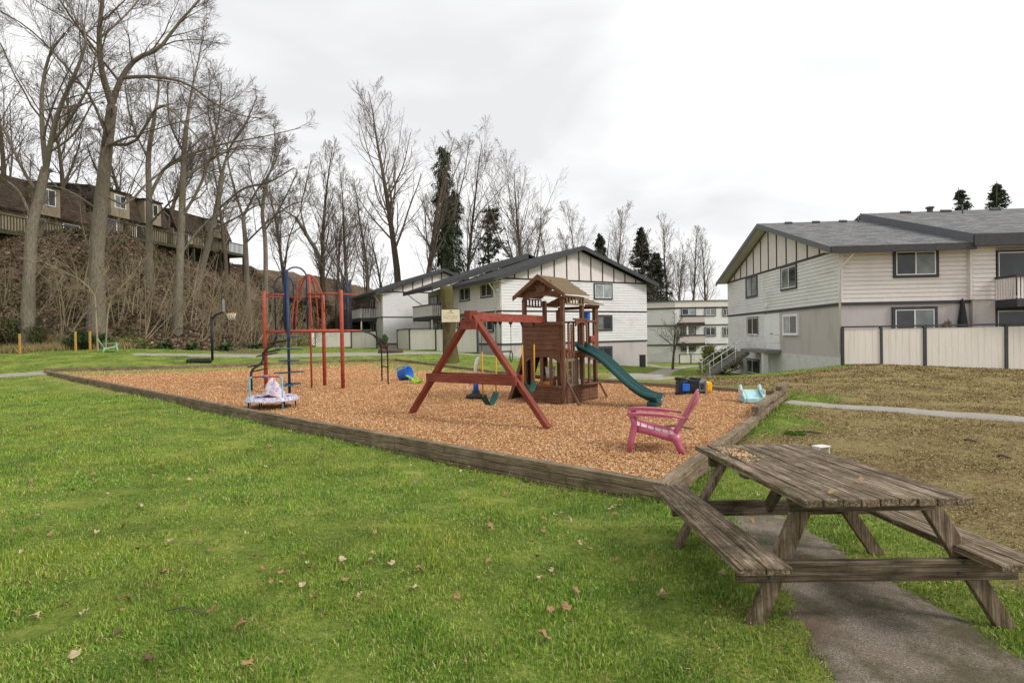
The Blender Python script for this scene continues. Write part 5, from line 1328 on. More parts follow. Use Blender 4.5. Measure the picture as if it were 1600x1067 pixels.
def arch(p, q, z0, z1, r, m, n='arch', squash=1.0):
    p, q = Vector(p), Vector(q); w2 = (q-p).length/2; pts = [(p.x, p.y, z0)]
    mid = (p+q)/2; u = (q-p)/2
    zc_ = z1-w2*squash
    pts.append((p.x, p.y, zc_-.1))
    for k in range(13): a = math.pi*(1-k/12); c_ = mid+u*math.cos(a); pts.append((c_.x, c_.y, zc_+w2*squash*math.sin(a)))
    pts += [(q.x, q.y, zc_-.1), (q.x, q.y, z0)]; return cpart(n, pts, r, m, 8)
def LP(px, dep=0): v = at(px, 530, A.y+dep); return Vector((v.x-A.x, dep, 0))
zh = lambda py, dep=0: at(470, py, A.y+dep).z-A.z
arch(LP(447, -.15), LP(481, .0), RZ, zh(418), .024, 'bluepaint'); arch(LP(444.5, .45), LP(450, -.3), RZ, zh(421), .02, 'bluepaint', squash=1.2)
arch(LP(431, 1.2), LP(460, 1.2), RZ, zh(431, 1.2), .024, 'bluepaint'); arch(LP(449, .1), LP(452, -.2), RZ, zh(430), .024, 'bluepaint')
v = at(542, 530, A.y+1.0); vb = Vector((v.x-A.x, 1.0, 0)); arch(vb+Vector((-.13, .25, 0)), vb+Vector((.08, -.2, 0)), RZ, at(542, 432, A.y+1).z-A.z, .018, 'bluepaint')
arch(vb+Vector((-.02, .45, 0)), vb+Vector((.16, 0, 0)), RZ, at(542, 436, A.y+1).z-A.z, .016, 'bluepaint')
# red bell of splayed bars
topb = at(482, 429, A.y+.6)-A
for px_, py_, dep in ((456, 513, .6), (462, 513, 1.2), (487, 513, .1), (497, 513, 1.3), (507, 488, .7)):
    f = at(px_, py_, A.y+dep)-A; pts = []
    for k in range(11):
        t = k/10; h = math.sin(t*math.pi/2); pts.append((topb.x+(f.x-topb.x)*(1-(1-t)**1.0)*(.35+.65*t) if False else topb.x+(f.x-topb.x)*h**1.0*(.8+.2*t), topb.y+(f.y-topb.y)*h, topb.z+(f.z-topb.z)*t**1.9))
    cpart('bell_bar', pts, .024, 'redpaint', 8)
for t in (.35, .62):
    pass
cpart('fire_pole', [LP(485.5, .2)+Vector((0, 0, RZ*0+zh(429))), LP(485.5, .2)+Vector((0, 0, -.05))], .028, 'redpaint', 10)
# disc climber
dp = oc(452.5, 615.5)-A; mbp = cpart('disc_pole', [(dp.x, dp.y, -.08), (dp.x, dp.y, zh(421, dp.y))], .036, 'bluepaint', 10)
for i, py_ in enumerate((526, 545.5, 564, 582, 601)):
    zz_ = at(452, py_, A.y+dp.y).z-A.z; a = i*1.15
    for sg in (0, 1):
        c_ = Vector((dp.x+.19*math.cos(a+sg*math.pi), dp.y+.19*math.sin(a+sg*math.pi), zz_+.015*sg)); mb = MB()
        n_ = 20; mb.tube([(c_.x+.2*math.cos(b2), c_.y+.15*math.sin(b2), c_.z) for b2 in np.linspace(0, 2*math.pi, n_)], .017, 6, cap=False)
        mb.lathe([(0, .004), (.18, .004), (.18, -.004), (0, -.004)], (c_.x, c_.y, c_.z), 16) if (i+sg) % 2 == 0 else None
        mb.build('step', M['tealdisc'], cf)
# snake ladder at the left
sn = [(433, 514), (432, 525), (427, 538), (418, 545), (411.5, 552), (411, 562), (405, 570), (396, 576), (392.5, 584), (393, 600)]
dps = [.2, .1, 0, -.1, -.15, -.2, -.3, -.4, -.45, -.5]
pts = [at(x, y, A.y+d)-A for (x, y), d in zip(sn, dps)]; pts.append(Vector((pts[-1].x, pts[-1].y, -.05)))
fine = []
for i in range(len(pts)-1):
    p0, p1, p2, p3 = pts[max(i-1, 0)], pts[i], pts[i+1], pts[min(i+2, len(pts)-1)]
    for k in range(4):
        t = k/4; fine.append(.5*((2*p1)+(-p0+p2)*t+(2*p0-5*p1+4*p2-p3)*t*t+(-p0+3*p1-3*p2+p3)*t**3))
fine.append(pts[-1]); cpart('snake_pole', fine, .034, 'blackpaint', 8)
for cx_, cy_, rx in ((402, 570.5, .27), (424, 549, .26), (417, 554, .3), (437, 534, .27), (404, 578.5, .24)):
    c_ = at(cx_, cy_, A.y-.1)-A; cpart('loop_step', [(c_.x+rx*math.cos(a), c_.y+.2*math.sin(a), c_.z+.05*math.cos(a)) for a in np.linspace(0, 2*math.pi, 22)], .015, 'blackpaint', 6, False)
# arched ladder at the right
f1, f2 = oc(606.5, 600)-A, oc(597, 596)-A; s1 = at(549, 516, A.y+.7)-A; s2 = s1+Vector((.1, .55, 0))
rails = []
for f, s in ((f1, s1), (f2, s2)):
    pts = []
    for k in range(17):
        t = k/16; a = t*math.pi/2; 
        pts.append(Vector((s.x+(f.x-s.x)*math.sin(a), s.y+(f.y-s.y)*math.sin(a), .95+(s.z-.95)*math.cos(a))))
    pts.append(Vector((f.x, f.y, -.05))); rails.append(pts); cpart('ladder_rail', pts, .024, 'blackpaint', 8)
for k in (2, 4, 6, 8, 10, 12, 14): cpart('rung', [rails[0][k], rails[1][k]], .016, 'blackpaint', 6)
cpart('rung', [Vector((f1.x, f1.y, .5)), Vector((f2.x, f2.y, .5))], .016, 'blackpaint', 6)

# ================================================================== basketball hoop
hb_ = onground(332, 566.5); zh_ = lambda py: at(332, py, hb_.y).z-hb_.z
bh = empty('basketball_hoop', hb_, .44, 'black portable basketball hoop with white net beside the far asphalt path', 'basketball hoop')
def xo(px): return at(px, 530, hb_.y).x-hb_.x
MB().tube([(0, 0, .1), (0, 0, zh_(494))], .06, 10).build('pole', M['black'], bh)
MB().tube([(0, 0, zh_(500)), (xo(337), 0, zh_(492)), (xo(347), 0, zh_(488)), (xo(348), 0, zh_(474))], .05, 8).build('arm', M['black'], bh)
MB().bb(xo(347), xo(350), -.45, .45, zh_(488), zh_(468)).build('backboard', M['toygrey'], bh, bevel=.02)
rcx = xo(359); MB().tube([(rcx+.22*math.cos(a), .22*math.sin(a), zh_(489.5)) for a in np.linspace(0, 2*math.pi, 20)], .015, 6, cap=False).build('rim', M['orangeplastic'], bh)
mb = MB()
for k in range(12):
    a = 2*math.pi*k/12
    for s in (1, -1): mb.tube([(rcx+.22*math.cos(a), .22*math.sin(a), zh_(489.5)), (rcx+.17*math.cos(a+s*.3), .17*math.sin(a+s*.3), zh_(494)), (rcx+.13*math.cos(a+s*.6), .13*math.sin(a+s*.6), zh_(500))], .014, 4)
mb.build('net', M['toywhite'], bh)
mb = MB(); mb.bb(xo(296), xo(331), -.35, .35, 0, .22); mb.build('base', M['black'], bh, bevel=.08)
# ================================================================== trees
def norm(v): return v/np.maximum(np.linalg.norm(v, axis=-1, keepdims=True), 1e-9)
def tubes_np(paths, sides):
    """paths: list of (P(N,n,3), Rr(N,n)) -> verts, quads"""
    Vs, Fs, o = [], [], 0
    for (P_, R_), S in zip(paths, sides):
        Nn, n, _ = P_.shape
        if Nn == 0: continue
        T = np.empty_like(P_); T[:, 1:-1] = P_[:, 2:]-P_[:, :-2]; T[:, 0] = P_[:, 1]-P_[:, 0]; T[:, -1] = P_[:, -1]-P_[:, -2]; T = norm(T)
        ref = np.where(np.abs(T[:, :1, 2:3]) > .85, np.array([1., 0, 0]), np.array([0, 0, 1.])); ref = np.broadcast_to(ref, T.shape)
        x = norm(np.cross(T, ref)); y = np.cross(T, x)
        a = 2*np.pi*np.arange(S)/S
        V = P_[:, :, None, :]+(x[:, :, None, :]*np.cos(a)[None, None, :, None]+y[:, :, None, :]*np.sin(a)[None, None, :, None])*R_[:, :, None, None]
        id_ = np.arange(Nn*n*S).reshape(Nn, n, S)+o
        i0 = id_[:, :-1]; i1 = id_[:, 1:]
        Fq = np.stack([i0, i1, np.roll(i1, -1, 2), np.roll(i0, -1, 2)], -1).reshape(-1, 4)
        Vs.append(V.reshape(-1, 3)); Fs.append(Fq); o += Nn*n*S
    return np.concatenate(Vs), np.concatenate(Fs)
def spawn(P_, R_, m, r, ang, lenr, t0=.25, t1=1.0, n=5, jit=.18, up=.15, rad=.55, rmin=.008, absolute=None, taper=.25, lenpow=.7, pl=None):
    """children of the branches (P_,R_): m each"""
    Nn, k, _ = P_.shape
    L_ = np.linalg.norm(P_[:, 1:]-P_[:, :-1], axis=-1).sum(1)
    t = t0+(t1-t0)*((np.arange(m)[None, :]+r.random((Nn, m)))/m); f = t*(k-1); i = np.clip(f.astype(int), 0, k-2); w_ = (f-i)[..., None]
    b_ = np.arange(Nn)[:, None]
    S = P_[b_, i]*(1-w_)+P_[b_, i+1]*w_; D = norm(P_[b_, i+1]-P_[b_, i]); Rp = R_[b_, i]*(1-w_[..., 0])+R_[b_, i+1]*w_[..., 0]
    q = norm(np.cross(D, r.normal(size=D.shape))); a = r.normal(ang, ang*.25, (Nn, m))[..., None]
    # away from the parent with even turns
    D2 = norm(D*np.cos(a)+q*np.sin(a))
    base = (L_[:, None] if absolute is None else absolute)
    Lc = base*lenr*(1.15-t)**lenpow*r.uniform(.6, 1.25, (Nn, m))
    Rc = np.maximum(Rp*rad*r.uniform(.6, 1.0, (Nn, m)), rmin)
    return walk(S.reshape(-1, 3), D2.reshape(-1, 3), Lc.ravel(), Rc.ravel(), n, r, jit, up, taper, rmin)
def walk(S, D, L_, R0, n, r, jit, up, taper=.25, rmin=.008):
    pts = [S]; d = D; curl = r.normal(0, jit*.5, D.shape)
    for k in range(n-1):
        d = norm(d+r.normal(0, jit, d.shape)+curl+np.array([0, 0, up])); pts.append(pts[-1]+d*(L_/(n-1))[:, None])
    P_ = np.stack(pts, 1); R_ = np.maximum(R0[:, None]*np.linspace(1, taper, n)[None, :], rmin*.7); return P_, R_
def resample(pts, rad, n=14):
    pts = np.array(pts, float); t = np.linspace(0, len(pts)-1, n); o = []
    for c_ in range(3):
        v = pts[:, c_]; k = np.arange(len(v))
        # catmull-rom
        i = np.clip(t.astype(int), 0, len(v)-2); u = t-i
        p0, p1, p2, p3 = v[np.maximum(i-1, 0)], v[i], v[i+1], v[np.minimum(i+2, len(v)-1)]
        o.append(.5*((2*p1)+(-p0+p2)*u+(2*p0-5*p1+4*p2-p3)*u*u+(-p0+3*p1-3*p2+p3)*u**3))
    return np.stack(o, -1), np.interp(t, np.arange(len(rad)), rad)
TN = {}
def finish(root, thick, tsides, thin, sides, mb_='bark', mt='twig'):
    V, F_ = tubes_np(thick, tsides); a = np_mesh('trunk', V, F_, M[mb_], root, smooth=True)
    V, F_ = tubes_np(thin, sides); b_ = np_mesh('crown', V, F_, M[mt], root, smooth=True); return root
def cat(*ps):
    return (np.concatenate([p[0] for p in ps]), np.concatenate([p[1] for p in ps]))
def bare(label, base, H, r0, seed, n1=14, spread=.75, up1=.1, l1=.42, t0=.3, lean=(0, 0), fine=1.0, group=None, mats=('bark_far', 'twig_far'), up2=.06, ang2=.6, rmin=.011, jit=.09, name='bare_tree', lp=.7, fork=0):
    r = np.random.default_rng(seed); root = empty(name, base, 0, label, 'tree', group)
    S = np.zeros((1, 3)); D = norm(np.array([[lean[0], lean[1], 1.0]]))
    T = walk(S-np.array([0, 0, .3]), D, np.array([H*.97]), np.array([r0]), 14, r, .035, .06, .06)
    tr = [T]
    if fork:
        Fk = spawn(T[0], T[1], fork, r, .35, .6, .25, .55, 10, .06, .12, .75, .03, None, .1, .5); tr.append(Fk)
        stem = None
    l1b = [spawn(t_[0], t_[1], n1 if i == 0 else max(5, n1//2), r, spread, l1, t0 if i == 0 else .15, .97, 7, jit, up1, .5, .02, absolute=None, lenpow=lp) for i, t_ in enumerate(tr)]
    A1 = cat(*l1b)
    A2 = spawn(*A1, int(7*fine), r, ang2, .58, .15, 1, 5, .09, up2, .5, rmin)
    A3 = spawn(*A2, int(5*fine), r, .55, .62, .1, 1, 4, .09, up2, .6, rmin)
    A4 = spawn(*A3, int(2*fine), r, .5, .75, .1, 1, 3, .1, up2*.5, .8, rmin)
    V, F_ = tubes_np([T]+tr[1:], [10]+[7]*(len(tr)-1)); np_mesh('trunk', V, F_, M[mats[0]], root, smooth=True)
    V, F_ = tubes_np([A1, A2, A3, A4], [5, 4, 3, 3]); np_mesh('crown', V, F_, M[mats[1]], root, smooth=True)
    return root
def limbtree(label, d, trunk, limbs, seed, fine=1.0, dspread=2.0, dense=10, name='bare_tree', l1=.42, mats=('bark', 'twig'), tz_off=0):
    """trunk/limbs: lists of (px,py,r) read off the photograph at distance d, each limb with its own run in depth"""
    r = np.random.default_rng(seed)
    b = at(trunk[0][0], trunk[0][1], d); z = float(tz(b.x, b.y)); base = Vector((b.x, b.y, z))
    root = empty(name, base, 0, label, 'tree')
    def conv(Ls, d0, dd):
        n = len(Ls); o = []
        for i, (x, y, _) in enumerate(Ls):
            p = at(x, y, d0+dd*i/(n-1)); o.append((p.x-base.x, p.y-base.y, p.z-base.z))
        return o
    tp = conv(trunk, d, 0); tp[0] = (tp[0][0], tp[0][1], min(tp[0][2], 0)-.5); rad = [q[2] for q in trunk]
    TP, TR = resample(tp, rad, 14); TR[0] *= 1.25; TR[1] *= 1.08
    TR[3:] *= .86; thick = [(TP[None], TR[None])]; kids = []
    for L_ in limbs:
        dd = r.uniform(-dspread, dspread); lp_ = conv(L_, d, dd); P_, R_ = resample(lp_, [q[2]*.72 for q in L_], 12); thick.append((P_[None], R_[None]))
    kids.append(spawn(TP[None][:, 6:], TR[None][:, 6:], int(dense*.5), r, .9, .4, .1, .98, 8, .1, .08, .3, .018))
    for P_, R_ in thick[1:]: kids.append(spawn(P_, R_, int(dense*.9), r, .7, l1*1.3, .12, 1.0, 8, .1, .06, .5, .016))
    A1 = cat(*kids); A2 = spawn(*A1, int(8*fine), r, .6, .6, .12, 1, 6, .09, .03, .5, .008); A3 = spawn(*A2, int(6*fine), r, .55, .66, .1, 1, 5, .09, .02, .6, .006); A4 = spawn(*A3, int(3*fine), r, .5, .75, .1, 1, 4, .09, .0, .8, .0045)
    return finish(root, thick, [14]+[9]*(len(thick)-1), [A1, A2, A3, A4], [6, 4, 3, 3], *mats)

limbtree('largest pale grey bare tree on the bank, its thick trunk forking high up', 33, [(150, 482, .47), (151, 410, .43), (157, 330, .42), (165, 250, .36), (175, 165, .29)],
 [[(175, 165, .27), (160, 115, .22), (155, 60, .18), (160, 0, .14), (163, -70, .08)], [(176, 160, .24), (190, 122, .2), (214, 92, .17), (248, 76, .14), (278, 38, .1), (312, 0, .07)],
  [(190, 122, .15), (240, 120, .13), (290, 130, .1), (330, 158, .08), (366, 178, .05), (410, 186, .03)], [(168, 225, .13), (210, 222, .11), (250, 165, .09), (290, 195, .07), (330, 240, .04)],
  [(166, 210, .12), (140, 150, .1), (95, 95, .08), (45, 45, .05), (-10, 12, .04)], [(160, 300, .11), (195, 320, .1), (232, 285, .08), (282, 250, .07), (340, 236, .05), (410, 232, .03)],
  [(164, 230, .1), (200, 215, .08), (215, 215, .05)], [(158, 90, .1), (120, 40, .08), (80, -20, .05)], [(156, 60, .1), (200, 20, .07), (240, -30, .04)], [(157, 330, .1), (110, 300, .08), (70, 290, .05), (30, 300, .03)]], 11, 1.2, 4, 11)
limbtree('pale leaning bare tree at the far left of the bank with a forked trunk', 30, [(38, 432, .33), (48, 380, .3), (60, 310, .27), (72, 262, .24)],
 [[(72, 262, .2), (82, 210, .17), (95, 165, .14), (122, 105, .11), (135, 60, .08), (118, 28, .06), (95, -10, .04)], [(72, 262, .19), (66, 200, .16), (66, 140, .12), (78, 85, .1), (102, 52, .06)],
  [(60, 305, .12), (34, 262, .1), (10, 210, .08), (-15, 170, .05)], [(80, 225, .11), (110, 185, .1), (140, 130, .07), (150, 80, .04)], [(50, 350, .1), (30, 300, .08), (-10, 270, .05)], [(75, 240, .08), (115, 210, .07), (145, 160, .04)]], 12, 1.1, 3, 10)
limbtree('slim bare tree behind the largest one, with one long limb reaching right', 38, [(229, 458, .3), (233, 390, .26), (233, 310, .22), (232, 245, .18), (242, 180, .13)],
 [[(242, 180, .12), (248, 130, .09), (240, 80, .05)], [(233, 310, .16), (258, 262, .14), (292, 244, .12), (345, 226, .09), (410, 214, .06), (470, 200, .03)], [(232, 250, .1), (205, 190, .08), (195, 130, .05)], [(234, 350, .1), (262, 320, .08), (292, 290, .06), (315, 240, .04)]], 13, 1.1, 4, 10)
limbtree('straight grey bare tree on the bank right of the slim one', 35, [(276, 508, .3), (280, 430, .27), (284, 340, .23), (287, 250, .18), (292, 190, .14)],
 [[(292, 190, .12), (300, 140, .09), (312, 85, .06), (318, 40, .03)], [(284, 340, .13), (312, 292, .11), (330, 240, .09), (342, 185, .07), (346, 130, .04)], [(288, 240, .1), (265, 190, .08), (262, 130, .05)], [(286, 280, .11), (330, 250, .09), (380, 228, .07), (430, 235, .04)], [(281, 400, .09), (310, 360, .08), (345, 330, .05), (390, 320, .03)]], 14, 1.1, 4, 11)
limbtree('leaning bare tree in the middle of the bank with spreading upper limbs', 42, [(300, 452, .3), (322, 395, .26), (338, 330, .23), (346, 275, .19)],
 [[(346, 275, .15), (360, 230, .12), (385, 190, .09), (402, 150, .05)], [(346, 275, .14), (335, 220, .11), (325, 170, .07), (330, 120, .04)], [(338, 330, .12), (380, 295, .1), (420, 285, .08), (460, 262, .05)], [(330, 360, .1), (370, 340, .08), (405, 320, .06), (440, 322, .03)]], 15, 1.1, 3, 11)
limbtree('bare tree with two crooked stems near the right end of the bank', 48, [(388, 440, .24), (384, 390, .22), (380, 340, .19)], [[(380, 340, .15), (365, 290, .12), (355, 240, .08), (362, 190, .04)], [(380, 340, .14), (400, 300, .12), (425, 265, .09), (440, 225, .05)], [(384, 380, .11), (420, 345, .09), (455, 320, .06), (480, 315, .03)]], 16, 1.1, 3, 12)
limbtree('low crooked bare tree arching over the top of the bank beside the blue arches', 70, [(512, 455, .34), (500, 410, .3), (482, 372, .26), (462, 340, .2)], [[(462, 340, .13), (440, 325, .1), (420, 300, .07)], [(482, 372, .13), (470, 330, .11), (478, 290, .09), (486, 250, .06)], [(500, 410, .12), (530, 380, .09), (560, 350, .06)], [(470, 355, .1), (445, 370, .08), (420, 365, .05)]], 17, 1.0, 3, 12)
limbtree('bare tree with dark upright stem on the bank left of the climbing frame', 46, [(412, 440, .22), (415, 390, .2), (410, 330, .17), (418, 280, .13)], [[(418, 280, .1), (430, 240, .08), (428, 200, .04)], [(410, 330, .1), (395, 290, .08), (388, 250, .05)], [(414, 360, .1), (440, 320, .08), (462, 275, .05)]], 18, 1.0, 3, 12)

def TB(px, d, H_or_top, zg=None):
    p = at(px, 525, d); z = float(tz(p.x, p.y)) if zg is None else zg; top = at(px, H_or_top, d).z
    return Vector((p.x, p.y, z)), top-z
def bg(px, top, d, label, seed, **k):
    b_, H = TB(px, d, top); r0 = k.pop('r0', .012*H+.08); return bare(label, b_, H, r0, seed, **k)
GB = 'bare trees behind the apartment blocks'
bg(626, 104, 74, 'tallest bare tree behind the apartment blocks with a long straight trunk', 31, n1=36, spread=.85, up1=.2, l1=.34, t0=.36, fine=1.1, r0=.6, group=GB, up2=.12)
bg(657, 190, 70, 'second tall bare tree just right of the tallest, forking halfway up', 32, n1=20, spread=.7, up1=.16, l1=.36, t0=.38, r0=.5, group=GB, fork=2, lean=(.01, 0))
bg(506, 225, 66, 'narrow upswept bare tree behind the climbing frame', 33, n1=30, spread=.42, up1=.22, l1=.3, t0=.2, r0=.38, group=GB, up2=.15)
bg(545, 262, 62, 'bushy bare tree with upswept limbs left of the far left block', 34, n1=22, spread=.6, up1=.14, l1=.4, t0=.22, r0=.32, group=GB, fork=2)
bg(578, 275, 68, 'upright bare tree rising behind the far left block roof', 35, n1=26, spread=.4, up1=.22, l1=.32, t0=.25, r0=.35, group=GB)
bg(600, 330, 80, 'thin bare tree between the tallest tree and the upright ones', 36, n1=20, spread=.6, up1=.12, l1=.4, t0=.2, r0=.25, group=GB)
bg(728, 215, 78, 'bare tree with long rising limbs directly right of the hanging conifer', 37, n1=22, spread=.5, up1=.16, l1=.4, t0=.3, r0=.4, group=GB)
bg(742, 305, 84, 'small bare tree between the hanging conifer and the pine', 38, n1=20, spread=.5, up1=.14, l1=.38, t0=.25, r0=.3, group=GB)
bg(822, 243, 74, 'wide crowned bare tree above the ridge of the middle block', 39, n1=20, spread=.7, up1=.16, l1=.5, t0=.34, r0=.42, group=GB, fork=3, up2=.1)
bg(868, 330, 84, 'low bare tree right of the wide crowned one', 40, n1=20, spread=.7, up1=.12, l1=.45, t0=.3, r0=.3, group=GB, fork=2)
bg(905, 318, 88, 'bare tree behind the gable peak of the middle block', 41, n1=22, spread=.6, up1=.14, l1=.42, t0=.3, r0=.3, group=GB, fork=2)
bg(963, 322, 86, 'bare tree with fine twigs above the right slope of the middle gable', 42, n1=26, spread=.5, up1=.2, l1=.36, t0=.3, r0=.32, group=GB)
bg(1042, 338, 92, 'bare tree standing behind the distant flat roofed block', 43, n1=26, spread=.5, up1=.18, l1=.34, t0=.25, r0=.35, group=GB)
bg(1078, 345, 96, 'slender bare tree rising from the ridge line right of the flat block centre', 44, n1=20, spread=.45, up1=.2, l1=.3, t0=.4, r0=.33, group=GB)
bg(1103, 362, 98, 'rightmost slender bare tree before the right hand block', 45, n1=20, spread=.5, up1=.18, l1=.32, t0=.3, r0=.33, group=GB)
bg(1018, 350, 90, 'dense twiggy bare tree just right of the middle block eave', 46, n1=34, spread=.5, up1=.18, l1=.3, t0=.1, r0=.3, group=GB, fine=1.2)
for i, (px, top, d, lab) in enumerate(((15, 60, 46, 'bare tree at the far left edge behind the leaning one'), (110, 130, 48, 'bare tree behind and left of the largest trunk'), (205, 200, 50, 'thin bare tree between the largest and the slim tree'), (262, 170, 55, 'distant bare tree behind the straight grey one'), (355, 215, 58, 'distant bare tree above the townhouse end'),
    (450, 255, 64, 'bare tree above the bank crest over the climbing frame'), (528, 300, 66, 'small bare tree beside the far left block'), (690, 300, 84, 'bare tree just left of the hanging conifer'), (795, 340, 90, 'small bare tree right of the pine'), (1058, 372, 100, 'small bare tree over the flat roof'))):
    bg(px, top, d, lab, 60+i, n1=22, spread=.6, up1=.12, l1=.42, t0=.22, r0=.26, fork=2 if i % 2 else 0, group=GB if px > 500 else 'bare trees on the wooded bank')

# conifers
def conifer(label, base, H, W_, seed, kind='pine', name='conifer_tree', col_=('33402a', '46552f', '232e20'), nb=120, t0=.15, dens=26, q=.16):
    r = np.random.default_rng(seed); root = empty(name, base, 0, label, 'tree')
    T = walk(np.array([[0, 0, -.3]]), np.array([[0, 0, 1.]]), np.array([H]), np.array([.014*H+.05]), 10, r, .015, .1, .08)
    V, F_ = tubes_np([T], [8]); np_mesh('trunk', V, F_, M['bark_far'], root, smooth=True)
    t = t0+(1-t0)*r.random(nb)**.85; z = t*H*.97
    gap = .55+.45*np.sin(t*37+seed)*np.sin(t*17+seed*2)
    prof = {'pine': np.sqrt(np.clip(1-((t-.45)/.6)**2, .02, 1))*(1-.3*t), 'spruce': (1-t)**.8+.04, 'hang': .25+.75*np.clip(1-t, 0, 1)**.6}[kind]
    L_ = W_*prof*r.uniform(.5, 1.15, nb)*(.75+.35*gap); az = r.uniform(0, 2*np.pi, nb)
    el = {'pine': r.normal(.15, .2, nb), 'spruce': r.normal(-.15, .12, nb), 'hang': r.normal(-.25, .3, nb)}[kind]
    D = np.stack([np.cos(az)*np.cos(el), np.sin(az)*np.cos(el), np.sin(el)], -1)
    B_ = walk(np.stack([0*z, 0*z, z], -1), D, L_, np.full(nb, .03), 6, r, .08, .03 if kind != 'hang' else -.12, .3, .012)
    Vb, Fb = tubes_np([B_], [3])
    m_ = dens; tt = .15+.85*r.random((nb, m_))**.8; f = tt*5; i = np.clip(f.astype(int), 0, 4); w_ = (f-i)[..., None]; bb = np.arange(nb)[:, None]
    C0 = (B_[0][bb, i]*(1-w_)+B_[0][bb, i+1]*w_).reshape(-1, 3)+r.normal(0, q*.55, (nb*m_, 3)); n = len(C0)
    u = norm(r.normal(size=(n, 3))+np.repeat(D, m_, 0)*1.2+np.array([0, 0, -1.6 if kind == 'hang' else -.15])); v = norm(np.cross(u, r.normal(size=(n, 3))))
    lu = r.uniform(.5, 1.1, n)*q*(2.2 if kind == 'hang' else 1.0); lv = r.uniform(.25, .5, n)*q*(.55 if kind == 'hang' else 1)
    V = np.stack([C0-u*lu[:, None], C0+v*lv[:, None], C0+u*lu[:, None], C0-v*lv[:, None]], 1).reshape(-1, 3); F_ = np.arange(4*n).reshape(n, 4)
    c = np.array([srgb(k) for k in col_])[r.choice(len(col_), n)]*r.uniform(.7, 1.25, (n, 1)); cb = np.tile(np.array(srgb('4d4238')), (len(Vb), 1))
    np_mesh('crown', np.concatenate([V, Vb]), np.concatenate([F_, Fb+len(V)]), M['leaf'], root, attr=np.concatenate([np.repeat(c, 4, 0), cb])); return root
b_, H = TB(697, 72, 222); conifer('dark drooping conifer with hanging foliage behind the middle block', b_, H, 3.6, 1, 'hang', nb=260, t0=.12, dens=22, q=.26, col_=('3f4b33', '505c3c', '2f3927'))
b_, H = TB(712, 74, 290); conifer('shorter drooping conifer touching the taller dark one on its right side', b_, H, 3.8, 5, 'hang', nb=190, t0=.1, dens=22, q=.26, col_=('3f4b33', '505c3c', '2f3927'))
b_, H = TB(771, 78, 320); conifer('dark green pine with layered branches behind the middle block roof', b_, H, 4.3, 2, 'pine', nb=110, t0=.35, dens=36, q=.24, col_=('43523a', '55633f', '333f2c'), name='pine_tree')
b_, H = TB(940, 88, 362); conifer('small dark conifer above the right slope of the middle block', b_, H, 5.5, 3, 'spruce', nb=200, t0=.5, dens=30, q=.26, col_=('3b4130', '4b4f38', '2c3226'))
b_, H = TB(1004, 86, 352); conifer('brownish conifer just right of the middle block eave', b_, H, 5.6, 4, 'spruce', nb=260, t0=.15, dens=30, q=.26, col_=('45453a', '54523e', '34362c'))
b_, H = TB(1027, 90, 392); conifer('low dark conifer beside the flat roofed block', b_, H, 5.6, 6, 'spruce', nb=240, t0=.1, dens=30, q=.28, col_=('3e4535', '4d5240', '2f3528'))
b_, H = TB(1503, 62, 289); conifer('left one of two firs rising behind the right hand roof', b_, H, 5.2, 7, 'spruce', nb=150, t0=.66, dens=40, q=.13, name='fir_tree', col_=('3d4a38', '4d5a40', '2d382a'))
b_, H = TB(1560, 60, 281); conifer('right one of two firs rising behind the right hand roof, denser', b_, H, 6.2, 8, 'spruce', nb=180, t0=.66, dens=44, q=.14, name='fir_tree', col_=('3d4a38', '4d5a40', '2d382a'))

# shrubs
def shrub(label, loc, size, seed, cols, n=5000, leaf=.05, name='shrub', catg='shrub', stems=True, group=None, upw=.3):
    r = np.random.default_rng(seed); root = empty(name, loc, 0, label, catg, group)
    k = 14; cc_ = r.normal(size=(k, 3)); cc_ = norm(cc_)*r.uniform(.2, .75, (k, 1)); cc_[:, 2] = np.abs(cc_[:, 2])*.9+.25
    w_ = r.integers(0, k, n); P_ = cc_[w_]+norm(r.normal(size=(n, 3)))*r.uniform(.1, .42, (n, 1))**.7*.55; P_[:, 2] = np.abs(P_[:, 2])
    P_ = P_*np.array(size)
    u = norm(r.normal(size=(n, 3))+np.array([0, 0, upw])); v = norm(np.cross(u, r.normal(size=(n, 3)))); a = r.uniform(.6, 1.3, (n, 1))*leaf
    V = np.stack([P_-u*a, P_+v*a*.45, P_+u*a, P_-v*a*.45], 1).reshape(-1, 3)
    c = np.array([srgb(q) for q in cols])[r.choice(len(cols), n)]*(.75+.5*r.random((k, 1))[w_])*r.uniform(.85, 1.15, (n, 1))
    np_mesh('foliage', V, np.arange(4*n).reshape(n, 4), M['leaf'], root, attr=np.repeat(c, 4, 0))
    if stems:
        m_ = 16; D = norm(r.normal(size=(m_, 3))*np.array([.6, .6, .2])+np.array([0, 0, 1.])); T = walk(np.zeros((m_, 3))-np.array([0, 0, .1]), D, r.uniform(.7, 1.2, m_)*size[2], np.full(m_, .012+.01*size[2]), 5, r, .12, .0, .3, .006)
        B_ = spawn(*T, 4, r, .6, .5, .3, 1, 4, .15, 0, .6, .005); V, F_ = tubes_np([T, B_], [4, 3]); np_mesh('stems', V, F_, M['twig'], root, smooth=True)
    return root
def gpt(px, py, d=None):
    if d is None: p = onground(px, py); return Vector((p.x, p.y, float(tz(p.x, p.y))))
    p = at(px, py, d); return Vector((p.x, p.y, float(tz(p.x, p.y))))
dk = ('2f3a22', '3e4a28', '56602f', '232b1b', '6a6a3c')
p = gpt(36, 500, 30.3); shrub('dark evergreen bush at the left edge of the lawn beneath the bank', p, (1.9, 1.5, 2.2), 1, ('38432a', '4a5433', '5f5f38', '2c3522', '73643e'), 13000, .05)
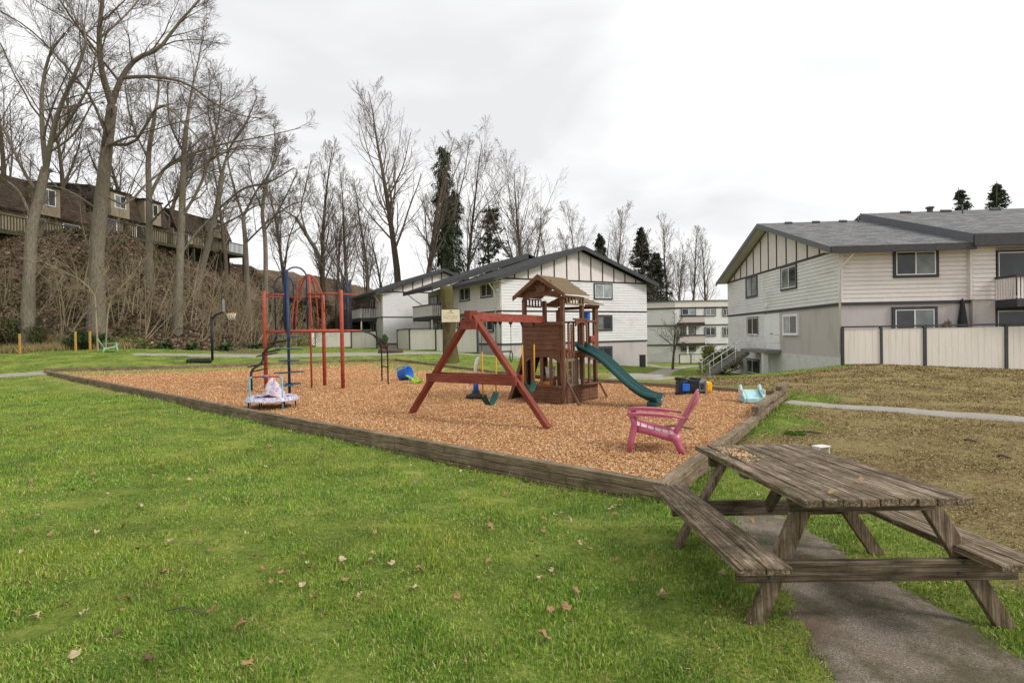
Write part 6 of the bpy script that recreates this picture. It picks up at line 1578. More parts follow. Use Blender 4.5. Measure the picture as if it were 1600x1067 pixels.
p = gpt(130, 480, 30.5); shrub('low dark green ivy mound at the foot of the largest tree', p, (1.9, 1.0, .9), 2, ('2f4a2a', '3d5c36', '233a20', '4f6b3a'), 5000, .06, name='ivy', catg='ivy')
for i, (px, d, s_, lab) in enumerate(((352, 34.5, 1.0, 'dark green fern clump on the bank right of the hoop pole'), (402, 38, 1.1, 'green fern clump on the bank behind the red post'), (300, 33.5, .8, 'small fern at the bank foot left of the hoop pole'), (258, 33, .8, 'small fern on the bank below the straight grey tree'))):
    p = gpt(px, 520, d); r = np.random.default_rng(i); n = 60; az = r.uniform(0, 6.28, n); el = r.uniform(.4, 1.2, n); D = np.stack([np.cos(az)*np.cos(el), np.sin(az)*np.cos(el), np.sin(el)], -1)
    W_ = walk(np.zeros((n, 3)), D, r.uniform(.6, 1.0, n)*s_*1.1, np.full(n, .01), 8, r, .03, -.22, .3, .004)
    C0 = W_[0][:, 1:].reshape(-1, 3); T_ = norm((W_[0][:, 1:]-W_[0][:, :-1]).reshape(-1, 3)); sd_ = norm(np.cross(T_, np.array([0, 0, 1.]))); wd = np.tile(np.array([.10, .13, .13, .11, .09, .06, .03]), n)[:, None]*s_
    V = np.concatenate([np.stack([C0-T_*.05, C0+sd_*wd*sg-T_*.02, C0+sd_*wd*sg*.9+T_*.03, C0+T_*.05], 1).reshape(-1, 3) for sg in (-1, 1)]); nn = len(V)//4
    c = np.array([srgb(q) for q in ('3c5a30', '4f7040', '2c4526')])[r.choice(3, nn)]
    root = empty('fern', p, 0, lab, 'fern', 'ferns along the foot of the bank'); np_mesh('fronds', V, np.arange(4*nn).reshape(nn, 4), M['leaf'], root, attr=np.repeat(c, 4, 0))
for i, (px, d, sx, sz, lab) in enumerate(((565, 66, 4.5, 4.5, 'olive green bushes left of the far left block roof'), (480, 66, 3.5, 3.6, 'dark holly bush on the bank crest behind the red bars'), (448, 62, 4.0, 2.4, 'olive hedge bush along the bank crest beside the blue arches'), (395, 57, 4.5, 2.0, 'mossy hedge bush on the bank crest above the saplings'), (350, 52, 4.0, 1.8, 'mossy bush at the crest below the townhouse end'), (525, 68, 3.5, 3.0, 'brown green thicket bush between crest and far left block'), (612, 84, 5, 5, 'reddish thicket bush behind the far left block ridge'), (655, 88, 5, 5.5, 'reddish thicket bush behind the two tall trunks'))):
    p = gpt(px, 450, d); shrub(lab, p, (sx, 2.5, sz), 20+i, ('4d4e2c', '63623a', '3a3d24', '6e5a3e', '7a6a4a') if i < 6 else ('6a574a', '7d685a', '57493c'), 7000, .13 if i < 6 else .12, upw=.1)
# brambles and dead stems
r = np.random.default_rng(77)
n = 5000; d = 24+26*r.random(n); px = r.uniform(-60, 470, n); X = (px-800)/880*d; s = hill_s(X, d); k = (s > .3) & (s < 11); X, Y = X[k], d[k]; n = len(X)
S = np.stack([X, Y, tz(X, Y)-.05], -1); D = norm(np.stack([r.normal(0, .7, n), r.normal(0, .7, n), np.full(n, 1.0)], -1))
W_ = walk(S, D, r.uniform(.35, 1.5, n), np.full(n, .011), 7, r, .16, -.16, .4, .006)
W2_ = spawn(*W_, 2, r, .7, .5, .2, .9, 4, .2, -.05, .7, .006)
V, F_ = tubes_np([W_, W2_], [3, 3]); c1 = np.array([srgb(q) for q in ('755a49', '8c6e5a', 'a38a74', '5b4738', '8a7560')])[r.choice(5, n)]; c2 = np.repeat(c1, 2, 0)
cc = np.concatenate([np.repeat(c1, 21, 0), np.repeat(c2, 12, 0)])
tag(np_mesh('brambles', V, F_, M['litter'], smooth=False, attr=cc), 'tangled brown brambles covering the wooded bank', 'brambles', kind='stuff')
# ground ivy and moss patches on the bank
n = 26000; d = 24+34*r.random(n); X = -d*r.uniform(.3, 1., n); s = hill_s(X, d); pat = fbm(X, d, .45, 33); k = (s > -.2) & (s < 14) & (pat > .12); X, Y = X[k], d[k]; n = len(X)
u, v = frame(n, .7, r); P_ = np.stack([X, Y, tz(X, Y)+.03+.15*r.random(n)], -1); V, Fq = quads(P_, None, u*r.uniform(.04, .09, n)[:, None], v*r.uniform(.03, .06, n)[:, None])
c = np.array([srgb(q) for q in ('4c5c2c', '3b4d28', '66703a', '565a30')])[r.choice(4, n)]
tag(np_mesh('ground_ivy', V, Fq, M['leaf'], attr=np.repeat(c, 4, 0)), 'green ivy and moss patches on the bank', 'ground cover', kind='stuff')
# tall dry grass at the foot of the bank, left
n = 26000; px = r.uniform(-40, 210, n); d = r.uniform(26, 31.5, n); X = (px-800)/880*d; s = hill_s(X, d); k = (s > -.9+.5*fbm(X, d, 1.5, 3)) & (s < 1.6); X, Y = X[k], d[k]; n = len(X)
S = np.stack([X, Y, tz(X, Y)-.02], -1); az = r.uniform(0, 6.28, n); h = r.uniform(.2, .6, n); sd_ = np.stack([np.cos(az), np.sin(az), 0*az], -1)*.016; ln_ = r.normal(0, .35, (n, 2))
tip = S+np.stack([ln_[:, 0]*h, ln_[:, 1]*h, h], -1); V = np.stack([S-sd_, S+sd_, tip], 1).reshape(-1, 3)
c = np.array([srgb(q) for q in ('a8946a', 'c2b083', '8a7850', '7f8a4a', '9c7f5c')])[r.choice(5, n)]
tag(np_mesh('dry_grass', V, np.arange(3*n).reshape(n, 3), M['blade'], attr=np.repeat(c, 3, 0)), 'tall dry grass along the foot of the bank', 'dry grass', kind='stuff')

# saplings: individual thin many-stemmed trees on the bank
def sapling(label, p, H, seed, nst=5, lean=0.25, mat='sapling', group='saplings on the bank', l2=8):
    r = np.random.default_rng(seed); root = empty('sapling', p, 0, label, 'sapling', group)
    D = norm(np.stack([r.normal(lean*.4, .3, nst), r.normal(0, .25, nst), np.full(nst, 1.)], -1)); S = np.zeros((nst, 3)); S[:, :2] = r.normal(0, .18, (nst, 2)); S[:, 2] = -.2
    T = walk(S, D, r.uniform(.6, 1.0, nst)*H, r.uniform(.5, 1, nst)*.0085*H, 10, r, .05, .03, .2, .01)
    A1 = spawn(*T, l2, r, .6, .4, .3, 1, 6, .1, .08, .5, .009); A2 = spawn(*A1, 5, r, .6, .5, .2, 1, 4, .14, .04, .7, .008)
    V, F_ = tubes_np([T], [6]); np_mesh('trunk', V, F_, M[mat], root, smooth=True); V, F_ = tubes_np([A1, A2], [4, 3]); np_mesh('crown', V, F_, M[mat], root, smooth=True); return root
protos = [sapling('', (0, 0, -50), h, 200+i, ns, ln) for i, (h, ns, ln) in enumerate(((6, 5, .5), (7, 4, .1), (5, 6, .8), (7.5, 3, .3), (4.5, 7, .2)))]
r = random.Random(5); cnt = 0
ORD = 'first second third fourth fifth sixth seventh eighth ninth tenth eleventh twelfth thirteenth fourteenth fifteenth sixteenth seventeenth eighteenth nineteenth twentieth twenty-first twenty-second'.split()
spots = [(px, d) for px, d in ((90, 31), (105, 32.5), (75, 34), (130, 36), (180, 34), (190, 36), (208, 35), (222, 33.5), (245, 36), (255, 34.5), (268, 38), (300, 36), (312, 35), (322, 38), (333, 36.5), (344, 37.5), (352, 39), (361, 37), (370, 40), (378, 38.5), (386, 41), (395, 40), (404, 43), (412, 41), (420, 45), (430, 44), (440, 48), (450, 47), (460, 51), (470, 53), (340, 41), (365, 44), (390, 46), (20, 30), (0, 33), (55, 36), (145, 40), (170, 40), (300, 41), (478, 50))]
used_p = set()
where = {0: 'near', 1: 'far'}
for i, (px, d) in enumerate(spots):
    k = i % 5; o = protos[k] if k not in used_p else copy_tree(protos[k]); used_p.add(k)
    p = gpt(px, 500, d); o.location = p; o.rotation_euler = (r.uniform(-.12, .12), r.uniform(-.05, .22), r.uniform(-.5, .5)); s_ = r.uniform(.6, 1.0); o.scale = (s_, s_, s_)
    rgt = sorted(q for q in spots if q[0] > 332); lft = sorted(q for q in spots if q[0] <= 332)
    o['label'] = ('tan bare sapling in the thicket right of the hoop, %s from the left' % ORD[(rgt if px > 332 else lft).index((px, d))] if px > 332 else 'bare sapling between the trunks on the bank, %s from the left edge' % ORD[lft.index((px, d))])
    o['group'] = 'saplings on the bank right of the hoop' if px > 332 else 'saplings between the trunks on the left part of the bank'
# pale sapling by the green chair
limbtree('pale thin sapling with wide bare limbs just behind the green chair', 29.2, [(152, 512, .06), (150, 490, .05), (148, 462, .045)], [[(148, 462, .035), (135, 445, .03), (112, 430, .025), (85, 418, .02), (55, 402, .012)], [(148, 462, .03), (130, 452, .025), (105, 450, .015)], [(149, 480, .03), (175, 462, .025), (195, 452, .015)], [(148, 462, .03), (160, 430, .02), (175, 400, .012)]], 71, .7, .8, 6, name='sapling', mats=('sapling', 'sapling'))
limbtree('pale sapling leaning right beside the green chair', 29.6, [(163, 512, .05), (170, 480, .045), (185, 455, .04)], [[(185, 455, .03), (205, 430, .02), (225, 405, .012)], [(175, 472, .03), (205, 458, .025), (235, 445, .015)], [(170, 480, .02), (162, 450, .015), (168, 420, .01)]], 72, .7, .8, 6, name='sapling', mats=('sapling', 'sapling'))
# small bare tree on the lawn between the blocks
p = gpt(1051, 574, 47); bare('small bare tree with a wide low crown on the lawn beside the curving path', p, 4.6, .13, 81, n1=12, spread=.95, up1=.03, l1=.62, t0=.28, fine=.8, mats=('bark_far', 'twig_far'), rmin=.009, fork=3, lp=.5)
p = gpt(1128, 566, 42); shrub('yellow green bushy shrub at the corner behind the outside stairs', p, (2.1, 1.4, 2.3), 41, ('8a9440', '6f7c32', 'a3a853', '55602a'), 5000, .09)
p = gpt(1490, 560, 26.9); 
shrub_bare = bare('leafless shrub with tangled twigs behind the right hand fence', Vector((p.x, 27.1, float(tz(p.x, 27.1)))), 2.7, .04, 83, n1=10, spread=.5, up1=.1, l1=.3, t0=.1, fine=.8, name='bare_shrub', mats=('sapling', 'sapling'), rmin=.008, fork=3, lp=.4)
bare('leafless shrub behind the right hand fence at the photo edge', Vector((21.2, 27.1, float(tz(21.2, 27.1)))), 2.7, .04, 84, n1=10, spread=.5, up1=.1, l1=.3, t0=.1, fine=.8, name='bare_shrub', mats=('sapling', 'sapling'), rmin=.008, fork=3, lp=.4)
# closed dark parasol behind the fence
pp = at(1504, 500, 26.9); um = empty('closed_parasol', (pp.x, pp.y, 0), 0, 'closed black garden parasol leaning behind the right hand fence', 'parasol')
zt_ = at(1504, 466, 26.9).z; MB().tube([(0, 0, -.2), (-.0, 0, zt_)], .02, 8).build('pole', M['black'], um)
mb = MB(); mb.lathe([(.02, zt_), (.07, zt_-.15), (.14, zt_-.7), (.2, zt_-1.2), (.24, zt_-1.5), (.1, zt_-1.52)], (0, 0, 0), 12, False); mb.build('canopy', M['black'], um)
# tall stump with the sign
p = gpt(703, 565, 27.5); sp_ = onground(703, 573); d = 27.5
b_ = at(703, 560, d); z = float(tz(b_.x, b_.y)); top = at(700, 447, d).z; base = Vector((b_.x, b_.y, z)); root = empty('tree_stump', base, 0, 'tall mossy cut tree trunk standing in front of the cream fence', 'tree stump')
r = np.random.default_rng(9); Hs = top-z; n = 16; S_ = 20; rows = []
for i in range(n):
    t = i/(n-1); rr_ = .36*(1-.22*t)+.22*math.exp(-t*14); lean_ = at(703-5*t, 500, d).x-b_.x
    rows.append([(lean_+math.cos(a)*rr_*(1+.1*math.sin(3*a+t*3)+.05*r.normal()), math.sin(a)*rr_*(1+.05*r.normal()), -.3+(Hs+.3)*t) for a in np.linspace(0, 2*math.pi, S_, endpoint=False)])
mb = MB(); vs = [q for row in rows for q in row]; fs = [(i*S_+k, i*S_+(k+1) % S_, (i+1)*S_+(k+1) % S_, (i+1)*S_+k) for i in range(n-1) for k in range(S_)]; fs.append(tuple((n-1)*S_+k for k in range(S_))); mb.add(vs, fs, True); mb.build('trunk', M['bark_moss'], root)
# ================================================================== smaller things
def zch(p): return float(zc(p.x, p.y))
# mini trampoline
tp = onchips(415, 640); tp = Vector((tp.x, tp.y+.35, 0)); tp.z = zch(tp)
tr = empty('mini_trampoline', tp, R(4), 'small toddler trampoline with turquoise handlebar and pale padded rim on the wood chips', 'trampoline')
mb = MB(); n_ = 36; mb.tube([(.5*math.cos(a), .5*math.sin(a), .22) for a in np.linspace(0, 2*math.pi, n_)], .016, 6, cap=False); mb.build('frame', M['tblue'], tr)
m_, nt, bs = newmat('patterned_pad'); co = objco(nt); vo = nt.nodes.new('ShaderNodeTexVoronoi'); vo.inputs['Scale'].default_value = 22; nt.links.new(co, vo.inputs[0])
nt.links.new(ramp(nt, vo.outputs['Distance'], [(.2, srgb('6f6c94')), (.4, srgb('a9a3bd')), (.7, srgb('cfc8d0'))]), bs.inputs['Base Color']); bs.inputs['Roughness'].default_value = .6; M['pad'] = m_
rr = random.Random(3); mb = MB(); rows = []
for k in range(9):
    a = math.pi*k/8; rows.append([((.50+.085*math.cos(a))*math.cos(b), (.50+.085*math.cos(a))*math.sin(b), .215+.05*math.sin(a)-.05*max(0, math.cos(a))+rr.uniform(-.006, .006)) for b in np.linspace(0, 2*math.pi, 41)])
mb.sheet(rows, .006); mb.build('rim_pad', M['pad'], tr)
MB().lathe([(0, .215), (.44, .225), (.44, .221), (0, .211)], n=28).build('mat', M['black'], tr)
for k in range(6):
    a = k*math.pi/3+.3; MB().tube([(.48*math.cos(a), .48*math.sin(a), .22), (.5*math.cos(a), .5*math.sin(a), .0)], .014, 6).build('leg', M['toynavy'], tr)
hp = [(-.35, -.36, -.02), (-.35, -.36, .35), (-.35, -.36, .66)]+[(-.35+.06*(1-math.cos(a)), -.36, .66+.06*math.sin(a)) for a in (.5, 1, 1.57)]
hp2 = [(-x, y, z) for x, y, z in reversed(hp)]
MB().tube(hp, .018, 8).build('handle_post', M['tblue'], tr); MB().tube(hp2, .018, 8).build('handle_post', M['tblue'], tr)
MB().tube([hp[-1], (0, -.36, .73), hp2[0]], .02, 8).build('handle_grip', M['redpaint'], tr); MB().tube([(-.07, -.36, .73), (.08, -.36, .73)], .035, 8).build('grip_wrap', mnoise('mauve_foam', srgb('7c6a80'), srgb('94829a')), tr)
def cloth_pile(name, loc, size, seed, mat, label):
    r = np.random.default_rng(seed); rows = []; 
    for i in range(9):
        t = i/8; row = []
        for k in range(25):
            a = 2*math.pi*k/24; rad = (1-t)**.75*(1+.16*math.sin(3*a+seed)+.1*math.sin(7*a+2*t*5))
            row.append((size[0]*rad*(1+.12*r.normal()*(t > 0))*math.cos(a)+.12*size[0]*math.sin(4*t+a*2), size[1]*rad*math.sin(a)*(1+.1*r.normal()*(t > 0)), size[2]*(t**1.25)*(1+.12*math.sin(5*a)+.05*r.normal())))
        rows.append(row)
    root = MB().sheet(rows, .012).build(name, mat); root.location = loc; return tag(root, label, 'clothing')
m_, nt, bs = newmat('pink_white_fabric'); co = objco(nt); f = noise_node(nt, co, 9, 5, .7); nt.links.new(ramp(nt, f, [(.35, srgb('8a6fa0')), (.45, srgb('c3b8d4')), (.55, srgb('dccbcc')), (.68, srgb('d9a08e'))]), bs.inputs['Base Color']); bs.inputs['Roughness'].default_value = .9; M['fabric'] = m_
cloth_pile('jacket', tp+Vector((.06, -.05, .24)), (.26, .2, .42), 3, M['fabric'], 'pink and lilac childs jacket heaped on the small trampoline')
dk_ = cloth_pile('dark_garment', tp+Vector((.03, -.27, .235)), (.2, .09, .07), 5, mnoise('maroon_fabric', srgb('2b1a22'), srgb('472a35'), 8, .9, .2), 'dark maroon garment lying at the front of the small trampoline mat')

# tetherball style post with weighted base
p = onchips(744, 622); root = empty('toy_post', p, 0, 'toy basketball stand without hoop, blue post, white top and black round base', 'toy stand')
MB().lathe([(0, .0), (.25, .0), (.27, .04), (.25, .09), (.12, .13), (.09, .2), (0, .2)], n=24).build('base', M['black'], root)
MB().tube([(0, 0, .12), (0, 0, .62)], [.075, .06], 12).build('post', M['toyblue'], root)
MB().tube([(0, 0, .55), (0, 0, .8), (.05, 0, .98), (.10, 0, 1.06)], [.05, .05, .06, .03], 10).build('post_top', M['toywhite'], root)
# blue and lime toys
p = onchips(632, 594); root = empty('toy_bucket_ride', p, 0, 'blue plastic toy tub tipped on its side on the wood chips', 'toy')
rot = Matrix.Rotation(R(75), 3, 'Y')@Matrix.Rotation(R(20), 3, 'X')
mb = MB(); prof = [(0, -.2), (.15, -.2), (.18, -.18), (.23, .2), (.25, .22), (.22, .21), (.16, -.14), (0, -.15)]; mb.lathe(prof, n=18); mb.v = [tuple(rot@Vector(v)+Vector((0, 0, .21))) for v in mb.v]; mb.build('tub', M['toyblue'], root)
MB().tube([(-.2, 0, .28), (-.26, .05, .42), (-.05, .1, .45), (.1, .08, .4)], .02, 6).build('handle', M['toyblue'], root)
root.name = 'toy_tub'
p = onchips(645, 599); root = empty('toy_seesaw', p, R(-10), 'lime green plastic toy with crossed legs lying on the wood chips', 'toy')
MB().sheet([[(-.22+.44*t, y, .04+.2*(1-abs(t-.3))*0+.22*(1-t)) for y in (-.07, 0, .07)] for t in np.linspace(0, 1, 6)], .03).build('plank', M['toygreen'], root)
MB().tube([(-.05, -.06, .2), (.1, -.1, .0)], .028, 8).build('leg', M['toygreen'], root); MB().tube([(.02, .06, .3), (.2, .08, .02), (.34, .06, .1)], .028, 8).build('leg', M['toygreen'], root); MB().bar((.12, 0, .02), (.36, .0, .12), .14, .03).build('foot', M['toygreen'], root)
# ride-on toy truck lying on its side
p = onchips(1086, 618); p.y += .25; p.z = zch(p); root = empty('toy_truck', p, R(2), 'ride-on toy truck tipped on its side, navy and black with a yellow cab', 'toy car')
K = .0172*p.y/14.6
def bx_(n, x0, x1, y0, y1, z0, z1, m, bev=.02): return MB().bb(x0, x1, y0, y1, z0, z1).build(n, M[m], root, bevel=bev, seg=3)
bx_('chassis', -.38, .12, -.12, .18, .05, .36, 'toynavy'); bx_('seat_well', -.30, -.1, -.16, -.1, .10, .30, 'toyblue')
bx_('seat_back', -.14, .14, -.16, .2, .08, .40, 'black', .04); bx_('cab', .14, .32, -.14, .18, .08, .37, 'toygrey', .03); bx_('windscreen', .18, .27, -.165, -.13, .14, .30, 'glass', .01)
bo = bx_('hood', .32, .50, -.13, .18, .06, .33, 'toyyellow', .04); bx_('bumper', .30, .34, -.16, .2, .03, .38, 'toygrey', .01); bx_('hood_recess', .36, .45, -.145, -.12, .11, .27, 'toyyellow', .01)
for x, z in ((-.30, .04), (.18, .04), (-.30, .42), (.1, .41)):
    mb = MB(); mb.lathe([(0, -.05), (.11, -.05), (.125, -.03), (.125, .03), (.11, .05), (0, .05)], n=18); 
    w_ = mb.build('wheel', M['black'], root); w_.location = (x, .02, z); w_.scale = (1.15, 1.2, .8)
    mb = MB(); mb.lathe([(0, .055), (.05, .052), (.05, -.052), (0, -.055)], n=12); mb.build('hubcap', M['toygrey'], w_)
# toddler slide (pale aqua)
p = onchips(1177, 628); root = empty('toy_slide', p, R(-5), 'small pale aqua toddler slide toy standing near the right corner of the chips', 'toy')
mb = MB(); rows = []
for k in range(8): t = k/7; rows.append([(x, -.1+.34*t, .05+.2*t**1.2+abs(x)**2*.8) for x in (-.17, -.1, 0, .1, .17)])
mb.sheet(rows, .015); mb.build('chute', M['toyaqua'], root)
for sg in (-1, 1):
    mb = MB(); mb.prism([(sg*.19, -.14, 0), (sg*.19, .30, 0), (sg*.19, .30, .36), (sg*.19, .22, .40), (sg*.19, .12, .28), (sg*.19, -.02, .20), (sg*.19, -.14, .10)], (sg*.06, 0, 0)); mb.build('side_panel', M['toyaqua'], root, bevel=.015)
mb = MB(); mb.bb(-.19, .19, -.15, -.1, 0, .10); mb.build('front_panel', M['toyaqua'], root, bevel=.01)
mb = MB(); mb.bb(-.17, .17, .26, .30, .1, .27); mb.build('back_panel', M['toywhite'], root, bevel=.01)
for sg in (-1, 1): mb = MB(); mb.bb(sg*.25-.02, sg*.25+.02, -.05, .24, .12, .30); mb.build('handle', M['toywhite'], root, bevel=.02)
# little white plastic frame toy behind the table
p = Vector((4.4, 8.15, float(tz(4.4, 8.15)))); p = onground(1283, 716); root = empty('toy_step', p, R(20), 'small dirty white plastic step stool on the grass just behind the picnic table', 'toy')
for sg in (-1, 1): MB().prism([(sg*.1, -.1, 0), (sg*.1, .1, 0), (sg*.1, .07, .2), (sg*.1, -.07, .2)], (sg*.02, 0, 0)).build('leg', M['toywhite'], root, bevel=.008)
MB().bb(-.13, .13, -.09, .09, .2, .225).build('seat', M['toywhite'], root, bevel=.01); MB().bb(-.1, .1, -.02, .02, .08, .11).build('brace', M['toywhite'], root); root.scale = (.8, .8, .8)
# things inside the playhouse
def inplay(name, x, y, z): return w_of(Vector((x, y, 0)))+Vector((0, 0, z))
p = inplay('', .92, .85, 0); root = empty('play_kitchen', p, PRZ, 'cream plastic play kitchen standing inside the lower part of the playhouse', 'toy')
MB().bb(-.18, .18, -.22, .22, 0, .62).build('cabinet', M['toywhite'], root, bevel=.02); MB().bb(.1, .18, -.22, .22, .62, 1.0).build('back_shelf', M['toywhite'], root, bevel=.02); MB().bb(.18, .2, -.15, .15, .2, .5).build('door', M['panel'], root, bevel=.01)
root2 = empty('toy_bucket', inplay('', .62, .3, 0), 0, 'white plastic bucket behind the slats of the playhouse wall', 'bucket'); MB().lathe([(0, .55), (.1, .55), (.13, .85), (.12, .85), (.09, .57), (0, .57)], n=16).build('pail', M['toywhite'], root2); MB().bb(-.14, .14, -.14, .14, 0, .54).build('stand', M['brown'], root2, bevel=.01)
root = empty('toy_blocks', inplay('', .62, .12, 0), PRZ, 'orange plastic toy on the sill inside the playhouse opening', 'toy'); MB().bb(-.08, .1, -.04, .05, zL-.01, zL+.08).build('block', M['orangeplastic'], root, bevel=.02); MB().bb(-.3, -.2, -.04, .03, zL-.01, zL+.08).build('block', M['orangeplastic'], root, bevel=.02)
root = empty('sand_toy', inplay('', 1.0, .38, 0), PRZ, 'orange plastic toy on the deck just left of the slide top', 'toy'); MB().bb(-.1, .12, -.1, .1, zDeck, zDeck+.09).build('body', M['orangeplastic'], root, bevel=.03)
root = empty('toy_telescope', inplay('', .98, 1.5, 0), PRZ, 'blue plastic toy bin on the rear railing of the playhouse deck', 'toy'); root.name = 'toy_bin'; MB().bb(-.07, .07, -.07, .07, zR-.05, zR+.22).build('bin', M['toyblue'], root, bevel=.02)

# sign on the stump
d = 26.9; a_ = at(690, 484, d); b2 = at(718.5, 503, d); cx_, cz_ = (a_.x+b2.x)/2, (a_.z+b2.z)/2; W_, H_ = abs(b2.x-a_.x), abs(a_.z-b2.z)
sg_ = empty('notice_sign', (cx_, d, cz_), R(1), 'cream notice board in a dark frame fixed to the tall tree stump', 'sign')
MB().bb(-W_/2-.03, W_/2+.03, 0, .03, -H_/2-.03, H_/2+.03).build('frame', mnoise('sign_frame', srgb('3b3320'), srgb('4d4428')), sg_)
MB().bb(-W_/2, W_/2, -.012, 0, -H_/2, H_/2).build('board', mnoise('sign_face', srgb('d6cbae'), srgb('e2d8bd'), 3, .6, .02), sg_)
MI = mnoise('sign_ink', srgb('6a5d38'), srgb('6f6240'))
mb = MB(); mb.prism([(-.07, -.018, H_*.36), (.09, -.018, H_*.36), (.0, -.018, H_*.44)], (0, .004, 0)); mb.build('emblem', mnoise('sign_emblem', srgb('4a4a3a'), srgb('55553f')), sg_)
rr = random.Random(6); mb = MB()
for z, wds, hh in ((.23, (.10, .16), .045), (-.03, (.1, .06, .12, .05, .14, .08), .03), (-.17, (.06, .1, .04, .12, .06, .1), .03), (-.31, (.08, .05, .1), .018), (-.31, (), 0)):
    tot = sum(wds)+.03*len(wds); x = -tot/2
    for w_ in wds:
        k = x
        while k < x+w_-.01: hq = hh*rr.uniform(.5, 1); mb.bb(k, k+.009, -.016, -.013, z*H_-hh/2, z*H_-hh/2+hq); mb.bb(k, k+.016, -.0165, -.0135, z*H_-hh/2+hq*rr.random()*.7, z*H_-hh/2+hq*.8+.004); k += .022
        x += w_+.03
mb.build('faded_lettering', MI, sg_)
# yellow marker posts
for (x, yb, yt, lab) in ((31, 541, 503, 'leftmost of the three yellow wooden marker posts below the bank'), (118, 531, 501, 'middle one of the three yellow wooden marker posts below the bank'), (140.5, 527, 501, 'rightmost yellow wooden marker post, left of the green chair')):
    dd = 28.6; b_ = at(x, yb, dd); z = float(tz(b_.x, b_.y)); t_ = at(x, yt, dd).z
    o = MB().bb(-.04, .04, -.04, .04, -.2, 1.02).build('marker_post', M['yellowpost'], bevel=.008); o.location = (b_.x, b_.y, z); tag(o, lab, 'post', 'yellow marker posts')
# planter and log by the far blocks
p = at(601, 540, 48); z = float(tz(p.x, p.y)); shrub('potted green shrub standing between the two cream fences', Vector((p.x, p.y, z+.45)), (.55, .5, .8), 51, ('4f6b2f', '3d5826', '6a8440'), 1500, .07, name='potted_shrub', catg='plant', stems=False)
o_ = [c for c in col.objects if c.name.startswith('potted_shrub')][0]; MB().lathe([(0, -.45), (.25, -.45), (.34, .0), (.3, .02), (0, 0)], n=14).build('pot', mnoise('terracotta', srgb('6d3f2c'), srgb('84523c')), o_)
p = at(611, 554, 33.5); z = float(tz(p.x, p.y)); o = MB().tube([(-.75, 0, 0), (-.3, .03, .02), (.7, 0, 0)], [.13, .15, .13], 12).build('log', M['bark_far']); o.location = (p.x, p.y, z+.12); tag(o, 'dark short log lying on the grass behind the arched ladder', 'log')
# grey electrical box and bin by the middle block
p = at(1004, 566, 49); z = float(tz(p.x, p.y)); root = empty('utility_box', (p.x, p.y, z), R(25), 'small dark utility box at the right corner of the middle block', 'utility box'); MB().bb(-.2, .2, -.2, .2, 0, 1.0).build('cabinet', M['trim'], root, bevel=.03); MB().bb(-.23, .23, -.23, .23, 1.0, 1.06).build('lid', M['trim'], root, bevel=.02)
# rock at the foot of the bank and sticks
for (px, py, s_, lab) in ((190, 527, .28, 'small grey boulder at the foot of the bank right of the green chair'), (30, 398, .4, 'round grey boulder on the bank beside the leaning bare tree')):
    p = onground(px, py) if py > 500 else at(px, py, 31); z = float(tz(p.x, p.y)); r = np.random.default_rng(int(px)); mb = MB(); rows = []
    mb.lathe([(0, -s_*.4), (s_*.8, -s_*.2), (s_, .1*s_), (s_*.75, .5*s_), (.3*s_, .75*s_), (0, .78*s_)], n=12); mb.v = [tuple(Vector(v)*(1+.1*r.normal())) for v in mb.v]
    o = mb.build('boulder', mnoise('rock', srgb('77726a'), srgb('97928a'), 6, .9, .5)); o.location = (p.x, p.y, z+.05); tag(o, lab, 'rock')
for (x0, y0, x1, y1, chips, lab) in ((1038, 667, 1085, 671, True, 'dark stick lying on the wood chips behind the pink chair'), (1258, 676, 1286, 678, False, 'reddish brown stick on the worn turf beyond the picnic table'), (1507, 689, 1526, 692, False, 'short brown stick on the worn turf at the right'), (1560, 714, 1580, 718, False, 'thin brown stick on the worn turf near the right edge'), (260, 958, 330, 960, False, 'thin pale twig lying on the near lawn')):
    a_, b_ = (onchips if chips else onground)(x0, y0), (onchips if chips else onground)(x1, y1); fz = (lambda q: zch(q)) if chips else (lambda q: float(tz(q.x, q.y)))
    c_ = (a_+b_)/2; z = fz(c_)+.015; rad = .016 if x0 > 900 else .004
    o = MB().tube([a_-c_, (a_-c_)*.3+Vector((0, .02, .02)), (b_-c_)*.4+Vector((0, -.01, .01)), b_-c_], [rad, rad*1.1, rad, rad*.6], 6).build('stick', M['twig']); o.location = (c_.x, c_.y, z); tag(o, lab, 'stick')
p = onground(1242, 679); shrub('small bright moss clump on the turf beyond the picnic table', Vector((p.x, p.y, float(tz(p.x, p.y))-.02)), (.22, .16, .09), 61, ('5c7a24', '7b9a34', '44611c'), 900, .02, name='moss_clump', catg='moss', stems=False)

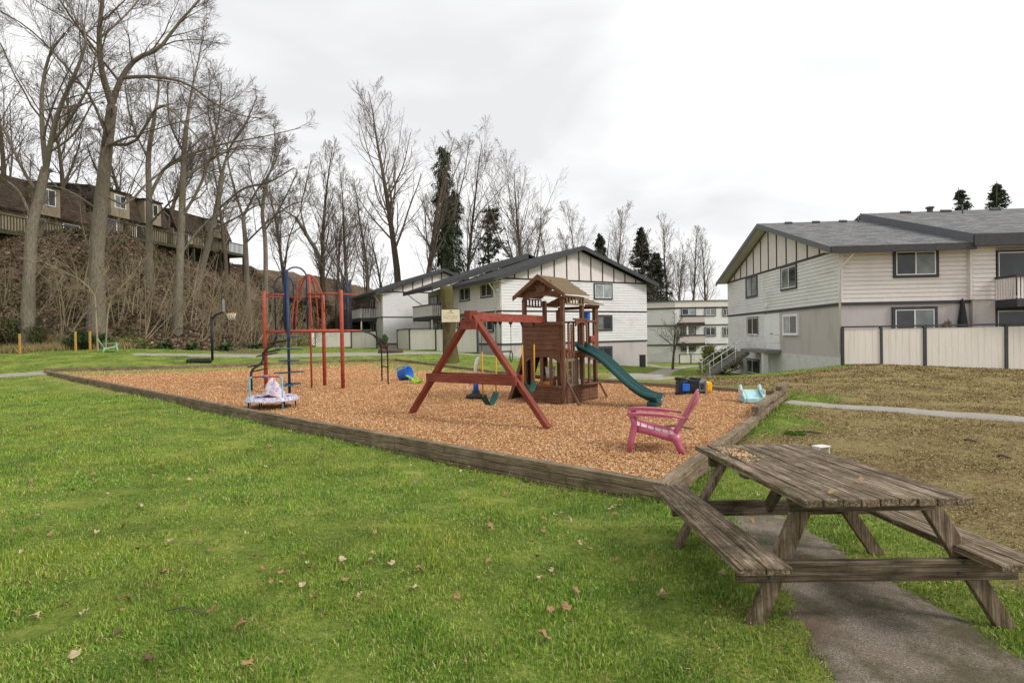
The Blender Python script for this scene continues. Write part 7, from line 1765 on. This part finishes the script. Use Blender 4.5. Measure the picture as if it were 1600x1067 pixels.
# ------------------------------------------------------------------ fallen leaves
M['dryleaf'] = mnoise('dry_leaf', srgb('806446'), srgb('b39468'), 40, .8, .3, dirt=srgb('5e4735'), dirt_scale=30, dirt_amt=.6)
M['dryleaf_pale'] = mnoise('pale_dry_leaf', srgb('a89472'), srgb('cdbb98'), 40, .8, .3, dirt=srgb('7e674f'), dirt_scale=30, dirt_amt=.6)
M['dryleaf_dark'] = mnoise('dark_dry_leaf', srgb('53402f'), srgb('775b45'), 40, .8, .3)
def leafmesh(seed):
    r = np.random.default_rng(seed); n = 22; lob = []
    for k in range(n):
        a = 2*math.pi*k/n; rad = .55+.45*abs(math.cos(2.5*a+.2))**.8 if seed % 2 else .5+.35*abs(math.sin(a))+.1*math.sin(6*a)
        lob.append((rad*math.cos(a)*(1.0), rad*math.sin(a)*.72))
    fold = r.uniform(.6, 1.4); tw = r.uniform(-.6, .6); rows = []
    for s in (0.02, .35, .7, 1.0):
        rows.append([(x*s, y*s, fold*abs(y*s)*(.6+.4*math.sin(3*x*s))+tw*(x*s)**2*.5+.06*r.normal()*s) for x, y in lob+lob[:1]])
    mb = MB(); mb.sheet(rows, .03); mb.tube([(.5, 0, .05), (.9, .03, .1), (1.25, .1, .05)], .03, 4); return mb
protoL = []
for k in range(6):
    o = leafmesh(k).build('fallen_leaf', M[('dryleaf', 'dryleaf_pale', 'dryleaf_dark', 'dryleaf', 'dryleaf_pale', 'dryleaf')[k]]); protoL.append(o)
known = [(45, 833), (150, 838), (215, 863), (232, 860), (268, 854), (372, 808), (435, 775), (487, 892), (535, 881), (578, 883), (612, 887), (648, 926), (540, 912), (845, 911), (1034, 938), (900, 931), (885, 958), (850, 1003), (1100, 930), (375, 987), (505, 967), (333, 961), (277, 941), (185, 996), (118, 1032), (386, 1048), (234, 1038), (28, 965), (52, 972), (132, 965), (198, 941), (258, 901), (150, 757), (112, 770), (240, 747), (328, 739), (296, 753), (272, 714), (147, 744), (49, 755), (705, 728), (685, 729), (720, 740), (600, 765), (560, 712), (510, 716), (790, 775), (880, 808), (890, 818), (735, 742), (650, 756), (955, 800), (1130, 905), (1255, 880), (1125, 838), (860, 960), (490, 942), (700, 850), (770, 832), (325, 665), (250, 665), (200, 670), (180, 640), (380, 672), (420, 700), (360, 688), (300, 672)]
r = random.Random(9); pts_ = [onground(x, y) for x, y in known]
while len(pts_) < 285:
    Y = 3.2+10*r.random()**.9; X = Y*r.uniform(-.95, .45); 
    if inpoly(np.array([X]), np.array([Y]))[0] or polydist(np.array([X]), np.array([Y]))[0] < .1: continue
    if r.random() < .35:
        t = r.random(); a_, b_ = POLY[0], POLY[1]; q = a_+(b_-a_)*t*.6; nx_ = np.array((-.65, -.76)); q = q+nx_*r.uniform(.12, .7); X, Y = q
    pts_.append(Vector((X, Y, 0)))
for i, p in enumerate(pts_):
    k = r.randrange(6); o = protoL[k] if i >= 6 and False else (protoL[i] if i < 6 else protoL[k].copy())
    if i >= 6: col.objects.link(o)
    X, Y = p.x, p.y; s_ = r.uniform(.026, .046) if i < len(known) else r.uniform(.018, .036); o.location = (X, Y, float(tz(X, Y))+.034); o.scale = (s_, s_, s_*r.uniform(.6, 1.2)); o.rotation_euler = (r.gauss(0, .35), r.gauss(0, .35), r.uniform(0, 6.28))
    kk = i if i < 6 else k; kd = ('brown', 'pale tan', 'dark brown', 'brown', 'pale tan', 'brown')[kk]; tag(o, 'curled dry %s leaf lying on the green lawn' % kd, 'leaf', 'fallen %s leaves on the lawn' % kd)
for (x, y, lab) in ((1300, 771, 'curled brown leaf cluster on the near middle of the picnic tabletop'), (1347, 751, 'single pale leaf on the right half of the picnic tabletop')):
    o = protoL[0].copy(); col.objects.link(o); v = ray(x, y); Y = (CAMZ-.835)/(-v.z); o.location = (v.x*Y, Y, CAMZ+v.z*Y+.0); o.location.z += .005; o.scale = (.04, .03, .025); o.rotation_euler = (0, 0, .4); tag(o, lab, 'leaf', 'leaves on the picnic table')
o['group'] = 'leaves on the picnic table'
# bark chips strewn on the far corner of the table
rng2 = np.random.default_rng(8); n = 260; U = rng2.normal(0, .05, n)-.25; Vv = rng2.normal(0, .16, n)+1.35; k = (abs(U) < .42) & (Vv < 1.78); U, Vv = U[k], Vv[k]; n = len(U)
u, v = frame(n, .3, rng2); P_ = np.stack([U, Vv, H_T+.004+rng2.random(n)*.006], -1); V, Fq = quads(P_, None, u*rng2.uniform(.004, .014, n)[:, None], v*rng2.uniform(.002, .005, n)[:, None])
ch = np_mesh('scattered_chips', V, Fq, M['chip'], attr=np.repeat(pal_c[rng2.choice(len(pal_c), n)], 4, 0)); ch.parent = None; ch.matrix_world = PT_GR.matrix_basis.copy(); tag(ch, 'bark chips strewn on the far left corner of the picnic tabletop', 'wood chips', kind='stuff')
